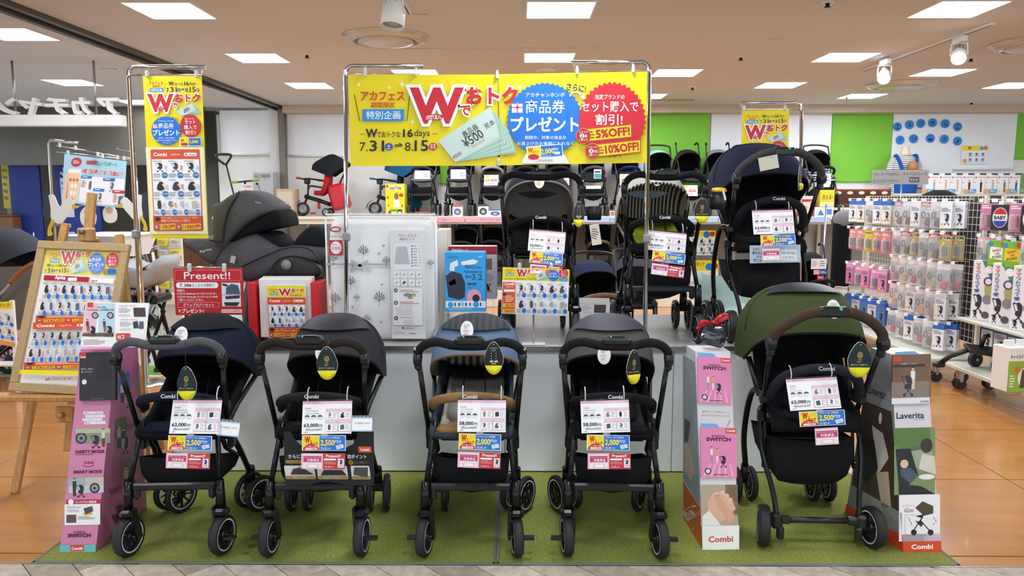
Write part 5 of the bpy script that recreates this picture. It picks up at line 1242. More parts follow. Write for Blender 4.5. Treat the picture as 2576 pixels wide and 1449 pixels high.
A = lambda x, y, Y: W(x, y, Y=Y) - b0
f0 = W(38, 1240, z=.0) - b0
beam(MB(), A(165, 562, 4.27), f0, .042, .03).build('leg', m_wood, t)
beam(MB(), A(300, 590, 4.24), V((f0.x + .72, f0.y + .02, .0)), .042, .03).build('leg', m_wood, t)
beam(MB(), A(232, 485, 4.25), A(172, 1135, 4.02), .05, .028).build('mast', m_wood, t)
beam(MB(), A(240, 600, 4.28), V((f0.x + .45, f0.y + .75, .0)), .036, .028).build('back_leg', m_wood, t)
beam(MB(), A(60, 1128, 3.99), A(60, 1128, 3.99) + V((.66, 0, 0)), .03, .024).build('cross_bar', m_wood, t)
bl = Mb @ V((0, -bh / 2, 0)) - b0
MB().rbox(tuple(bl + V((0, -.01, -.016))), (bw + .1, .09, .03), .006).build('tray', m_wood, t)
c = A(168, 1040, 3.93); MB().rbox(tuple(c), (.1, .05, .09), .008).lathe([(.014, 0), (.014, .03), (.001, .03)], tuple(c + V((-.01, -.02, 0))), RX(PI / 2), 12).build('tray_block', m_wood, t)
c = A(218, 590, 4.2); MB().rbox(tuple(c), (.085, .05, .075), .008).rbox(tuple(c + V((0, -.02, -.055))), (.16, .07, .016), .004).build('top_clamp', m_wood, t)
MB().lathe([(.012, 0), (.013, .022), (.001, .024)], tuple(A(209, 584, 4.17)), RX(PI / 2), 12).build('clamp_knob', mat('old_brass', '#7a6a48', .4, .8), t)
t = thing('framed_poster', 'oak-framed campaign poster leaning on the easel', 'framed poster', matrix=Mb)
fw = .045
for nm, cx, cy, wx, wy in (('top', 0, bh / 2 - fw / 2, bw, fw), ('bot', 0, -bh / 2 + fw / 2, bw, fw), ('lef', -bw / 2 + fw / 2, 0, fw, bh - 2 * fw), ('rig', bw / 2 - fw / 2, 0, fw, bh - 2 * fw)):
    MB().rbox((cx, cy, .006), (wx, wy, .03), .004).build('frame_bar', m_oak, t)
MB().box((0, 0, -.004), (bw - .02, bh - .02, .006)).build('backing', ink('#f2f0ec'), t)
P = Print(bw - 2 * fw, bh - 2 * fw, [(455, 97), (1248, 130), (1120, 1560), (250, 1500)]); P.z = .0
P.H = homography([(452, 97), (1250, 132), (1075, 1610), (235, 1540)], [(-P.w / 2, P.h / 2), (P.w / 2, P.h / 2), (P.w / 2, -P.h / 2), (-P.w / 2, -P.h / 2)])
P.rect(440, 97, 1250, 380, YEL) if False else P.poly([(452, 97), (1250, 132), (1215, 385), (425, 352)], YEL); P.up()
w_left(P, 478, 135, 605, 240); w_dates(P, 445, 250, 700, 345); voucher(P, 705, 190, 900, 360); w_logo(P, 622, 120, 915, 250); blue_burst(P, 990, 250, 92, 115, True); red_burst(P, 1158, 220, 72, 82, ('セット', '購入で', '割引!')); P.rect(1070, 312, 1205, 368, '#0c74cf'); P.rect(1070, 312, 1115, 368, YEL); P.up()
P.poly([(452, 375), (925, 400), (918, 452), (445, 428)], DRD); P.up(); P.text('Aprica', 566, 385, 676, 432, '#ffffff', .04, rot=R(3)); P.rrect(700, 404, 796, 438, 5, '#ffffff'); P.poly([(938, 405), (1190, 420), (1185, 475), (930, 455)], '#e9c9cc'); P.up(); P.poly([(943, 409), (1186, 424), (1181, 471), (935, 451)], '#ffffff'); P.up(); P.text('pigeon', 948, 428, 1015, 455, '#b5303a', .02)
for r_ in range(2):
    for c_ in range(8):
        if r_ and c_ > 5: continue
        cell(P, 440 - r_ * 28 + c_ * 93, 455 + r_ * 185 + c_ * 3, 440 - r_ * 28 + c_ * 93 + 88, 455 + r_ * 185 + c_ * 3 + 178, ('seat', 'stroller', 'seat', 'seat', 'carrier', 'stroller', 'stroller', 'box')[(c_ + r_ * 3) % 8], ('#2a2c33', '#5a6680', '#33343a')[c_ % 3], None, seed=r_ * 8 + c_)
offer_band(P, 398, 812, 1060, 890, False); P.up()
combi_bar(P, 380, 890, 1060, 965); 
for r_ in range(2):
    for c_ in range(6): cell(P, 362 - r_ * 25 + c_ * 92, 975 + r_ * 180, 362 - r_ * 25 + c_ * 92 + 88, 975 + r_ * 180 + 172, (('stroller', 'stroller', 'stroller', 'seat', 'seat', 'stroller'), ('seat', 'carrier', 'bouncer', 'bouncer', 'box', 'box'))[r_][c_], ('#2a2b30', '#4a4a55', '#1f1d1c')[c_ % 3] if r_ == 0 or c_ < 2 else '#a9a9ac', None, seed=30 + r_ * 6 + c_)
offer_band(P, 318, 1325, 1030, 1405, False); P.poly([(288, 1405), (1095, 1440), (1090, 1490), (280, 1450)], YEL); P.up()
P.text('ah', 560, 1495, 610, 1530, '#d0304a', .03); P.text('アカチャンホンポ', 620, 1500, 830, 1535, '#d0304a', .02); P.build(t, 'print')
MB().box((0, 0, .0075), (bw - 2 * fw, bh - 2 * fw, .001)).build('cover_sheet', mat('frame_acrylic', '#ffffff', .06, var=0, alpha=.06, spec=.8), t)

# ---------------------------------------------------------------- things on the platform
# red present board on clips
o, P = sheet('gift_board', 'red Present board hung on a rail above the navy stroller', 'sign board', [(1303, 585), (1825, 582), (1830, 935), (1316, 937)], (4.28, 4.28, 4.28), '#c4161f', .006, crop=(0, 480, 2.995), rnd=.006)
P.rrect(1316, 597, 1814, 678, 8, '#f0c0c0'); P.up(); P.rrect(1318, 599, 1812, 676, 8, '#c4161f'); P.up(); P.text('Present!!', 1386, 612, 1732, 666, '#ffffff', .01); P.rrect(1324, 690, 1640, 734, 20, '#ffffff'); P.up(); P.text('7.1', 1350, 700, 1394, 725, '#222222', .01); P.circ(1409, 713, 11, '#222222'); P.up(); P.text('木', 1402, 706, 1416, 720, '#ffffff', .0); P.text('▶なくなり次第終了', 1424, 699, 1614, 726, '#222222', .0)
P.text('期間中、', 1330, 742, 1395, 762, '#ffffff', 0); P.text('スゴカル Switch plus エッグショック XL・', 1330, 766, 1628, 786, '#ffffff', .02); P.text('スゴカル Switch plus エッグショック EXを', 1330, 790, 1634, 809, '#ffffff', .02); P.text('ご購入いただいた方に、', 1333, 812, 1535, 832, '#ffffff', .0)
P.rect(1334, 840, 1645, 880, '#f4dada'); P.up(); P.rect(1336, 842, 1643, 878, '#c4161f'); P.up(); P.text('グリップカバーセット', 1376, 848, 1606, 873, '#ffffff', .01); P.text('を', 1338, 894, 1358, 915, '#ffffff', .01); P.text('プレゼント!', 1364, 888, 1526, 920, '#ffffff', .03)
P.rect(1666, 693, 1808, 872, '#e8e8ec'); P.rect(1660, 893, 1812, 920, '#f3dada'); P.up(); P.text('全店計1,000個限定', 1668, 898, 1804, 914, '#b03a3a', 0); P.poly([(1695, 780), (1700, 730), (1740, 700), (1790, 712), (1806, 780)], '#4a5670'); P.poly([(1670, 700), (1700, 702), (1720, 715), (1700, 722), (1672, 712)], '#1a1a1e'); P.poly([(1690, 795), (1800, 788), (1800, 810), (1695, 818)], '#2a3045'); P.poly([(1680, 840), (1800, 840), (1780, 868), (1690, 868)], '#26262c'); P.up(); P.line(1666, 784, 1808, 784, 3, '#c4161f'); P.build(o)
for x in (1428, 1690): MB().rbox((0, 0, 0), (.02, .02, .05), .004).build('clip', m_clip, o, matrix=o.matrix_basis.inverted() @ Matrix.Translation(W(*k4(x, 580), Y=4.275)))
Bp = W(523, 870, Y=4.36)
t = thing('sign_stand', 'low chrome stand holding the red Present board', 'sign stand', (Bp.x, 4.36, PZ))
MB().lathe([(.1, 0), (.1, .006), (.012, .01), (.001, .01)], n=24).build('base_plate', m_steel, t); zc = W(523, 672, Y=4.3).z - PZ
MB().tube([(0, 0, .01), (0, 0, zc), (0, -.07, zc)], .008, 8).build('post', m_chrome, t); MB().tube([(-.14, -.07, zc), (.14, -.07, zc)], .005, 8).build('rail', m_chrome, t)
# red and white paper-bag display with poster
c = W(715, 860, Y=4.32); a = W(625, 700, Y=4.32); b = W(806, 860, Y=4.32)
t = thing('bag_display', 'row of white paper bags in a red holder with small campaign poster', 'bag display', ((a.x + b.x) / 2, 4.34, PZ))
w, h = b.x - a.x, a.z - PZ
for s in (-1, 1): MB().rbox((s * (w / 2 - .02), .06, h * .47), (.045, .2, h * .94), .004).build('side_panel', ink('#d01f26'), t)
MB().rbox((0, .14, h * .3), (w - .09, .05, h * .6), .004).build('back_panel', ink('#d01f26'), t)
m_paper = mat('white_paper', '#e9e6e2', .6, var=.04, scale=12)
for k in range(4):
    MB().rbox((0.004 * k - .006, .1 - k * .035, h * .5 + .004 * k), (w - .1, .02, h - .012 * k), .003).build('paper_bag', m_paper, t)
o, P = sheet('mini_poster', None, None, [(2010, 708), (2300, 708), (2305, 1110), (2000, 1110)], (4.305, 4.305, 4.305), '#fdfdfb', .002, t, pre=Matrix.Translation(-t.location), crop=(0, 480, 2.995))
P.rect(2010, 714, 2296, 796, YEL); P.up(); w_left(P, 2020, 735, 2095, 782); w_logo(P, 2102, 735, 2286, 785, False); P.text('7.31⇒8.15', 2180, 775, 2270, 790, '#333333', 0); P.rect(2008, 798, 2300, 1105, ORG); P.up(); combi_bar(P, 2008, 800, 2300, 848); P.rect(2014, 852, 2295, 1022, '#fbfbfb'); P.up()
for r_ in range(2):
    for c_ in range(5): cell(P, 2016 + c_ * 56, 855 + r_ * 84, 2070 + c_ * 56, 937 + r_ * 84, (('stroller', 'stroller', 'stroller', 'seat', 'seat'), ('seat', 'carrier', 'bouncer', 'bouncer', 'box'))[r_][c_], ('#2a2b30', '#4a4a55')[c_ % 2] if r_ == 0 or c_ < 2 else '#a9a9ac', None, seed=c_ + r_ * 5)
offer_band(P, 2008, 1024, 2300, 1100); P.build(o)
# bagged baby bedding
a = W(814, 536, Y=4.34); b = W(1104, 858, Y=4.34)
w, h, dpt = b.x - a.x, a.z - PZ, .3
t = thing('bedding_bag', 'white baby bedding set in a clear vinyl carry bag on the platform', 'bedding set', ((a.x + b.x) / 2, 4.34 + dpt / 2, PZ))
def pillow(w, h, d, bul, nx=12, nz=12, rr=None, z0=0.):
    rows = []
    for i in range(nz + 1):
        v = -1 + 2 * i / nz; row = []
        for j in range(nx * 2):
            an = 2 * PI * j / (nx * 2); cx, sy = cos(an), sin(an)
            ex = math.copysign(abs(cx) ** .22, cx); ey = math.copysign(abs(sy) ** .22, sy)
            k = (1 - abs(v) ** 8 * .12); dz = (rr.uniform(-1, 1) * .006 if rr else 0)
            row.append((ex * w / 2 * k, ey * (d / 2) * k * (1 + bul * (1 - abs(ex)) * (1 - v * v)) + dz, z0 + h / 2 * (1 + v)))
        rows.append(row)
    mb = MB().grid(rows, True, True); n = nx * 2; o = len(mb.v) - n
    mb.f.append(list(range(n))[::-1]); mb.mi.append(0); mb.sm.append(False); mb.f.append([o + j for j in range(n)]); mb.mi.append(0); mb.sm.append(False)
    return mb
m_quilt = mat('quilt_cotton', '#f6f6f5', .85, var=.05, scale=5, bump=.35)
MB_q = pillow(w - .03, h - .03, dpt - .04, .08, rr=random.Random(2), z0=.01).build('quilt', m_quilt, t)
m_vinyl = mat('clear_vinyl', '#ffffff', .07, var=0, alpha=.13, spec=1., bump=.0)
rr = random.Random(5); mbv = pillow(w, h, dpt, .04, 20, 20, rr=rr); mbv.build('vinyl_cover', m_vinyl, t)
ed = MB()
for sx in (-1, 1): ed.tube([(sx * w / 2 * .97, -dpt / 2 * .98, .02), (sx * w / 2 * .97, -dpt / 2 * .98, h - .02)], .006, 6)
ed.tube([(-w / 2 * .97, -dpt / 2 * .98, h - .01), (w / 2 * .97, -dpt / 2 * .98, h - .01)], .006, 6); ed.build('vinyl_piping', m_white, t)
P = Print(w, h, [(-135, 165), (735, 165), (735, 1140), (-135, 1140)], z0=.002)
def tree(x, y, s, g='#a9a9ae'):
    P.line(x, y, x, y + s, s * .05, g)
    for a in range(-3, 4):
        L_ = s * (.75 - abs(a) * .08); P.line(x, y + s * .55, x + L_ * sin(a * .33), y + s * .55 - L_ * cos(a * .33), s * .03, g)
        for k in (.55, .75, .95): P.circ(x + L_ * k * sin(a * .33), y + s * .55 - L_ * k * cos(a * .33), s * .05, g, s * .08, 6)
for x, y, s in ((165, 420, 90), (60, 650, 90), (280, 770, 100), (105, 780, 55), (320, 400, 30), (340, 500, 70), (180, 940, 70), (-70, 480, 80), (-60, 780, 90), (620, 300, 40), (680, 520, 60)): tree(x, y, s)
for x, y in ((285, 465), (150, 590), (300, 700), (80, 560), (70, 870), (290, 985)): P.poly([(x - 12, y), (x, y - 10), (x + 14, y - 2), (x, y + 10)], '#b5a9a6')
P.line(-130, 545, 370, 548, 14, '#b3b3b8'); P.up(); P.line(60, 598, 200, 520, 22, '#bcbcc2'); P.line(70, 520, 220, 600, 20, '#c6c6ca'); P.up()
P.build(t, 'quilt_print', Matrix.Translation((0, -dpt / 2 * 1.06 - .0, h / 2)) @ FACE)
P = Print(w, h, [(-135, 165), (735, 165), (735, 1140), (-135, 1140)], z0=.004)
P.rect(372, 292, 636, 1110, '#e4e2e2'); P.up(); P.text('ベビーふとん', 434, 318, 578, 342, '#444444', .0); P.text('8点セット', 448, 346, 562, 368, '#444444', .0); P.rrect(396, 382, 622, 588, 8, '#d2d0d2'); P.up(); P.rrect(399, 385, 619, 585, 8, '#ebeaea'); P.up(); P.poly([(418, 415), (500, 410), (522, 545), (404, 545)], '#bcbcc6'); [P.rect(534, 405 + i * 21, 544, 415 + i * 21, '#555555') for i in range(8)]; P.small(550, 405, 585, 570, 8, '#b5b5b5'); [P.rect(592, 405 + i * 21, 606, 416 + i * 21, '#c9c9c9') for i in range(8)]
for i in range(8):
    x, y = 392 + (i % 4) * 58, 596 + (i // 4) * 60; P.rrect(x, y, x + 52, y + 54, 4, '#c9c7c9'); P.up(); P.rrect(x + 2, y + 2, x + 50, y + 52, 4, '#efeeee'); P.up(); P.poly([(x + 10, y + 30), (x + 30, y + 12), (x + 44, y + 24), (x + 24, y + 42)], '#c2c2c8' if i != 5 else '#55585e')
P.rrect(386, 722, 616, 1008, 8, '#d2d0d2'); P.up(); P.rrect(388, 724, 614, 1006, 8, '#eeeded'); P.up()
for y, s in ((742, '掛'), (835, '敷'), (952, '枕')): P.circ(410, y, 16, '#4a4a50'); P.up(); P.text(s, 402, y - 8, 418, y + 8, '#ffffff', .0)
P.small(440, 735, 600, 760, 2, '#c98a7a'); P.small(440, 825, 600, 850, 2, '#c98a7a'); P.circ(500, 775, 30, '#7a8ec8', 14); P.circ(545, 775, 22, '#8ac07a', 12); P.circ(522, 795, 20, '#e08a4a', 12); P.text('ウールラクダ', 440, 850, 540, 866, '#c0563a', 0); [P.rect(412 + i % 2 * 64, 870 + i // 2 * 32, 470 + i % 2 * 64, 896 + i // 2 * 32, '#dcdad8') for i in range(4)]; P.small(440, 945, 600, 955, 1, '#999999'); P.rect(470, 965, 540, 998, '#d6d6d8'); P.circ(462, 1026, 8, '#b03a3a'); P.text('nishikawa', 478, 1018, 540, 1034, '#777777', 0); P.small(386, 1050, 480, 1075, 3, '#b5b5b5'); P.small(510, 1065, 590, 1078, 1, '#888888')
P.build(t, 'insert_card', Matrix.Translation((0, -dpt / 2 * 1.08, h / 2)) @ FACE)
P = Print(w, h, [(-135, 165), (735, 165), (735, 1140), (-135, 1140)], z0=.004)
P.text('nishikawa', -100, 330, 10, 345, '#333333', .0); P.circ(-42, 285, 42, '#c03030', 22); P.up(); P.circ(-42, 285, 30, '#e9e6e6', 12); P.rrect(-95, 365, 10, 480, 8, '#d01f2a'); P.up(); P.circ(-42, 422, 42, '#fbfbfb', 48); P.up(); P.text('日本製', -75, 412, -8, 440, '#c0303a', .0); P.small(-70, 395, -15, 403, 1, '#c0303a')
P.build(t, 'brand_sticker', Matrix.Translation((0, -dpt / 2 * 1.08, h / 2)) @ FACE)
# blue carrier box on an acrylic riser
def carton(name, label, cat, px, Y, z0, depth, front, side=None, group=None, rz=0.):
    a = W(px[0], px[1], Y=Y); b = W(px[2], px[3], Y=Y); w, h = b.x - a.x, a.z - (b.z if z0 is None else z0)
    t = thing(name, label, cat, ((a.x + b.x) / 2, Y + depth / 2, b.z if z0 is None else z0), rz, group)
    mb = MB().use(ink(front)); mb.rbox((0, 0, h / 2), (w, depth, h), .003)
    mb.build('carton', None, t)
    P = Print(w, h, [(px[0], px[1]), (px[2], px[1]), (px[2], px[3]), (px[0], px[3])]); M = Matrix.Translation((0, -depth / 2, h / 2)) @ FACE
    return t, P, M, w, h
za = W(1170, 783, Y=4.38).z
t, P, M, w, h = carton('carrier_box', 'bright blue baby carrier box on a clear acrylic riser', 'box', (1119, 634, 1222, 784), 4.36, None, .12, '#2fa5e8')
in_crop(P, lambda x, y: (860 + x / 2.995, 480 + y / 2.995))
P.rect(778, 830, 1085, 880, '#f0f4f6'); P.up(); P.poly([(780, 640), (830, 605), (900, 625), (930, 700), (925, 800), (880, 820), (800, 800)], '#2c2f3c'); P.poly([(815, 545), (870, 520), (878, 560), (850, 575), (845, 605), (810, 600)], '#f2efec'); P.poly([(800, 690), (850, 660), (860, 700), (815, 715)], '#3f4557'); P.up()
P.text('angelette', 790, 490, 872, 508, '#3a4a9a', .0); P.text('LUCKY', 1028, 490, 1062, 502, '#ffffff', .01); P.poly([(896, 535), (990, 515), (1032, 530), (1000, 552), (905, 560)], '#f6f4f0'); P.text('BabyCarrier', 928, 560, 1055, 592, '#1d2a4a', .0, shear=.2, rot=R(4)); P.text('Quattro', 924, 598, 1056, 620, '#1d2a4a', .01); P.text('Air', 928, 634, 982, 654, '#1d2a4a', .01); P.text('3.2', 980, 626, 1058, 670, '#1d2a4a', .0)
P.rrect(945, 693, 978, 706, 5, '#1d2a4a'); P.rrect(982, 693, 1015, 706, 5, '#1d2a4a'); P.text('日本人の体型にフィットする', 945, 712, 1060, 720, '#10406a', 0); P.text('日本製抱っこひも', 945, 725, 1015, 734, '#10406a', 0)
P.circ(995, 800, 55, '#e8a0b8', 60); P.up(); P.rect(935, 828, 1060, 880, '#f0f4f6'); P.circ(1010, 808, 28, '#26262c', 28); P.up(); P.circ(815, 858, 20, '#2fa5e8', 22); P.circ(1010, 855, 22, '#2fa5e8', 24); P.up(); [icon(P, 'carrier', x, 855, 22, 30, '#33384a') for x in (850, 880, 935, 965, 1045)]; P.circ(905, 852, 18, '#9cc8e8', 16); P.small(800, 888, 1070, 898, 1, '#bfe2f6'); P.build(t, 'print', M)
zr = t.location.z
tr = thing('acrylic_riser', 'clear acrylic riser under the blue carrier box', 'riser', (t.location.x, 4.44, PZ))
MB().box((0, 0, zr - PZ - .003), (.25, .2, .005)).box((-.12, 0, (zr - PZ) / 2 - .003), (.005, .2, zr - PZ - .006)).box((.12, 0, (zr - PZ) / 2 - .003), (.005, .2, zr - PZ - .006)).build('riser_plates', m_clear, tr)
t, P, M, w, h = carton('carrier_box', 'white and red baby carrier box behind the bright blue one', 'box', (1128, 620, 1250, 752), 4.62, None, .14, '#d9d6da')
P.rect(1128, 620, 1250, 640, '#b01c26'); P.up(); P.text('Aprica', 1136, 625, 1161, 632, '#ffffff', .02); P.text('koala', 1163, 626, 1178, 632, '#ffffff', .0); P.rect(1130, 640, 1250, 752, '#d2cfd4'); P.up(); P.rect(1222, 650, 1238, 678, '#8a6a5a'); P.small(1222, 690, 1246, 708, 4, '#b98a6a'); P.poly([(1224, 712), (1238, 712), (1226, 735), (1238, 735)], '#c9834a'); P.build(t, 'print', M)
tr = thing('acrylic_riser', 'clear acrylic riser under the white and red carrier box', 'riser', (t.location.x, 4.69, PZ)); zr = t.location.z
MB().box((0, 0, zr - PZ - .003), (.26, .14, .005)).box((-.125, 0, (zr - PZ) / 2 - .003), (.005, .14, zr - PZ - .006)).box((.125, 0, (zr - PZ) / 2 - .003), (.005, .14, zr - PZ - .006)).build('riser_plates', m_clear, tr)
# yellow poster on a small chrome stand
o, P = sheet('campaign_poster', 'yellow-topped campaign poster on a small stand before the platform strollers', 'poster', [(1212, 575), (1716, 593), (1700, 946), (1200, 925)], (4.262, 4.262, 4.258), '#fbfbf8', .003, crop=(860, 480, 2.995))
P.poly([(1212, 575), (1716, 593), (1713, 685), (1209, 672)], YEL); P.up(); w_left(P, 1228, 590, 1300, 640); w_logo(P, 1318, 592, 1478, 645); voucher(P, 1450, 595, 1560, 675); P.text('Wでおトクな16days 7.31⇒8.15', 1225, 656, 1455, 672, '#222222', .0); blue_burst(P, 1595, 638, 42, 42, False); red_burst(P, 1670, 622, 34, 34, ('セット', '購入で', '割引!')); P.rect(1640, 655, 1700, 680, '#4aa3dd'); P.up()
P.poly([(1214, 684), (1308, 688), (1302, 918), (1206, 914)], ORG); P.up(); P.text('Combi', 1224, 690, 1300, 710, '#ffffff', .03); P.text('angelette', 1236, 716, 1292, 730, '#ffe0d0', 0); P.rrect(1222, 742, 1302, 760, 4, '#ffffff'); P.burst(1224, 778, 16, '#222222', 12, 10, .8); P.small(1232, 790, 1300, 840, 4, '#ffe0b0'); P.rect(1214, 848, 1298, 874, '#f7d21a'); P.rect(1212, 890, 1298, 916, '#f7d21a'); P.up(); P.text('5%OFF!', 1232, 853, 1295, 870, DRD, .03); P.text('10%OFF!', 1226, 895, 1295, 912, DRD, .03)
for r_ in range(2):
    for c_ in range(5): cell(P, 1314 + c_ * 77, 692 + r_ * 116 + c_ * 2, 1388 + c_ * 77, 804 + r_ * 116 + c_ * 2, (('stroller', 'stroller', 'stroller', 'seat', 'seat'), ('seat', 'carrier', 'bouncer', 'bouncer', 'box'))[r_][c_], ('#2a2b30', '#4a4a60', '#1f1d1c')[c_ % 3] if r_ == 0 or c_ < 2 else '#a9a9b4', None, seed=40 + c_ + r_ * 5)
P.build(o)
for x in (1337, 1578): MB().rbox((0, 0, 0), (.018, .02, .04), .004).build('clip', m_clip, o, matrix=o.matrix_basis.inverted() @ Matrix.Translation(W(860 + x / 2.995, 480 + 570 / 2.995, Y=4.256)))
b = W(1342, 862, Y=4.275)
t = thing('poster_stand', 'small chrome stand carrying the yellow-topped poster', 'poster stand', (b.x, 4.275, PZ)); zc = W(1342, 675, Y=4.275).z - PZ
MB().rbox((0, 0, .004), (.14, .07, .008), .003).build('base_plate', m_steel, t); MB().tube([(0, 0, .008), (0, 0, zc)], .005, 8).build('post', m_chrome, t); MB().tube([(-.09, 0, zc), (.09, 0, zc)], .004, 8).build('rail', m_chrome, t)
# small white card
o, P = sheet('info_card', 'small white info card standing on platform right of the yellow poster', 'card', [(1773, 805), (2018, 808), (2026, 975), (1780, 975)], (4.6, 4.6, 4.58), '#f3f2ee', .003, crop=(860, 480, 2.995))
P.text('① 乗り心地や、使いやすさ!', 1820, 848, 1930, 858, '#b98a5a', 0); P.small(1820, 868, 1890, 905, 4, '#b5b5b5'); P.rect(1906, 858, 1994, 918, '#4a3a3a'); P.rrect(1820, 908, 1890, 922, 6, '#dddddd'); P.build(o)

# ---------------------------------------------------------------- child car seat
CQ = lambda x, y, Y=4.52: W(440 + x / 3.813, 380 + y / 3.813, Y=Y)
c = CQ(760, 1800); t = thing('car_seat', 'dark grey infant car seat with big canopy on the platform', 'car seat', (CQ(760, 900).x, 4.74, PZ)); o0 = t.location
def slab(outline, y0, y1, name, m, parent, r=.05, k=.86):
    """rounded solid: an outline seen from the side, swollen between two depths"""
    P3 = [CQ(x, y) - o0 for x, y in outline]; P2 = spl([V((p.x, p.z)).to_3d() for p in P3 + P3[:1]], 3)[:-1]
    cx = sum(p.x for p in P2) / len(P2); cz = sum(p.y for p in P2) / len(P2)
    rows = []
    for yy, s in ((y0, .02), (y0, k * .7), (y0 + r * .3, k), (y0 + r, 1), (y1 - r, 1), (y1 - r * .3, k), (y1, k * .7), (y1, .02)): rows.append([(cx + (p.x - cx) * s, yy, cz + (p.y - cz) * s) for p in P2])
    return MB().grid(rows, True, True).build(name, m, parent)
m_cs = cloth('#5a5b60'); m_cs2 = cloth('#1c1e24'); m_csd = mat('car_seat_plastic', '#17181b', .45, var=.1)
slab([(900, 1000), (1150, 960), (1390, 1000), (1400, 1180), (1300, 1400), (900, 1750), (600, 1750), (640, 1200)], -.16, .2, 'base_shell', m_csd, t)
slab([(430, 900), (560, 830), (740, 800), (960, 930), (1120, 905), (1380, 930), (1400, 1060), (1100, 1060), (880, 1200), (640, 1260), (320, 1130)], -.2, .22, 'seat_shell', m_cs, t)
slab([(35, 870), (80, 845), (340, 845), (440, 890), (400, 1000), (320, 1100), (180, 1000), (50, 920)], -.19, .21, 'head_shell', m_cs, t, .05, .93)
slab([(320, 510), (400, 480), (500, 410), (620, 375), (750, 415), (880, 500), (940, 570), (700, 690), (500, 880), (420, 960), (330, 900)], -.22, .24, 'canopy', m_cs, t, .1, .9)
slab([(700, 690), (940, 570), (1010, 715), (940, 745), (700, 800), (480, 890)], -.21, .23, 'canopy_visor', cloth('#0f1014'), t, .06, .9)
slab([(700, 800), (860, 790), (1010, 920), (860, 990), (700, 930)], -.14, .16, 'seat_pad', m_cs2, t, .06, .9)
slab([(1085, 905), (1150, 810), (1250, 725), (1350, 740), (1410, 800), (1420, 900), (1340, 940), (1200, 930)], -.17, .19, 'leg_cushion', m_cs2, t)
slab([(880, 1210), (950, 1060), (1080, 1005), (1230, 1020), (1370, 1100), (1380, 1210), (1200, 1260)], -.215, -.1, 'side_guard', m_csd, t, .02, .95)
for nm, L_, r_ in (('canopy_trim', [(330, 850), (450, 870), (470, 740), (520, 560), (620, 385)], .006), ('seat_trim', [(640, 1110), (900, 990), (1090, 925), (1270, 935), (1390, 1040)], .005)):
    MB().tube(spl([CQ(x, y, 4.512) - o0 for x, y in L_], 5), r_, 6).build(nm, m_csd, t)
MB().lathe([(.03, 0), (.03, .006), (.001, .007)], tuple(CQ(1070, 1090, 4.515) - o0), RX(PI / 2), 20).build('side_badge', m_grey, t)
def seat_letters(s, x0, y0, x1, y1, Y, rot):
    a, b = CQ(x0, y0, Y), CQ(x1, y1, Y); P = Print(b.x - a.x, a.z - b.z); P.text(s, 0, 0, 1, 1, '#d8d8d6', .02); P.build(t, 'lettering', Matrix.Translation((a + b) / 2 - o0) @ Matrix.Rotation(rot, 4, 'Y') @ FACE)
seat_letters('Aprica', 232, 940, 356, 972, 4.535, R(-14)); seat_letters('Aprica', 768, 486, 830, 502, 4.515, R(12))
MB().rbox(tuple(CQ(556, 1040, 4.53) - o0), (.03, .004, .045), .001, RY(R(15))).build('care_label', ink('#c9c9c4'), t)
# ---------------------------------------------------------------- back shelf with strollers
SZ, SY0, SY1 = 1.32, 11.0, 11.95
a, b = W(535, 550, Y=SY0), W(2092, 550, Y=SY0)
t = thing('back_shelf', 'long ivory display shelf along the back wall under the roll screens', 'shelf', ((a.x + b.x) / 2, SY0, 0))
w = b.x - a.x
MB().rbox((0, .45, SZ - .02), (w, .95, .04), .004).build('top_board', m_ivory, t)
MB().rbox((0, .02, SZ - .055), (w, .02, .11), .003).build('front_rail', m_ivory, t)
MB().rbox((0, .45, .12), (w, .95, .24), .006).build('plinth', m_ivory, t)
for k in range(9):
    MB().rbox((-w / 2 + .03 + k * (w - .06) / 8, .9, SZ / 2), (.05, .05, SZ - .05), .004).build('upright', mat('shelf_upright', '#b5b0a4', .5), t)
nb = 8
for k in range(nb): MB().box((-w / 2 + (k + .5) * w / nb, .935, .75), (w / nb - .006, .02, 1.0)).build('back_panel', mat('shelf_back', '#8f8b84', .7, var=.05), t)
for x0, x1, c, s, tx0, tx1 in ((1000, 1168, '#d9a3b4', 'ファーストベビーカー', 1040, 1130), (1170, 1285, '#d9a3b4', 'ファーストベビーカー', 1207, 1282), (1287, 1462, '#d9a3b4', 'ファーストベビーカー', 1330, 1410), (1465, 1640, '#a4c2e6', 'セカンドベビーカー', 1531, 1620), (1642, 1806, '#a4c2e6', 'セカンドベビーカー', 1680, 1755), (1808, 2088, '#a4c2e6', 'セカンドベビーカー', 1850, 1950)):
    o, P = sheet('shelf_strip', 'category strip', None, [(x0, 546), (x1, 546), (x1, 559), (x0, 559)], (SY0 - .03, SY0 - .03, SY0 - .03), c, .004, t, pre=Matrix.Translation(-t.location))
    P.text(s, tx0, 549, tx1, 556.5, '#6a4a5a' if c[1] == 'd' else '#3a5a86', .0); P.build(o)
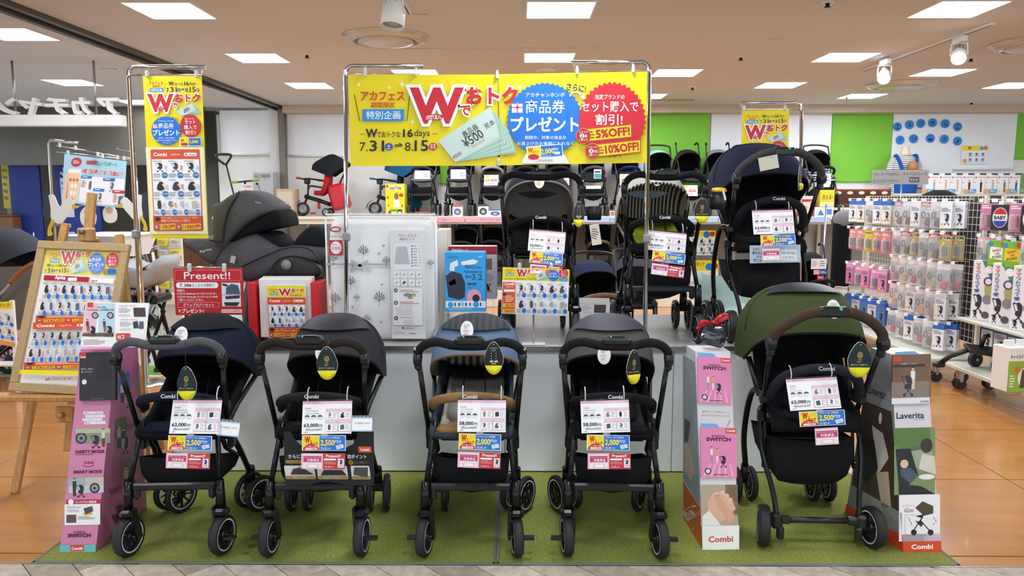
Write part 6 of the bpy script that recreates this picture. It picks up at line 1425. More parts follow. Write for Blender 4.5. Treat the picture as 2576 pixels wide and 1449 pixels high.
# things standing on the shelf: strollers
m_stripe = stripes('navy_white_stripe', '#11162a', '#c9cdd6', 24, 2)
shelf = [
    (1068, '#1c1d20', '#6f747c', '#2b2c30', None, 'loop', 'black shelf stroller with slate seat right of the yellow tricycle box'),
    (1157, '#2a2834', '#4a4660', '#2a2834', None, 'loop', 'plum grey shelf stroller, second from the yellow tricycle box'),
    (1240, '#2f2d2c', '#3a3836', '#9a9a9a', None, 'loop', 'shelf stroller with pale grey guard bar under the banner seam'),
    (1322, '#141c38', '#141c38', '#20263a', None, 'loop', 'navy shelf stroller half hidden left of the navy and grey stroller'),
    (1405, '#3a3b40', '#2a2b30', '#222226', None, 'loop', 'grey shelf stroller straight behind the navy and grey stroller handle'),
    (1490, '#222326', '#2c2d31', '#4a4b50', None, 'loop', 'black shelf stroller with a teal leaflet on its seat'),
    (1577, '#1a2344', 'stripe', '#141c3a', None, 'loop', 'navy striped shelf stroller left of the right banner pole'),
    (1660, '#8fb0ba', '#151619', None, None, 'loop', 'shelf stroller with pale mint canopy right of the banner pole'),
    (1735, '#26272b', '#303136', None, None, 'hooks', 'black shelf buggy with hook handles before the green screen'),
    (1805, '#8d9094', '#17181c', None, None, 'hooks', 'shelf buggy with light grey canopy before the white screen'),
    (1878, '#1f3a86', '#1a1d2a', None, None, 'loop', 'blue shelf stroller mostly hidden by the narrow yellow sign'),
    (2056, '#1b1c20', 'stripe2', '#18191c', None, 'loop', 'black and white striped shelf stroller right of the navy high-seat one')]
for i, (x, oc, scx, g, w_, rear, lb) in enumerate(shelf):
    p = W(x, 520, Y=11.5)
    st = m_stripe if scx == 'stripe2' else stripes('navy_blue_stripe', '#131b38', '#2c3a66', 30, 2) if scx == 'stripe' else cloth(scx)
    tt = sugocal(lb, (p.x, 11.4, SZ), R((i * 37 % 9) - 4), cloth(oc), m_black, st, None, guard=g or '#222222', group='strollers on the back shelf', hi=False, handle=False, rear=rear, brand=None, guard_bar=g is not None, front=R(35), pedal=False); tt.scale = (.86, .9, 1)
for x0, y0, x1, y1, s, lb in ((1043, 429, 1082, 450, 0, 'white price card on the slate-seated shelf stroller'), (1134, 426, 1172, 450, 0, 'white price card on the plum grey shelf stroller'), (1218, 440, 1254, 466, '29,800', 'price card reading 29,800 on the pale-barred shelf stroller'), (1318, 446, 1345, 472, 0, 'white price card on the navy shelf stroller'), (1418, 446, 1432, 466, '00', 'price card peeking above the navy and grey canopy'), (1474, 467, 1512, 475, 0, 'flat white tag on the black shelf stroller'), (1559, 438, 1590, 466, '18,000', 'white price card on the navy striped shelf stroller'), (1638, 438, 1676, 452, 0, 'red and white price card on the mint canopy stroller'), (1717, 466, 1755, 493, '11,800', 'price card reading 11,800 on the black shelf buggy'), (1795, 474, 1812, 490, 0, 'small white tag on the light grey shelf buggy'), (2062, 436, 2090, 462, 0, 'white price card on the striped shelf stroller')):
    o, P = sheet('shelf_price_card', lb, 'price card', [(x0, y0), (x1, y0), (x1, y1), (x0, y1)], (11.12, 11.12, 11.1), '#f2f2f4', .002, group='price cards on the back shelf')
    if s: P.rect(x0 + 1, y0 + 1, x0 + (x1 - x0) * .4, y0 + (y1 - y0) * .25, '#d9c63a'); P.text(s, x0 + 3, y0 + (y1 - y0) * .4, x1 - 4, y0 + (y1 - y0) * .68, '#c02a3a', .03); P.small(x0 + 8, y0 + (y1 - y0) * .78, x1 - 2, y1 - 2, 1, '#d06a74')
    else: P.rect(x0, y0, x1, y0 + 3, '#e9b6c6'); P.small(x0 + 2, y0 + 8, x0 + (x1 - x0) * .5, y1 - 3, 3, '#a9a9b0'); P.small(x0 + (x1 - x0) * .58, y0 + 8, x1 - 2, y1 - 3, 2, '#8a8aa0')
    P.build(o)
o, P = sheet('seat_leaflet', 'teal and white leaflet on the seat of the black shelf stroller', 'leaflet', [(1494, 426), (1513, 426), (1509, 449), (1491, 449)], (11.2, 11.2, 11.18), '#e9eef0', .002)
P.rect(1493, 437, 1510, 448, '#2a8a96'); P.rect(1495, 430, 1510, 435, '#33343a'); P.build(o)
# small boxes on the shelf edge
for x0, y0, x1, y1, c, c2, lb in ((1138, 516, 1164, 545, '#f0eef0', '#c9556a', 'small white box with round blue print on the shelf edge'), (1202, 514, 1229, 545, '#d6e6ee', '#3a4a5a', 'small pale blue box with a stroller print on the shelf edge'), (1229, 527, 1262, 545, '#e9e9ea', '#3a5aa0', 'low white icon card next to the pale blue box'), (1046, 526, 1078, 538, '#6a2a26', '#b04a3a', 'dark red label box at the shelf edge by the yellow box'), (1535, 528, 1546, 547, '#e6ded6', '#7a2a2a', 'narrow cream and red box beside the striped shelf stroller'), (2010, 480, 2046, 532, '#c4161f', '#f0d0d0', 'red Present card on the shelf right of the navy stroller')):
    t, P, M, w, h = carton('shelf_box', lb, 'box', (x0, y0, x1, y1), SY0 + .03, None if y1 < 544 else SZ, .06, c)
    P.rect(x0, y0, x1, y0 + (y1 - y0) * .16, c2); P.circ((x0 + x1) / 2, y0 + (y1 - y0) * .58, (x1 - x0) * .36, '#5a6aa0' if c == '#f0eef0' else c2, (y1 - y0) * .3); P.up(); P.circ((x0 + x1) / 2, y0 + (y1 - y0) * .6, (x1 - x0) * .16, '#d9b08a', (y1 - y0) * .14)
    if 'Present' in lb: P.text('Present!!', x0 + 4, y0 + 12, x1 - 4, y0 + 20, '#ffffff', .01)
    P.build(t, 'print', M)
    if y1 < 544: t.location.z = SZ if y1 > 525 else SZ
# cartons with tricycles
TQ = lambda x, y, Y=11.25: W(680 + x / 6.779, 380 + y / 6.779, Y=Y)
t, P, M, w, h = carton('toy_box', 'bright yellow tricycle box on the back shelf', 'box', (969, 462, 1018, 533), 11.1, SZ, .3, '#e6d21e')
in_crop(P, lambda x, y: (680 + x / 6.779, 380 + y / 6.779)); P.rect(2030, 588, 2258, 645, '#efe9d8'); P.up(); P.text('smarTrike', 2040, 595, 2238, 640, '#3a3430', .03); P.rect(1975, 575, 2012, 612, '#c0342a'); P.circ(2150, 740, 38, '#8a5a3a', 50); P.poly([(2105, 790), (2200, 790), (2210, 900), (2100, 900)], '#dedede'); P.poly([(2030, 930), (2250, 930), (2260, 960), (2060, 965)], '#5a9a3a'); P.circ(2205, 985, 45, '#4a4a4e', 45); P.circ(2030, 985, 28, '#3a3a3e', 35); P.circ(2235, 725, 40, '#b0382a', 26); P.circ(2000, 760, 16, '#b0382a', 20); P.circ(2250, 880, 18, '#c06a2a', 22); P.circ(2008, 875, 14, '#c06a2a', 18); P.up(); P.circ(2205, 985, 28, '#c9c9cc', 28); P.build(t, 'print', M)
t, P, M, w, h = carton('toy_box', 'torn brown cardboard box left of the red tricycle', 'box', (694, 475, 740, 543), 11.1, SZ, .3, '#b9a58a')
P.rect(697, 482, 736, 528, '#c9bca8'); P.rect(693, 529, 726, 541, '#f3f0e6'); P.up(); P.text('10,800', 706, 532, 724, 538, '#c0342a', .02); P.circ(718, 512, 10, '#8a8074', 6); P.up(); P.circ(718, 512, 8.6, '#c9bca8', 4.8); P.build(t, 'print', M)
t, P, M, w, h = carton('toy_box', 'grey balance bike box beside the metal post', 'box', (636, 433, 690, 541), 11.6, SZ, .25, '#c4c5c9')
P.text('GLOBBER', 639, 438, 684, 447, '#5a6066', .02); P.text('GO BIKE', 650, 449, 680, 453, '#9ab05a', .0); P.line(648, 462, 658, 495, 1.6, '#3a3a3e'); P.circ(646, 462, 4, '#3a3a3e', 3); P.circ(676, 505, 5, '#3a3a3e', 6); P.circ(655, 500, 3, '#3a3a3e', 4); P.line(656, 498, 676, 490, 2, '#5a6a3a'); P.build(t, 'print', M)
def tricycle(label, m1, m2, hood, dx, seat_c):
    t = thing('tricycle', label, 'tricycle', (TQ(900, 1090).x + dx, 11.3, SZ)); o = V((TQ(900, 1090).x, 11.3, SZ))
    q = lambda x, y, d=0.: TQ(x, y, 11.3) - o + V((0, d, 0))
    c = q(555, 990); r = q(555, 990).z
    Q = RX(PI / 2)
    for nm, cc, rr_, d in (('front_wheel', c, r, 0), ('rear_wheel', q(990, 1040), q(990, 1040).z, -.14), ('rear_wheel', q(990, 1040), q(990, 1040).z, .14)):
        rr_ = max(rr_, .05)
        wv = MB().lathe([(rr_ * .7, -.022), (rr_ * .92, -.028), (rr_, 0), (rr_ * .92, .028), (rr_ * .7, .022)], tuple(cc + V((0, d, 0))), Q, 22).build(nm, m_tire, t)
        MB().lathe([(rr_ * .72, -.024), (rr_ * .2, -.03), (rr_ * .2, .03), (rr_ * .72, .024)], tuple(cc + V((0, d, 0))), Q, 20).build('wheel_disc', m_grey, wv)
    fd = []
    for k in range(7):
        an = R(60 + k * 20); fd.append([(c.x + (r + .03) * cos(an), d, c.z + (r + .03) * sin(an)) for d in (-.05, 0, .05)])
    MB().grid(fd).build('mudguard', m1, t)
    MB().tube([c, q(640, 760), q(650, 480)], .016, 8).build('fork', m2, t)
    MB().tube([q(500, 462, -.16), q(600, 480, -.04), q(640, 470), q(720, 480, .05), q(880, 500, .17)], .012, 8).build('handlebar', m2, t)
    for a_, b_ in ((q(500, 462, -.16), q(550, 466, -.1)), (q(770, 492, .1), q(885, 505, .17))): MB().tube([a_, b_], .017, 8).build('grip', m1, t)
    MB().rbox(tuple(q(630, 510)), (.09, .06, .09), .015).build('front_box', m2, t)
    MB().tube([q(590, 770), q(850, 850), q(1040, 920)], .03, 8).build('frame_tube', m2, t)
    s = MB(); rows = []
    for (x, y, wd) in ((770, 750, .1), (900, 770, .14), (980, 700, .15), (1020, 560, .15), (1040, 380, .13)): rows.append([q(x, y, d * wd) + V((0, 0, .01 * abs(d))) for d in (-1, -.5, 0, .5, 1)])
    o_ = s.grid(rows).build('seat', seat_c, t); md = o_.modifiers.new('thickness', 'SOLIDIFY'); md.thickness = .06
    MB().tube(spl([q(690, 650, -.12), q(720, 600, -.13), q(900, 620, -.14), q(1050, 650, -.1)], 4), .015, 8).build('safety_arm', m2, t)
    MB().rbox(tuple(q(830, 930)), (.03, .08, .1), .01).rbox(tuple(q(730, 1060)), (.07, .1, .025), .008).build('pedal', m1, t)
    rows = []
    for k in range(13):
        th = R(70 - k * 10.5); row = []
        for j in range(17):
            u = j / 16; p = can_pt(u, th, .17, .34, 0, 0, e2=.5, sc_=.09); row.append(q(1120, 440) + V((p.y * 1.0 - .05, p.x, p.z)))
        rows.append(row)
    MB().grid(rows).build('hood', hood, t)
    MB().rbox(tuple(q(1180, 780)), (.26, .26, .38), .04, RY(R(-14))).build('rear_bag', m1 if 'red' in label else hood, t)
    MB().tube([q(1040, 900), q(1260, 380), q(1300, 330)], .013, 8).build('push_bar', m2, t)
    return t
tricycle('red tricycle with black hood on the back shelf', mat('red_plastic', '#b3202a', .35, var=.08), m_blackp, cloth('#16181e'), 0, cloth('#a31824'))
tricycle('blue tricycle with blue hood left of the yellow box', mat('blue_plastic', '#1f6fb0', .35, var=.08), m_blackp, cloth('#14486e'), 1.02, cloth('#101a2e')).location.y = 11.62
# balance bike with push handle
q = lambda x, y, Y=11.3: W(440 + x / 3.813, 380 + y / 3.813, Y=Y)
o0 = V((q(560, 620).x, 11.3, SZ)); t = thing('push_bike', 'lime gripped balance bike with tall black push handle', 'balance bike', o0)
z = lambda x, y: q(x, y) - o0
MB().tube(spl([z(480, 130), z(400, 70), z(400, 40), z(460, 30), z(530, 35), z(535, 60), z(490, 130)], 4), .017, 8).tube([z(488, 120), z(560, 400), z(600, 560)], .013, 8).build('push_handle', m_blackp, t)
MB().tube([z(600, 300), z(670, 290), z(745, 285)], .012, 8).tube([z(670, 290), z(690, 480), z(700, 560)], .016, 8).build('handlebar', m_blackp, t)
for a_, b_ in ((z(540, 300), z(605, 298)), (z(740, 285), z(806, 276))): MB().tube([a_, b_], .018, 8).build('grip', mat('lime_grip', '#93b52a', .6), t)
MB().tube([z(600, 560), z(700, 570)], .03, 8).build('body', m_blackp, t)
for x in (580, 720):
    c = z(x, 640); c.z = .1; MB().lathe([(.06, -.025), (.1, -.02), (.1, .02), (.06, .025)], tuple(c), RX(PI / 2), 20).build('wheel', m_tire, t)
o, P = sheet('shelf_price_card', 'silver price card under the lime bike grips', 'price card', [(605, 463), (635, 463), (637, 478), (607, 478)], (11.27, 11.27, 11.27), '#e9e6e0', .002, group='price cards on the back shelf')
P.text('13,800', 614, 467, 632, 473, '#c02a3a', .02); P.build(o)
# lower row: strollers and seats on the plinth
low = [(1165, '#1c2b3a', 'dark teal canopy stroller on the lower shelf left of the platform'), (1240, '#70747a', 'grey canopy stroller low behind the white and red box'), (1395, '#22242c', 'dark stroller low behind the navy and grey platform stroller'), (1508, '#1a2142', 'navy stroller with tan bar low between the platform strollers'), (1590, '#2b2c30', 'black stroller low behind the light grey platform stroller'), (1720, '#26282e', 'dark stroller low behind the right banner pole'), (1960, '#1d2026', 'dark stroller low behind the navy high-seat one')]
for i, (x, oc, lb) in enumerate(low):
    p = W(x, 600, Y=10.9 + (i % 2) * .35)
    tt = sugocal(lb, (p.x, 11.0 + (i % 2) * .3, .24), R((i * 53 % 17) - 8), cloth(oc), m_black, m_black, None, guard='#6a5a48' if i == 3 else '#222226', group='strollers on the lower shelf', hi=False, handle=False, rear='loop', brand=None, pedal=False, front=R(45)); tt.scale = (.85, .85, 1)
for x, Y_, oc, gd, lb in ((1400, 7.4, '#26282e', '#2a2a2e', 'dark stroller on the floor behind the yellow poster stand'), (1508, 7.0, '#18203e', '#6f5a44', 'navy stroller with tan bar on the floor between platform strollers'), (1600, 7.5, '#30353c', '#26262a', 'slate stroller on the floor behind the light grey one')):
    sugocal(lb, (W(x, 700, Y=Y_).x, Y_, 0), R(x % 21 - 10), cloth(oc), m_black, m_black, None, guard=gd, group='strollers on the floor behind the platform', hi=False, handle=False, rear='loop', brand=None, pedal=False, front=R(45))
t = sugocal('folded black buggy with price card at the shelf end', (W(2058, 700, Y=8.3).x, 8.3, .0), R(2), m_black, m_black, m_black, None, guard='#1c1c1f', group='strollers on the lower shelf', hi=False, handle=False, rear='hooks', brand=None, pedal=False, front=R(40))
t.scale = (.8, .8, .98)
o, P = sheet('shelf_price_card', 'price card on the black buggy at the shelf end', 'price card', [(2041, 651), (2080, 651), (2083, 677), (2043, 677)], (8.06, 8.06, 8.06), '#f2f2f4', .002, group='price cards on the back shelf'); P.small(2045, 656, 2060, 672, 4, '#a9a9b0'); P.small(2064, 656, 2078, 672, 3, '#8a8a90'); P.build(o)
for (x0, y0, x1, y1), c, lb in (((2047, 679, 2062, 691), '#e6a0b0', 'small pink slip under the buggy price card'), ((2063, 679, 2081, 691), '#2f6ac0', 'small blue slip under the buggy price card'), ((2056, 693, 2074, 704), '#b0343a', 'small red slip lowest under the buggy price card')):
    o, P = sheet('coupon_slip', lb, 'slip', [(x0, y0), (x1, y0), (x1, y1), (x0, y1)], (8.05, 8.05, 8.05), c, .002, group='slips under the buggy card'); P.small(x0 + 2, y0 + 3, x1 - 2, y1 - 3, 2, '#f6f0f0'); P.build(o)
# campaign posters low on the shelf behind the platform
for q_, lb in (([(1735, 580), (1800, 580), (1800, 642), (1735, 642)], 'small campaign poster behind the high-seat stroller, upper one'), ([(1738, 655), (1808, 655), (1808, 755), (1738, 755)], 'campaign poster behind the high-seat stroller, lower one')):
    o, P = sheet('wall_poster', lb, 'poster', q_, (5.9, 5.9, 5.9), '#f6f4f0', .003)
    (x0, y0), (x1, _), (_, y1), _ = q_; w_, h_ = x1 - x0, y1 - y0
    P.rect(x0, y0, x1, y0 + h_ * .26, YEL); P.up(); P.text('W', x0 + 4, y0 + 3, x0 + 14, y0 + h_ * .2, RED, .04); P.text('おトク', x0 + 15, y0 + 4, x0 + 34, y0 + h_ * .14, RED, .03); P.circ(x0 + w_ * .66, y0 + h_ * .16, w_ * .13, BLU); P.circ(x0 + w_ * .88, y0 + h_ * .14, w_ * .1, RED)
    for r_ in range(2):
        for c_ in range(3): cell(P, x0 + 2 + c_ * w_ / 3.2, y0 + h_ * (.3 + .34 * r_), x0 + (c_ + 1) * w_ / 3.2, y0 + h_ * (.62 + .34 * r_), ('stroller', 'seat', 'carrier')[(r_ + c_) % 3], '#33343c', None, seed=c_)
    P.build(o)
    pz = W(x0 + w_ / 2, y1, Y=5.93); Yh = 5.95 if y1 < 650 else 6.2; tt = thing('poster_holder', 'grey floor holder behind the ' + ('upper' if y1 < 650 else 'lower') + ' campaign poster', 'poster holder', (pz.x, Yh, 0))
    MB().tube([(0, 0, .01), (0, 0, pz.z + .15), (0, 5.91 - Yh, pz.z + .15)], .008, 6).build('post', m_steel, tt); MB().rbox((0, 0, .006), (.2, .2, .012), .003).build('base_plate', m_steel, tt)
# pale mint booster seat
c = W(1845, 740, Y=4.98); t = thing('booster_seat', 'pale mint plastic baby seat behind the navy high-seat stroller', 'baby seat', (c.x + .02, 5.23, PZ))
m_mint = mat('mint_plastic', '#a9c4bb', .4, var=.05)
rows = [[(x * .19, y0_ - .03 * (1 - x * x), z0_ + .02 * abs(x)) for x in (-1, -.6, -.2, .2, .6, 1)] for y0_, z0_ in ((.16, .28), (.14, .16), (.1, .06), (0, .035), (-.1, .06), (-.15, .05), (-.16, .0))]
o = MB().grid(rows).build('shell', m_mint, t); md = o.modifiers.new('thickness', 'SOLIDIFY'); md.thickness = .02
MB().rbox((0, 0, .015), (.3, .28, .03), .01).build('base', m_mint, t)
# cup holders with tags on the platform strollers
def cup_holder(label, x, y, Y, cup):
    c = W(x, y, Y=Y); t = thing('cup_holder', label, 'cup holder', c)
    MB().lathe([(.035, -.05), (.04, -.048), (.046, .03), (.043, .032), (.037, -.04), (.001, -.042)], n=18).build('holder', m_blackp, t); MB().rbox((-.06, .01, .0), (.05, .02, .05), .008).build('arm', m_blackp, t)
    if cup:
        MB().lathe([(.03, -.03), (.038, .05), (.04, .055), (.001, .056)], n=18).build('cup', mat('cup_smoke', '#3a3a36', .2), t); MB().lathe([(.042, .05), (.044, .06), (.036, .072), (.012, .076), (.001, .076)], n=18).build('lid', mat('lid_yellow', '#d9b51f', .35), t); MB().rbox((.02, -.04, .03), (.012, .01, .06), .004, RY(R(-15))).build('straw', m_white, t)
cup_holder('black stroller cup holder with pale tag between the platform strollers', 1495, 532, 4.4, False); cup_holder('black cup holder with yellow lidded cup beside the navy high-seat stroller', 1808, 505, 4.36, True)
o, P = sheet('hang_card', 'beige rounded hang card below the empty cup holder', 'hang tag', [(1482, 566), (1506, 562), (1522, 604), (1501, 616)], (4.36, 4.36, 4.36), '#e6dccb', .002); P.small(1492, 574, 1512, 600, 5, '#6a645a'); P.build(o)
o, P = sheet('hang_card', 'blank cream card tied to the navy high-seat stroller handle', 'hang tag', [(1907, 398), (1955, 388), (1960, 419), (1914, 431)], (4.22, 4.22, 4.22), '#d6d2bd', .002); P.small(1938, 394, 1950, 398, 1, '#a9a590'); P.build(o)

# ---------------------------------------------------------------- right end of the back wall: mannequin, boxes, letters
for s, x, y in (('エ', 1622, 955), ('ル', 1713, 940), ('ゴ', 1798, 930), ('オ', 1887, 925), ('ム', 1983, 932), ('ニ', 2075, 955), ('ブ', 1642, 1055), ('リ', 1745, 1045), ('ー', 1870, 1042), ('ズ', 1975, 1048), ('♪', 2075, 1063)):
    p = W(1716 + x / 2.995, y / 2.995, Y=BW - .04)
    o = MB().lathe([(.068, 0), (.068, .004)], (0, 0, 0), None, 28).build('letter_disc', ink('#1b86e0'), matrix=Matrix.Translation(p) @ FACE)
    tag(o, 'blue paper disc lettered ' + {'エ': 'E', 'ル': 'RU', 'ゴ': 'GO', 'オ': 'O', 'ム': 'MU', 'ニ': 'NI', 'ブ': 'BU', 'リ': 'RI', 'ー': 'with a long dash', 'ズ': 'ZU', '♪': 'with a music note'}[s] + ' on the white screen', 'letter disc', 'blue letter discs')
    P = Print(.136, .136, z0=.0048); P.text(s, .27, .27, .73, .73, '#101a3a', .02); P.build(o)
# wall shelf with boxes
a, b = W(2098, 487, Y=11.35), W(2640, 487, Y=11.35)
t = thing('wall_shelf', 'ivory wall shelf with baby carrier boxes at the right of back wall', 'shelf', ((a.x + b.x) / 2, 11.35, 0)); w = b.x - a.x; zs = a.z
MB().rbox((0, .3, zs - .015), (w, .6, .03), .004).build('board', m_ivory, t); MB().rbox((0, .3, .1), (w, .6, .2), .004).build('plinth', m_ivory, t)
for k in range(5): MB().rbox((-w / 2 + .03 + k * (w - .06) / 4, .58, zs / 2), (.05, .04, zs), .004).build('upright', m_ivory, t)
MB().box((0, .61, zs / 2), (w, .01, zs)).build('back_panel', mat('shelf_back', '#8f8b84', .7, var=.05), t)
for i in range(9):
    x0 = 2332 + i * 29.5; col = ['#b9a6a0', '#c9b6aa', '#c4bcb4', '#26262c', '#1d1d22', '#c9a9a0', '#7a7468', '#2a4a9a', '#4a8a3a'][i]
    lb = ['partly hidden by the grey sign', 'second from the grey sign', 'third, with a pale grey carrier', 'with a black carrier, left of its twin', 'with a black carrier, right of its twin', 'with a rose beige carrier', 'with a taupe carrier', 'with a bright blue carrier', 'in leafy green at the picture edge'][i]
    t, P, M, w, h = carton('carrier_carton', 'white baby carrier carton ' + lb, 'box', (x0, 436, x0 + 28, 479), 11.4, zs + .0, .12, '#eceaea' if i < 8 else '#5a9a4a', group='carrier cartons on the wall shelf')
    P.rect(x0 + 14, 436, x0 + 28, 439.5, '#2c3358'); P.text('ergobaby', x0 + 9, 442.5, x0 + 26, 446.5, '#555a66', .0); P.circ(x0 + 5.5, 444.5, 2, '#c0563a'); people(P, x0 + 18, 464, 26, col, col, '#4a3028'); P.small(x0 + 2, 455, x0 + 8, 458, 1, '#c06a5a'); P.small(x0 + 2, 468, x0 + 10, 477, 3, '#c9c9cc'); P.build(t, 'print', M)
for i in range(5):
    x0 = 2320 + i * 52
    o, P = sheet('coupon_slip', 'coupon strip on the carrier shelf edge, number %s from its left end' % ('one', 'two', 'three', 'four', 'five')[i], 'slip', [(x0, 476), (x0 + 32, 476), (x0 + 32, 485), (x0, 485)], (11.33, 11.33, 11.33), '#3a9ad0', .002, group='coupon strips on the carrier shelf'); P.rect(x0, 476, x0 + 12, 485, '#e9a04a'); P.up(); P.small(x0 + 14, 478, x0 + 30, 484, 2, '#d6e6f0'); P.build(o)
for i in range(5):
    x0 = 2097 + i * 29
    t, P, M, w, h = carton('brown_carton', 'dark brown carton with oval label under the green screen, %s from the left' % ('first', 'second', 'third', 'fourth', 'fifth')[i], 'box', (x0, 476, x0 + 27, 520), 11.2, None, .14, '#4a2418', group='dark brown cartons')
    P.rect(x0, 476, x0 + 27, 480, '#8a2a20'); P.circ(x0 + 12, 485, 7, '#d9cdb0', 4); P.build(t, 'print', M)
o = tag(MB().rbox((W(2170, 522, Y=11.25).x, 11.27, W(2170, 522, Y=11.25).z - .02), (1.1, .3, .04), .005).build('carton_ledge', m_ivory), 'ivory ledge carrying the dark brown cartons', 'ledge')
# mannequin torso with carrier
c = W(2273, 490, Y=11.62); t = thing('mannequin', 'headless mannequin torso in striped shirt wearing a blue baby carrier', 'mannequin', (c.x, 11.65, zs))
hh = W(2273, 368, Y=11.62).z - zs
rows = []
for z_, rx_, ry_ in ((0, .17, .11), (.12, .17, .115), (.3, .18, .12), (hh - .24, .185, .11), (hh - .18, .175, .1), (hh - .14, .12, .08), (hh - .125, .085, .07)): rows.append([(rx_ * cos(2 * PI * j / 20), ry_ * sin(2 * PI * j / 20), z_) for j in range(20)])
MB().grid(rows, True, True).build('shirt', stripes('striped_jersey', '#20222c', '#e6e6e6', 36, 2, duty=.35), t)
MB().lathe([(.09, hh - .135), (.062, hh - .09), (.052, hh - .03), (.055, hh), (.001, hh)], n=18).build('neck', mat('mannequin_skin', '#e6cfb6', .45), t)
for s in (-1, 1):
    rows = []
    for z_, x_, r_ in ((hh - .165, .16, .05), (hh - .28, .2, .058), (hh - .45, .235, .055)): rows.append([(s * x_ + r_ * cos(2 * PI * j / 12), r_ * sin(2 * PI * j / 12), z_) for j in range(12)])
    MB().grid(rows, True, True).build('sleeve', stripes('striped_jersey', '#20222c', '#e6e6e6', 36, 2, duty=.35), t)
    MB().tube(spl([(s * .13, .06, hh - .16), (s * .15, -.07, hh - .16), (s * .11, -.14, hh - .32), (s * .1, -.15, hh - .46)], 4), .038, 8, flat=.4).build('carrier_strap', cloth('#1f4fa0'), t)
rows = []
for z_, rx_, ry_ in ((.0, .16, .13), (.15, .17, .17), (.32, .15, .17), (hh - .42, .12, .16)): rows.append([(rx_ * cos(PI + PI * j / 10), -.06 + ry_ * sin(PI + PI * j / 10), z_) for j in range(11)])
MB().grid(rows).build('carrier_panel', cloth('#1f4fa0'), t)
MB().ell((.03, -.2, hh - .31), (.08, .08, .085)).build('doll_head', mat('doll_skin', '#a8714a', .5), t)
# grey category sign on a post
o, P = sheet('category_sign', 'grey category sign on a thin post above the accessory rack', 'sign', [(362, 375), (1153, 375), (1146, 577), (356, 577)], (8.85, 8.85, 8.85), '#a3a3a3', .006, crop=(2130, 360, 5.574))
P.text('ベビーカーアクセサリー', 385, 415, 745, 458, '#2a2a2a', .01); P.text('だっこひもアクセサリー', 375, 510, 742, 552, '#2a2a2a', .01); P.text('チャイルドシート', 792, 412, 1125, 455, '#2a2a2a', .01); P.rect(882, 476, 1022, 550, '#55565a'); P.up(); P.text('新生児', 896, 496, 1000, 532, '#d6d6d6', .0); P.build(o)
pz = W(2268, 463, Y=8.87); t = thing('sign_post', 'thin post holding the grey category sign', 'post', (pz.x, 8.87, 0)); MB().tube([(0, 0, .01), (0, 0, pz.z + .02)], .008, 8).build('rod', m_steel, t); MB().lathe([(.12, 0), (.12, .01), (.01, .014), (.001, .014)], n=20).build('base', m_steel, t)
o, P = sheet('wall_poster', 'small campaign poster hung on the right white screen', 'poster', [(2421, 368), (2485, 366), (2485, 412), (2421, 413)], (11.99, 11.99, 11.99), '#f2f2f2', .02)
P.rect(2421, 367, 2485, 379, YEL); P.up(); P.text('W', 2435, 368, 2444, 377, RED, .04); P.circ(2470, 373, 5, '#4aa0d8'); P.circ(2480, 372, 5, '#e06a5a')
for i in range(6): P.rect(2436 + (i % 3) * 16, 384 + (i // 3) * 14, 2448 + (i % 3) * 16, 395 + (i // 3) * 14, '#d6dae6'); 
P.up(); [icon(P, 'stroller', 2441 + (i % 3) * 16, 389 + (i // 3) * 14, 8, 9, '#33343c') for i in range(6)]; P.rect(2423, 400, 2433, 410, '#e9a03a'); P.build(o)

for (x0, y0, x1, y1), c, tx, lb in (((2050, 521, 2096, 545), '#e9e9ea', None, 'low white and blue carton at the right end of back shelf'), ((2064, 478, 2098, 520), '#d9d02a', '洗える!', 'yellow carton stacked at the right end of back shelf')):
    t, P, M, w, h = carton('shelf_box', lb, 'box', (x0, y0, x1, y1), SY0 + .06, SZ if y1 > 540 else None, .2, c)
    if tx: P.text(tx, x0 + 5, y0 + 12, x1 - 5, y0 + 24, '#3a3a2a', .01); P.rect(x0, y0 + 30, x1, y1, '#e9e2b0')
    else: P.poly([(x0 + 8, y1 - 3), (x0 + 14, y0 + 6), (x0 + 24, y1 - 3)], '#3a7ac0'); P.rect(x0 + 26, y0 + 5, x1 - 4, y1 - 5, '#4a8ad0')
    P.build(t, 'print', M)
t, P, M, w, h = carton('bedding_box', 'plain beige bedding bag behind the clear vinyl one', 'bedding set', (1098, 577, 1131, 826), 4.7, PZ, .2, '#dcdad2')
P.line(1128, 580, 1128, 824, 1.5, '#b5b2a8'); P.build(t, 'print', M)
t = thing('rear_plinth', 'low ivory plinth behind the accessory racks', 'plinth', (W(2430, 480, Y=9.7).x, 9.7, 0)); MB().rbox((0, 0, .35), (1.3, .7, .7), .01).build('body', m_ivory, t)
for x, lb in ((2430, 'black stroller canopy peeking over the far wire rack'),): sugocal(lb, (W(x, 480, Y=9.7).x, 9.7, .7), R(80), m_black, m_black, m_black, group='strollers behind the racks', hi=False, handle=False, brand=None, pedal=False)
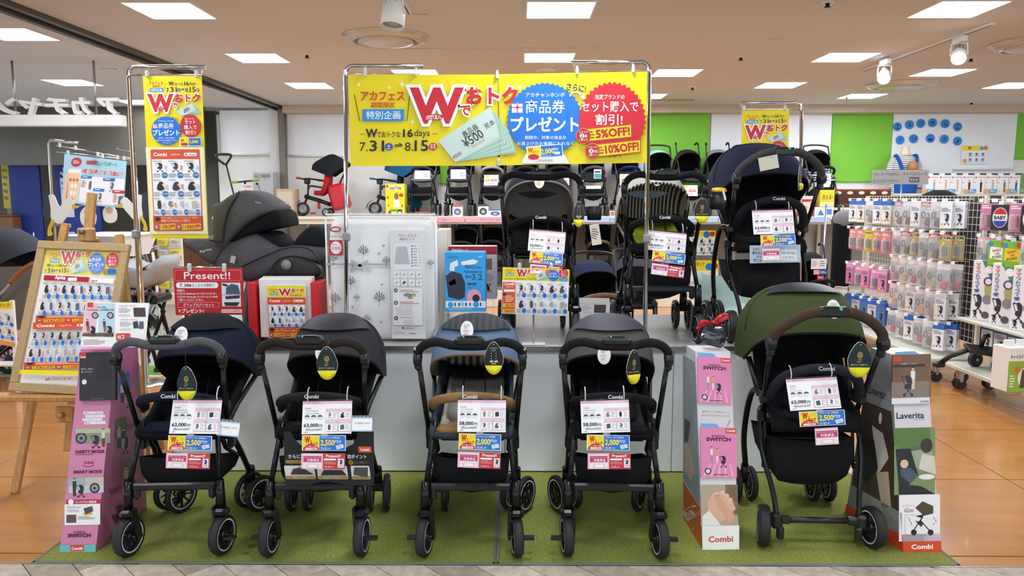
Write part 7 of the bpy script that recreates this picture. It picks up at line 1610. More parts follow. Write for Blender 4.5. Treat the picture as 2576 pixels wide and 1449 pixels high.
# ---------------------------------------------------------------- accessory racks with hanging packs
def rack(label, x_mesh, x_front, y0, y1, ztop, shelf_z=None):
    t = thing('accessory_rack', label, 'display rack', (x_mesh, (y0 + y1) / 2, 0)); L = y1 - y0; d = x_mesh - x_front
    wires = MB()
    n = int(L / .06)
    for k in range(n + 1): wires.tube([(0, -L / 2 + L * k / n, .26), (0, -L / 2 + L * k / n, ztop)], .0025, 4, cap=False)
    m = int((ztop - .26) / .06)
    for k in range(m + 1): wires.tube([(.004, -L / 2, .26 + (ztop - .26) * k / m), (.004, L / 2, .26 + (ztop - .26) * k / m)], .0025, 4, cap=False)
    w = wires.build('wire_mesh', m_ivory, t); w['kind'] = 'stuff'
    for yy in (-L / 2, L / 2): MB().rbox((0, yy, ztop / 2 + .1), (.035, .03, ztop - .2), .004).build('post', m_ivory, t)
    MB().rbox((0, 0, .23), (.05, L, .04), .004).build('lower_beam', m_ivory, t)
    MB().rbox((-d / 2, 0, .2), (d, L, .035), .006).build('base_shelf', mat('rack_shelf', '#c9cabd', .4, var=.03), t)
    k = .5 if L > 2 else 1.
    MB().box((.05, -L * (1 - k) / 2, .95), (.012, L * k - .04, 1.25)).build('dark_back', mat('stand_in_dark', '#23242b', .7, var=.4, scale=6), t)  # dark panel added in place of the goods on the rack's far side
    if shelf_z: MB().rbox((-d * .4, 0, shelf_z - .012), (d * .8, L, .024), .004).build('shelf', mat('rack_shelf', '#c9cabd', .4, var=.03), t)
    for yy in (-L / 2 + .08, L / 2 - .08):
        for xx in (-d + .1, -.06):
            c = MB().lathe([(.045, -.014), (.045, .014)], (0, -.02, 0), RX(PI / 2), 14).lathe([(.045, -.014), (.045, .014)], (0, .02, 0), RX(PI / 2), 14).build('caster', m_blackp, t, loc=(xx, yy, .046))
            MB().rbox((0, 0, .06), (.04, .07, .1), .008).build('caster_fork', m_steel, c)
    return t
XA, XB = 3.95, 4.03
rack('ivory wire mesh accessory rack nearest the back wall', XA, 3.56, 6.42, 8.6, 1.61)
rack('ivory wire mesh accessory rack at the right picture edge', XB, 3.62, 5.0, 6.32, 1.61, .6)
RACKX = lambda y: XA if y > 6.4 else XB
m_bag = mat('pack_film', '#e9eef2', .12, var=0, alpha=.28, spec=.9)
PROTO = {}
def pack_proto(key):
    """one hanging pack of each kind; local -X is its front, origin at the hook eye"""
    kind, c1, c2, txt = key
    t = thing('hanging_pack', '', 'pack')
    if kind == 'box':
        MB().rbox((0, 0, -.14), (.05, .1, .2), .003).build('carton', ink(c1), t); MB().rbox((0, 0, -.03), (.052, .1, .05), .003).build('header', ink(c2), t)
        P = Print(.1, .2); P.small(.1, .12, .9, .3, 3, '#5a6680'); P.up(); icon(P, 'stroller', .6, .6, .6, .5, '#2c2d34'); P.circ(.22, .82, .12, '#e6c62a', .06); P.build(t, 'print', Matrix.Translation((-.0255, 0, -.14)) @ Matrix.Rotation(-PI / 2, 4, 'Z') @ FACE)
        h = .24
    elif kind == 'bag':
        rows = []
        for i in range(7):
            v = i / 6; th = .025 * sin(PI * v) ** .6 + .003; rows.append([(th * cos(2 * PI * j / 10), .06 * math.copysign(abs(sin(2 * PI * j / 10)) ** .5, sin(2 * PI * j / 10)), -.03 - .22 * v) for j in range(10)])
        MB().grid(rows, True, True).build('film_bag', m_bag, t)
        MB().rbox((0, 0, -.035), (.006, .118, .05), .002).build('header', ink(c2), t)
        rr_ = random.Random(hash(c1) % 97)
        MB().rbox((0, -.012, -.19), (.026, .06, .08), .01, RX(R(12))).build('contents', mat('contents_' + c1[1:], c1, .5, var=.2, scale=40), t); MB().tube([(0, .03 + .015 * cos(a_), -.13 + .03 * sin(a_)) for a_ in [2 * PI * j / 10 for j in range(10)]], .006, 5, closed=True).build('strap', m_blackp, t)
        P = Print(.11, .045); P.small(.1, .2, .9, .8, 2, '#f2f2f2'); P.build(t, 'print', Matrix.Translation((-.0032, 0, -.035)) @ Matrix.Rotation(-PI / 2, 4, 'Z') @ FACE)
    elif kind == 'sign':
        MB().rbox((0, 0, -.13), (.008, .15, .2), .002).build('backing', ink(c1), t)
        P = Print(.15, .2)
        if txt == 'BABY':
            P.circ(.5, .5, .4, '#d9dbe0', .4); P.up(); P.circ(.5, .5, .36, '#f2f2f2', .37); P.up()
            P.poly([(.5 + .36 * cos(a), .5 + .37 * sin(a)) for a in [R(200 + 14 * k) for k in range(11)]], '#c4262e'); P.poly([(.5 + .36 * cos(a), .5 + .37 * sin(a)) for a in [R(20 + 14 * k) for k in range(11)]], '#2a3fae'); P.up(); P.text('BABY', .2, .43, .8, .57, '#1b1b1f', .03)
        else:
            P.rect(.02, .8, .98, .98, '#79b52a'); P.poly([(.12, .25), (.9, .3), (.86, .78), (.1, .72)], '#f4f2ea' if c2 == 'w' else '#e9c822'); P.up(); P.text('BABY', .25, .34, .72, .44, '#c0342a', .02, rot=R(-8)); P.text('ON', .4, .48, .6, .56, '#333333', .02, rot=R(-8)); P.text('BOARD', .25, .6, .75, .7, '#333333', .02, rot=R(-8)); P.circ(.14, .16, .13, '#2f8ad0', .1); P.circ(.82, .14, .14, '#c9392e', .1)
        P.build(t, 'print', Matrix.Translation((-.0042, 0, -.13)) @ Matrix.Rotation(-PI / 2, 4, 'Z') @ FACE)
        MB().rbox((0, 0, -.015), (.004, .04, .03), .002).build('header', ink('#e9e9e9'), t)
    else:   # card with blister
        MB().rbox((.004, 0, -.13), (.004, .105, .22), .001).build('backing', ink(c1), t)
        MB().rbox((-.014, 0, -.16), (.032, .08, .12), .012).build('blister', m_bag, t)
        MB().rbox((-.012, 0, -.16), (.022, .05, .09), .012).tube([(-.012, -.02, -.115), (-.012, 0, -.1), (-.012, .02, -.115)], .005, 5).build('contents', mat('contents_' + c2[1:], c2, .5, var=.2, scale=40), t)
        P = Print(.1, .21); P.small(.1, .06, .9, .2, 2, '#ffffff'); P.up(); P.circ(.3, .3, .12, '#f2d23a', .06) if txt else None
        if txt and txt != 'dot': P.text(txt, .06, .05, .94, .14, '#1b1b1f', .02)
        P.build(t, 'print', Matrix.Translation((.0018, 0, -.13)) @ Matrix.Rotation(-PI / 2, 4, 'Z') @ FACE)
    MB().tube([(.11, -.05, .012), (.03, 0, .012), (-.06, 0, .012)], .003, 5).build('hook', m_white, t); MB().rbox((-.07, 0, .004), (.006, .036, .03), .002).build('price_tab', ink('#f2f2f2'), t)
    return t
ORD = ['first', 'second', 'third', 'fourth', 'fifth', 'sixth', 'seventh', 'eighth', 'ninth', 'tenth']
CN = {'#e9ecf2': 'white', '#e6e2da': 'cream', '#d98a8f': 'salmon pink', '#d6c71f': 'yellow', '#d68ab4': 'pink', '#4a7ab8': 'blue', '#6a5548': 'brown', '#3a4566': 'navy', '#d9dade': 'pale', '#3a302a': 'dark brown', '#b5a06a': 'tan', '#8a6a5e': 'rose brown', '#c98a5a': 'orange brown', '#b03040': 'red', '#1d1d22': 'black', '#c97aa4': 'rose', '#7fb52f': 'green', '#2c2d34': 'black'}
def hang(row_name, bay, yA, yB, n, z, kinds, off=(.05,)):
    for i in range(n):
        y = yB - (yB - yA) * (i + .5) / n
        for j, dx in enumerate(off):
            key = kinds[i % len(kinds)]
            lb = '%s %s, %s on %s of the %s%s' % (CN.get(key[1], 'grey'), {'box': 'box', 'bag': 'film bag', 'sign': 'car sign', 'card': 'blister card'}[key[0]], ORD[i], row_name, bay, '' if j == 0 else ', in front')
            M = Matrix.Translation((RACKX(y) - dx - .07, y, z)) @ Matrix.Rotation(R(28 + (i * 13 % 11) - 5), 4, 'Z')
            if key not in PROTO: t = PROTO[key] = pack_proto(key)
            else: t = copy_tree(PROTO[key])
            t.matrix_basis = M; tag(t, lb, 'pack', 'hanging packs on the wire racks')
            a_ = MB().tube([(RACKX(y), y, z + .012), (RACKX(y) - dx - .05, y, z + .012)], .003, 5) if False else None
B1, B2, B3 = 'far rack bay', 'middle rack bay', 'near rack bay'
hang('top row', B1, 7.55, 8.5, 5, 1.57, [('box', '#e9ecf2', '#2f6fc4', ''), ('box', '#e6e2da', '#2f6fc4', ''), ('bag', '#6a5548', '#d9dade', '')], (.05, .16))
hang('second row', B1, 7.55, 8.5, 5, 1.27, [('card', '#d98a8f', '#2c2d34', 'dot'), ('card', '#d98a8f', '#3a4566', 'dot'), ('card', '#d6c71f', '#2c2d34', 'UMBRELLA')], (.05, .16))
hang('third row', B1, 7.55, 8.5, 5, .88, [('box', '#d68ab4', '#e6a9c6', ''), ('card', '#d68ab4', '#2c2d34', '')], (.05, .16))
hang('lowest row', B1, 7.55, 8.5, 5, .54, [('box', '#4a7ab8', '#3a6fc0', ''), ('box', '#d9dade', '#2f6fc4', '')], (.05, .16))
hang('top row', B2, 6.5, 7.5, 6, 1.57, [('bag', '#6a5548', '#b06a6a', ''), ('bag', '#3a4566', '#c9cfe0', ''), ('box', '#e9ecf2', '#e9ecf2', '')], (.05, .16))
hang('second row', B2, 6.5, 7.5, 6, 1.29, [('bag', '#3a4566', '#d9dade', ''), ('bag', '#3a302a', '#c0342a', ''), ('card', '#b5a06a', '#2c2d34', 'DR')], (.05, .16))
hang('third row', B2, 6.5, 7.5, 6, 1.03, [('bag', '#8a6a5e', '#e6b6c6', ''), ('bag', '#b5a06a', '#d9d2c0', ''), ('bag', '#b03040', '#d9dade', '')], (.05, .16))
hang('fourth row', B2, 6.5, 7.5, 6, .77, [('bag', '#c98a5a', '#e6b6c6', ''), ('bag', '#8a6a5e', '#e0c0c8', ''), ('box', '#d9dade', '#c9c9cc', '')], (.05, .16))
hang('lowest row', B2, 6.5, 7.5, 6, .5, [('bag', '#b03040', '#d9dade', ''), ('bag', '#3a302a', '#e6e6e6', ''), ('box', '#e9ecf2', '#2f6fc4', '')], (.05, .16))
hang('top row', B3, 5.55, 6.28, 4, 1.57, [('card', '#c97aa4', '#b03040', ''), ('sign', '#1d1d22', '', 'BABY')], (.05, .15))
hang('second row', B3, 5.55, 6.28, 4, 1.29, [('bag', '#3a302a', '#d9a0b0', ''), ('sign', '#7fb52f', 'w', 'ON'), ('sign', '#7fb52f', 'y', 'ON')], (.05, .15))
hang('row under the shelf', B3, 5.6, 6.28, 4, .56, [('box', '#e9ecf2', '#2f6fc4', '')])
# big white boxes on the shelf of the near rack
for i in range(3):
    y = 6.14 - i * .25
    t = thing('rider_box', 'tall white rider board box on the rack shelf, %s' % ('farthest of three', 'middle of three', 'nearest of three at the picture edge')[i], 'box', (XB - .19, y, .6), R(30), 'tall rider board boxes')
    MB().rbox((0, 0, .245), (.12, .19, .49), .004).build('carton', ink('#e6e4e6'), t)
    P = Print(.19, .49); P.poly([(.35, 0), (1, 0), (1, .5), (.8, .35)], '#3f8a78'); P.poly([(.75, .3), (1, .2), (1, .62), (.8, .7)], '#5a86c4'); P.up(); P.poly([(.5, .42), (.85, .38), (.95, .62), (.6, .72)], '#a9b06a'); P.circ(.68, .14, .17, '#f2f2f2', .065); P.circ(.66, .34, .2, '#4a3f66', .075); P.up(); P.circ(.66, .34, .13, '#e9e6ee', .05); P.circ(.66, .64, .2, '#8a8590', .08); P.up()
    for k, (s, c) in enumerate((('マ', '#c0343a'), ('マ', '#c0343a'), ('つ', '#3a4fa0'), ('れ', '#3a4fa0'), ('て', '#3a4fa0'), ('っ', '#3a4fa0'), ('て', '#3a4fa0'), ('!', '#3a4fa0'))): P.text(s, .12, .05 + k * .062, .3, .1 + k * .062, c, .02)
    icon(P, 'stroller', .3, .72, .5, .32, '#2c2630'); icon(P, 'stroller', .2, .9, .25, .14, '#33303a'); P.circ(.62, .9, .16, '#5a4a4a', .06); P.build(t, 'print', Matrix.Translation((-.0605, 0, .245)) @ Matrix.Rotation(-PI / 2, 4, 'Z') @ FACE)
    P = Print(.12, .49); P.rect(.1, .1, .4, .9, '#c9c9cc'); P.up(); P.small(.15, .15, .35, .85, 12, '#6a7a5a'); P.build(t, 'side_print', Matrix.Translation((0, -.0955, .245)) @ FACE)
# black rider board with wheels on the base shelf
c = W(2440, 925, Y=6.05); t = thing('rider_board', 'folded black rider board with two wheels on the rack base', 'rider board', (XB - .3, 6.0, .2175), R(15))
beam(MB(), (-.12, .02, .18), (.16, -.1, .14), .13, .03).build('deck', m_blackp, t); MB().tube([(.0, 0, .19), (.03, 0, .27), (.06, -.02, .28)], .018, 8).tube([(-.12, 0, .17), (-.2, .1, .1), (-.24, .14, .04)], .02, 8).rbox((-.25, .15, .025), (.09, .06, .045), .012).build('arm', m_blackp, t)
for y_ in (-.12, .1):
    wv = MB().lathe([(.045, -.02), (.06, -.018), (.06, .018), (.045, .02)], (.06, y_, .06), RX(PI / 2) @ RY(R(0)), 18).build('wheel', m_tire, t); MB().lathe([(.012, -.024), (.012, .024)], (.06, y_, .06), RX(PI / 2), 10).build('axle_cap', m_steel, wv)
    MB().rbox((.06, y_, .115), (.05, .05, .06), .01).build('wheel_bracket', m_blackp, t)
# green and white seat mat box at the edge
t = thing('mat_box', 'white and green child seat mat box at the right picture edge', 'box', (W(2560, 920, Y=5.35).x, 5.38, .2185), R(8))
MB().rbox((0, 0, .16), (.24, .16, .32), .004).build('carton', ink('#ece9e4'), t); P = Print(.24, .32); P.rect(0, .3, 1, 1, '#8fb53a'); P.up(); P.text('チャイルドシートマット', .05, .16, .95, .25, '#3a2a28', .02); P.circ(.62, .68, .3, '#e9e9dc', .24); P.up(); P.poly([(.45, .5), (.8, .48), (.86, .9), (.4, .92)], '#5a4034'); P.circ(.3, .5, .1, '#d9712a', .08); P.small(.06, .62, .24, .92, 5, '#f2f2dc'); P.build(t, 'print', Matrix.Translation((0, -.0805, .16)) @ FACE)
for k in range(2): MB().rbox((-.06 + k * .1, .0, .34), (.08, .02, .05), .003).build('flap_tab', ink('#f0eeea'), t)
# foot muff hanging at the end of the far rack
c = W(2122, 620, Y=8.95); t = thing('foot_muff', 'black foot muff with grey hood hung beside the wire rack', 'foot muff', (c.x, 9.0, W(2122, 722, Y=9.0).z))
hh = W(2122, 528, Y=9.0).z - t.location.z
rows = []
for v in range(9):
    zz = hh * .84 * v / 8; rows.append([(.115 * math.copysign(abs(cos(a_)) ** .5, cos(a_)) * (1 - .04 * (v == 0)), .05 * sin(a_), zz) for a_ in [2 * PI * j / 14 for j in range(14)]])
mb = MB().grid(rows, True, True); mb.build('muff_bag', cloth('#0f1016'), t)
MB().ell((0, -.01, hh * .88), (.125, .055, hh * .12), 16, 8).build('hood', cloth('#7d7f84'), t); MB().tube(spl([(-.11, -.04, .0), (-.05, -.055, .01), (.05, -.055, .005), (.11, -.04, .015)], 4), .006, 6).build('fringe', ink('#e6e6e2'), t)
MB().tube([(0, 0, hh * .98), (0, .02, hh * 1.05), (0, .1, hh * 1.06)], .006, 6).build('hanger', m_steel, t)
p0 = t.location; t2 = thing('hanging_bar', 'steel floor rail holding the black foot muff', 'rail', (p0.x, 9.12, 0)); MB().tube([(-.16, 0, .01), (-.16, 0, p0.z + hh * 1.07), (.16, 0, p0.z + hh * 1.07), (.16, 0, .01)], .012, 8).build('frame', m_steel, t2); MB().rbox((0, 0, .008), (.4, .3, .016), .004).build('foot', m_steel, t2)
# ---------------------------------------------------------------- things on the mall side
# second pole stand with a light blue poster
o, P = sheet('phone_poster', 'light blue stamp campaign poster with a phone, beyond the easel', 'poster', [(485, 1160), (955, 1215), (975, 1525), (510, 1530)], (6.1, 6.3, 6.1), '#a3cfe2', .003, crop=(0, 0, 2.995))
in_crop(P, lambda x, y: (x * 2.995 / 4.026, 360 * 2.995 + y * 2.995 / 4.026))
P.rrect(715, 255, 860, 590, 20, '#e6dcd6'); P.up(); P.rrect(726, 268, 845, 580, 12, '#f0c8a0'); P.poly([(690, 330), (725, 300), (745, 600), (690, 600)], '#e6c4ac'); P.circ(797, 193, 58, '#b8283a', 46); P.up(); P.rect(726, 268, 845, 300, '#f6f2f0'); P.small(760, 175, 835, 215, 3, '#f0d0d0'); [P.circ(780 + i % 2 * 38, 430 + i // 2 * 72, 17, '#f6efe6', 26) for i in range(4)]; [P.circ(755 + i * 38, 370, 15, '#c9704a', 15) for i in range(3)]; P.rect(755, 555, 808, 575, '#c03a3a')
P.rect(905, 178, 1005, 215, '#c03a50'); P.up(); P.text('マイお祝いパスポート', 910, 186, 1205, 228, '#3a6a5a', .01, rot=R(4)); P.text('出産準備品を買ってスタンプを集めよう!', 875, 265, 1265, 310, '#b83a4a', .04, halo=('#ffffff', .1), rot=R(4))
P.poly([(868, 325), (1285, 345), (1295, 585), (868, 590)], '#eef0f4'); P.up()
for x0, y0, c in ((868, 325, '#2f7ac0'), (1090, 340, '#2f5fb0'), (1005, 440, '#2f7ac0'), (1190, 445, '#c03040')): P.rect(x0, y0, x0 + 110, y0 + 28, c); P.up(); P.small(x0 + 15, y0 + 8, x0 + 95, y0 + 22, 1, '#ffffff')
for x, y, k in ((970, 415, 'carrier'), (1180, 420, 'stroller'), (1080, 525, 'stroller'), (1270, 530, 'box')): icon(P, k, x, y, 55, 90, '#5a6480')
P.small(880, 370, 930, 440, 5, '#c06a6a'); P.small(1205, 480, 1245, 560, 5, '#c06a6a'); P.build(o)
Y = 6.2; B = W(146, 700, Y=Y)
t = thing('poster_rail', 'two-post chrome rail stand holding the light blue poster', 'poster stand', (B.x, Y, 0)); b0 = t.location; d = lambda x, y, Y_=Y: W(x, y, Y=Y_) - b0
zt = d(140, 352).z
p1, p2 = d(140, 352), d(338, 378, 6.35)
MB().tube([(0, 0, .01), (0, 0, zt - .03), tuple(V((.02, 0, zt))), tuple(d(198, 360))], .011, 8).build('post', m_chrome, t); MB().tube([(p2.x, p2.y, .01), (p2.x, p2.y, p2.z - .02), tuple(d(293, 372, 6.3))], .011, 8).build('post', m_chrome, t)
MB().tube([d(142, 366), d(336, 400, 6.35)], .005, 6).build('rail', m_chrome, t); MB().tube([d(142, 382), d(334, 402, 6.35)], .005, 6).build('rail', m_chrome, t)
for x, y in ((150, 365), (190, 372), (246, 388), (296, 396), (171, 384), (258, 392), (312, 398)): MB().rbox(tuple(d(x, y, Y - .02)), (.018, .02, .035), .004).build('clip', m_clip, t)
for pp in ((0, 0), (p2.x, p2.y)): MB().lathe([(.16, 0), (.16, .008), (.015, .012), (.001, .012)], (pp[0], pp[1], 0), None, 24).build('base_plate', m_steel, t)
MB().rbox(tuple(d(142, 560)), (.035, .035, .06), .008).build('clamp', m_grey, t)
# stork cut-outs hanging at the rail ends
def stork(label, x0, y0, s, Y_, flip):
    c = W(x0, y0, Y=Y_); t = thing('stork_cutout', label, 'cut-out', matrix=Matrix.Translation(c) @ FACE, group='stork cut-outs')
    f = -1 if flip else 1; k = s / 100 / 1900 * Y_
    g = lambda L: [(f * (x) * k * 1.0, -y * k) for x, y in L]
    def flat(L, z0, z1, m, nm, par=t):
        pts = g(spl([V((x, y, 0)) for x, y in L + L[:1]], 3)[:-1] and [(p.x, p.y) for p in spl([V((x, y, 0)) for x, y in L + L[:1]], 3)[:-1]])
        a = sum(pts[i][0] * pts[(i + 1) % len(pts)][1] - pts[(i + 1) % len(pts)][0] * pts[i][1] for i in range(len(pts)))
        MB().prism(pts if a > 0 else pts[::-1], z0, z1).build(nm, m, par)
    flat([(-45, -70), (-20, -70), (0, -20), (20, -40), (45, -60), (70, -40), (60, -10), (30, 30), (0, 60), (-40, 40), (-40, -10)], -.003, .003, ink('#f2f2ee'), 'body')
    flat([(-70, -80), (-40, -78), (-38, -20), (-50, 40), (-78, 20), (-72, -30)], -.004, .002, ink('#33363c'), 'wing')
    flat([(60, -30), (92, -18), (62, -8)], -.001, .004, ink('#e9b52a'), 'beak')
    flat([(-40, 40), (-25, 45), (-45, 85), (-40, 110), (-62, 115), (-58, 80)], -.001, .004, ink('#e0c020'), 'leg')
    flat([(130, -30), (165, 10), (160, 60), (130, 75), (98, 60), (95, 10)], -.003, .003, ink('#f4f2ee'), 'egg')
    flat([(130, -12), (148, 0), (142, 22), (118, 22), (112, 0)], .003, .005, ink('#e9b890'), 'baby_face')
    MB().tube([(f * 80 * k, 20 * k, .0), (f * 130 * k, 28 * k, 0)], .003, 5).build('thread', ink('#d9d9d6'), t)
stork('white stork cut-out with egg bundle left of the light blue poster', 150, 530, 55, 6.05, False)
stork('second stork cut-out seen past the tall sign pole', 338, 525, 48, 6.25, True)
# pram at the left edge
c = W(45, 830, Y=5.6); t = thing('pram', 'grey pram with tan leather handle at the left picture edge', 'pram', (W(20, 830, Y=6.4).x, 6.5, 0), R(0)); b0 = t.location
d = lambda x, y, Y_=6.3: W(x, y, Y=Y_) - b0
rows = []
for v in range(6):
    zz = d(60, 830 - v * 32).z; wv = (.28, .36, .4, .42, .42, .4)[v]; rows.append([(wv * cos(2 * PI * j / 18), .24 * sin(2 * PI * j / 18), zz) for j in range(18)])
MB().grid(rows, True, True).build('carry_cot', cloth('#6f6a64'), t)
rows = [[V((-.05, 0, d(60, 680).z)) + V((p.y, p.x, p.z)) for p in [can_pt(j / 12, R(80 - k * 24), .23, .36, 0, 0) for j in range(13)]] for k in range(7)]
MB().grid(rows).build('hood', cloth('#3a3d44'), t)
MB().tube(spl([d(25, 712, 6.12), d(45, 690, 6.12), d(75, 668, 6.12), d(95, 662, 6.12)], 4), .02, 8).build('handle', mat('tan_leather', '#9a5a2a', .5, var=.1), t); MB().tube([d(25, 712, 6.12), d(-10, 760, 6.17)], .014, 8).build('handle_arm', m_steel, t)
for x in (-.22, .22):
    for y in (-.2, .2): wheel(t, V((x, y, .14)), .14, .04, R(90), False, 10, 'wheel', 20)
MB().tube([(-.24, 0, .16), (.2, 0, .5)], .014, 8).tube([(.24, 0, .16), (-.2, 0, .5)], .014, 8).build('chassis', m_dark, t)
# white folding notice stand with poster
t = thing('notice_stand', 'white slanted notice stand with small poster at the left edge', 'notice stand', (W(10, 1000, z=0).x, W(10, 1000, z=0).y, 0)); b0 = t.location
d = lambda x, y, Y_: W(x, y, Y=Y_) - b0
Yb = b0.y
for x0, x1 in ((30, 47), (-60, -50)): beam(MB(), d(x0, 755, Yb + .12), V((d(x1, 1000, Yb).x, 0, .0)), .035, .025).build('leg', m_white, t)
for y in (915, 995): MB().rbox(tuple((d(-10, y, Yb + .05) + d(40, y, Yb + .05)) / 2), (.3, .12, .02), .004).build('rung', m_white, t)
o, P = sheet('notice_poster', None, None, [(-60, 762), (31, 758), (31, 848), (-60, 868)], (Yb + .06, Yb + .06, Yb + .03), '#f4f2ee', .003, t, pre=Matrix.Translation(-b0))
P.rect(-60, 759, 31, 775, YEL); P.up(); P.text('おトク', 0, 762, 25, 771, RED, .03); [cell(P, -55 + i % 4 * 22, 785 + i // 4 * 30, -35 + i % 4 * 22, 813 + i // 4 * 30, 'stroller', '#33343c', None, seed=i) for i in range(8)]; P.rect(-60, 846, 31, 856, '#e9a03a'); P.build(o)
t = thing('pink_carton', 'pink carton behind the slanted notice stand', 'box', (W(14, 760, Y=7.1).x - .14, 7.2, 0)); MB().rbox((0, 0, .41), (.28, .2, .82), .005).build('carton', ink('#e0a0b4'), t); P = Print(.28, .82); P.rect(.1, .1, .9, .3, '#f2d0dc'); P.build(t, 'print', Matrix.Translation((0, -.1005, .41)) @ FACE)
# baby rack (reclining infant seat) behind the sign pole
t = thing('infant_rocker', 'grey reclining infant rocker behind the tall sign pole', 'infant rocker', (W(385, 830, Y=6.95).x, 6.95, 0)); b0 = t.location; d = lambda x, y, Y_=6.95: W(x, y, Y=Y_) - b0
ol = [d(x, y) for x, y in ((318, 652), (335, 662), (370, 668), (405, 660), (432, 640), (428, 668), (410, 705), (380, 722), (345, 715), (322, 690))]; cx_ = sum(p.x for p in ol) / 10; cz_ = sum(p.z for p in ol) / 10
MB().grid([[V((cx_ + (p.x - cx_) * k, yy, cz_ + (p.z - cz_) * k)) for p in ol] for yy, k in ((-.22, .02), (-.22, .8), (-.19, 1), (.19, 1), (.22, .8), (.22, .02))], True, True).build('seat_sling', cloth('#a4a6a6'), t)
MB().rbox(tuple(d(375, 750)), (.3, .32, .08), .02).build('seat_base', m_dark, t)
for yy in (-.18, .18): MB().tube([d(400, 735) + V((0, yy, 0)), d(385, 790) + V((0, yy, 0)), V((d(415, 830).x, yy, .05))], .018, 8).tube([d(350, 735) + V((0, yy, 0)), d(390, 790) + V((0, yy, 0)), V((d(340, 830).x, yy, .05))], .018, 8).build('leg_frame', m_dark, t)
for xx in (340, 415):
    for yy in (-.18, .18): MB().lathe([(.03, -.02), (.03, .02)], (d(xx, 830).x, yy, .03), RX(PI / 2), 12).build('caster', m_blackp, t)
# white basket cot
t = thing('mesh_cot', 'white mesh baby cot behind the easel', 'cot', (W(290, 700, Y=7.4).x, 7.4, 0)); b0 = t.location; d = lambda x, y, Y_=7.4: W(x, y, Y=Y_) - b0
z0_, z1_ = d(290, 640).z, d(290, 590).z
rows = [[(sx * wv, sy * dv, zz) for sx, sy in ((-1, -1), (1, -1), (1, 1), (-1, 1))] for zz, wv, dv in ((z0_, .22, .28), (z1_, .28, .36))]
MB().grid(rows, False, True).build('mesh_side', mat('white_mesh', '#e6e6e6', .7, var=.1, scale=200), t); MB().box((0, 0, z0_), (.44, .56, .02)).build('mattress_board', m_white, t); MB().rbox((0, 0, z1_ - .02), (.5, .64, .06), .02).build('blanket', m_quilt, t)
MB().tube([(-.28, -.36, z1_), (.28, -.36, z1_), (.28, .36, z1_), (-.28, .36, z1_)], .012, 8, closed=True).build('top_rim', m_white, t)
for sx in (-1, 1):
    for sy in (-1, 1): MB().tube([(sx * .24, sy * .3, z0_), (sx * .28, sy * .34, .01)], .014, 8).build('leg', m_white, t)
# nested shopping carts
for i in range(4):
    c = W(330 + i * 27, 690, Y=9.2); t = thing('shopping_cart', 'nested child shopping cart by the wood panelling, %s in the row' % ('first', 'second', 'third', 'last')[i], 'cart', (c.x, 9.3, .002), R(0), 'nested shopping carts')
    MB().rbox((0, 0, .62), (.34, .4, .3), .04).build('seat_tub', mat('cart_blue', '#1d2c5a', .4, var=.1), t); f = MB()
    for s in (-1, 1): f.tube([(-.2, s * .22, .1), (.0, s * .22, .5), (-.15, s * .22, .95), (.1, s * .22, 1.0)], .014, 6).tube([(.22, s * .22, .1), (-.05, s * .22, .45)], .014, 6)
    f.tube([(.1, -.22, 1.0), (.1, .22, 1.0)], .014, 6); f.build('frame', m_steel, t); MB().rbox((.02, -.235, .5), (.04, .02, .34), .01, RY(R(25))).build('strap', mat('cart_red', '#8a2a2a', .5), t)
    for s in (-1, 1):
        for x in (-.2, .22): MB().lathe([(.06, -.015), (.06, .015)], (x, s * .22, .06), RX(PI / 2), 14).build('wheel', m_tire, t)
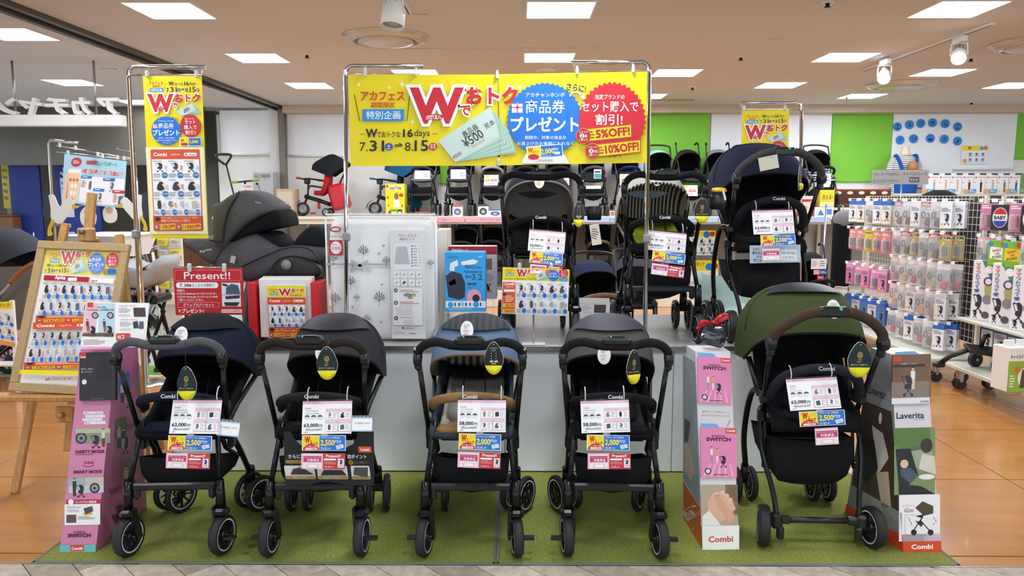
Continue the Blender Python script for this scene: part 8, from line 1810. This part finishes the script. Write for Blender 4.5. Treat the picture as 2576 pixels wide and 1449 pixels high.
# pegboard rack with small packs
t = thing('pegboard_rack', 'cream pegboard rack with yellow and clear packs left of car seat', 'display rack', (W(437, 750, Y=8.4).x, 8.4, 0)); b0 = t.location
a_, b_ = W(405, 595, Y=8.4), W(470, 735, Y=8.4); w, h = b_.x - a_.x, a_.z - b_.z
MB().rbox((0, 0, b_.z + h / 2), (w, .04, h), .004).build('pegboard', m_ivory, t); MB().rbox((0, 0, b_.z - .06), (w + .04, .3, .12), .006).build('base', m_ivory, t)
hp = MB()
for i in range(12):
    for j in range(16): hp.add([(-w / 2 + w * (i + .5) / 12 + dx_, -.0212, b_.z + h * (j + .5) / 16 + dz_) for dx_, dz_ in ((-.004, -.004), (.004, -.004), (.004, .004), (-.004, .004))], [(0, 1, 2, 3)])
hp.build('peg_holes', ink('#5a564c'), t)['kind'] = 'stuff'
for r_ in range(5):
    for c_ in range(2):
        kk = (r_ + c_) % 2
        o = tag(MB().rbox((0, -.045, 0), (.11, .045, .085), .008).build('peg_pack', ink('#dcc43a') if kk == 0 else m_bag, loc=(b0.x + (c_ - .5) * .14, b0.y, b_.z + h * (.9 - r_ * .19))), '%s small pack on the cream pegboard, %s row, %s column' % (('yellow', 'clear')[kk], ORD[r_], ('left', 'right')[c_]), 'pack', 'packs on the cream pegboard')
        P = Print(.1, .07); P.small(.1, .2, .9, .8, 3, '#8a8060'); P.build(o, 'print', Matrix.Translation((0, -.0685, 0)) @ FACE)
for s in (-1, 1):
    for yy in (-.1, .1): MB().lathe([(.04, -.015), (.04, .015)], (s * w / 2 * .8, yy, .04), RX(PI / 2), 12).build('caster', m_blackp, t)
MB().rbox((0, 0, (b_.z - .12) / 2 + .06), (w * .8, .05, b_.z - .16), .004).build('column', m_ivory, t)
# small notices at the far left
for q_, lb, c, Y_ in (([(0, 395), (18, 395), (18, 520), (0, 524)], 'yellow and white notice on the far left pillar', '#d9c83a', 12.45), ([(2, 605), (32, 603), (32, 635), (2, 638)], 'small white notice on the wood panel at far left', '#e6e6e2', 12.0)):
    o, P = sheet('wall_notice', lb, 'notice', q_, (Y_, Y_, Y_), c, .004); P.small(q_[0][0] + 2, q_[0][1] + 12, q_[1][0] - 2, q_[2][1] - 10, 6, '#8a7a6a'); P.build(o)
a_ = W(0, 545, Y=12.1); b_ = W(35, 690, Y=12.1); t = thing('wood_counter', 'wood panelled counter at the far left edge', 'counter', (W(5, 690, Y=12.1).x, 12.3, 0)); MB().rbox((-.2, 0, a_.z / 2), (.8, .3, a_.z), .01).build('body', mat('wood_dado', '#8a5a2c', .5), t); MB().rbox((-.2, 0, a_.z + .015), (.84, .34, .03), .006).build('top', mat('counter_wood', '#7a4a24', .4), t)
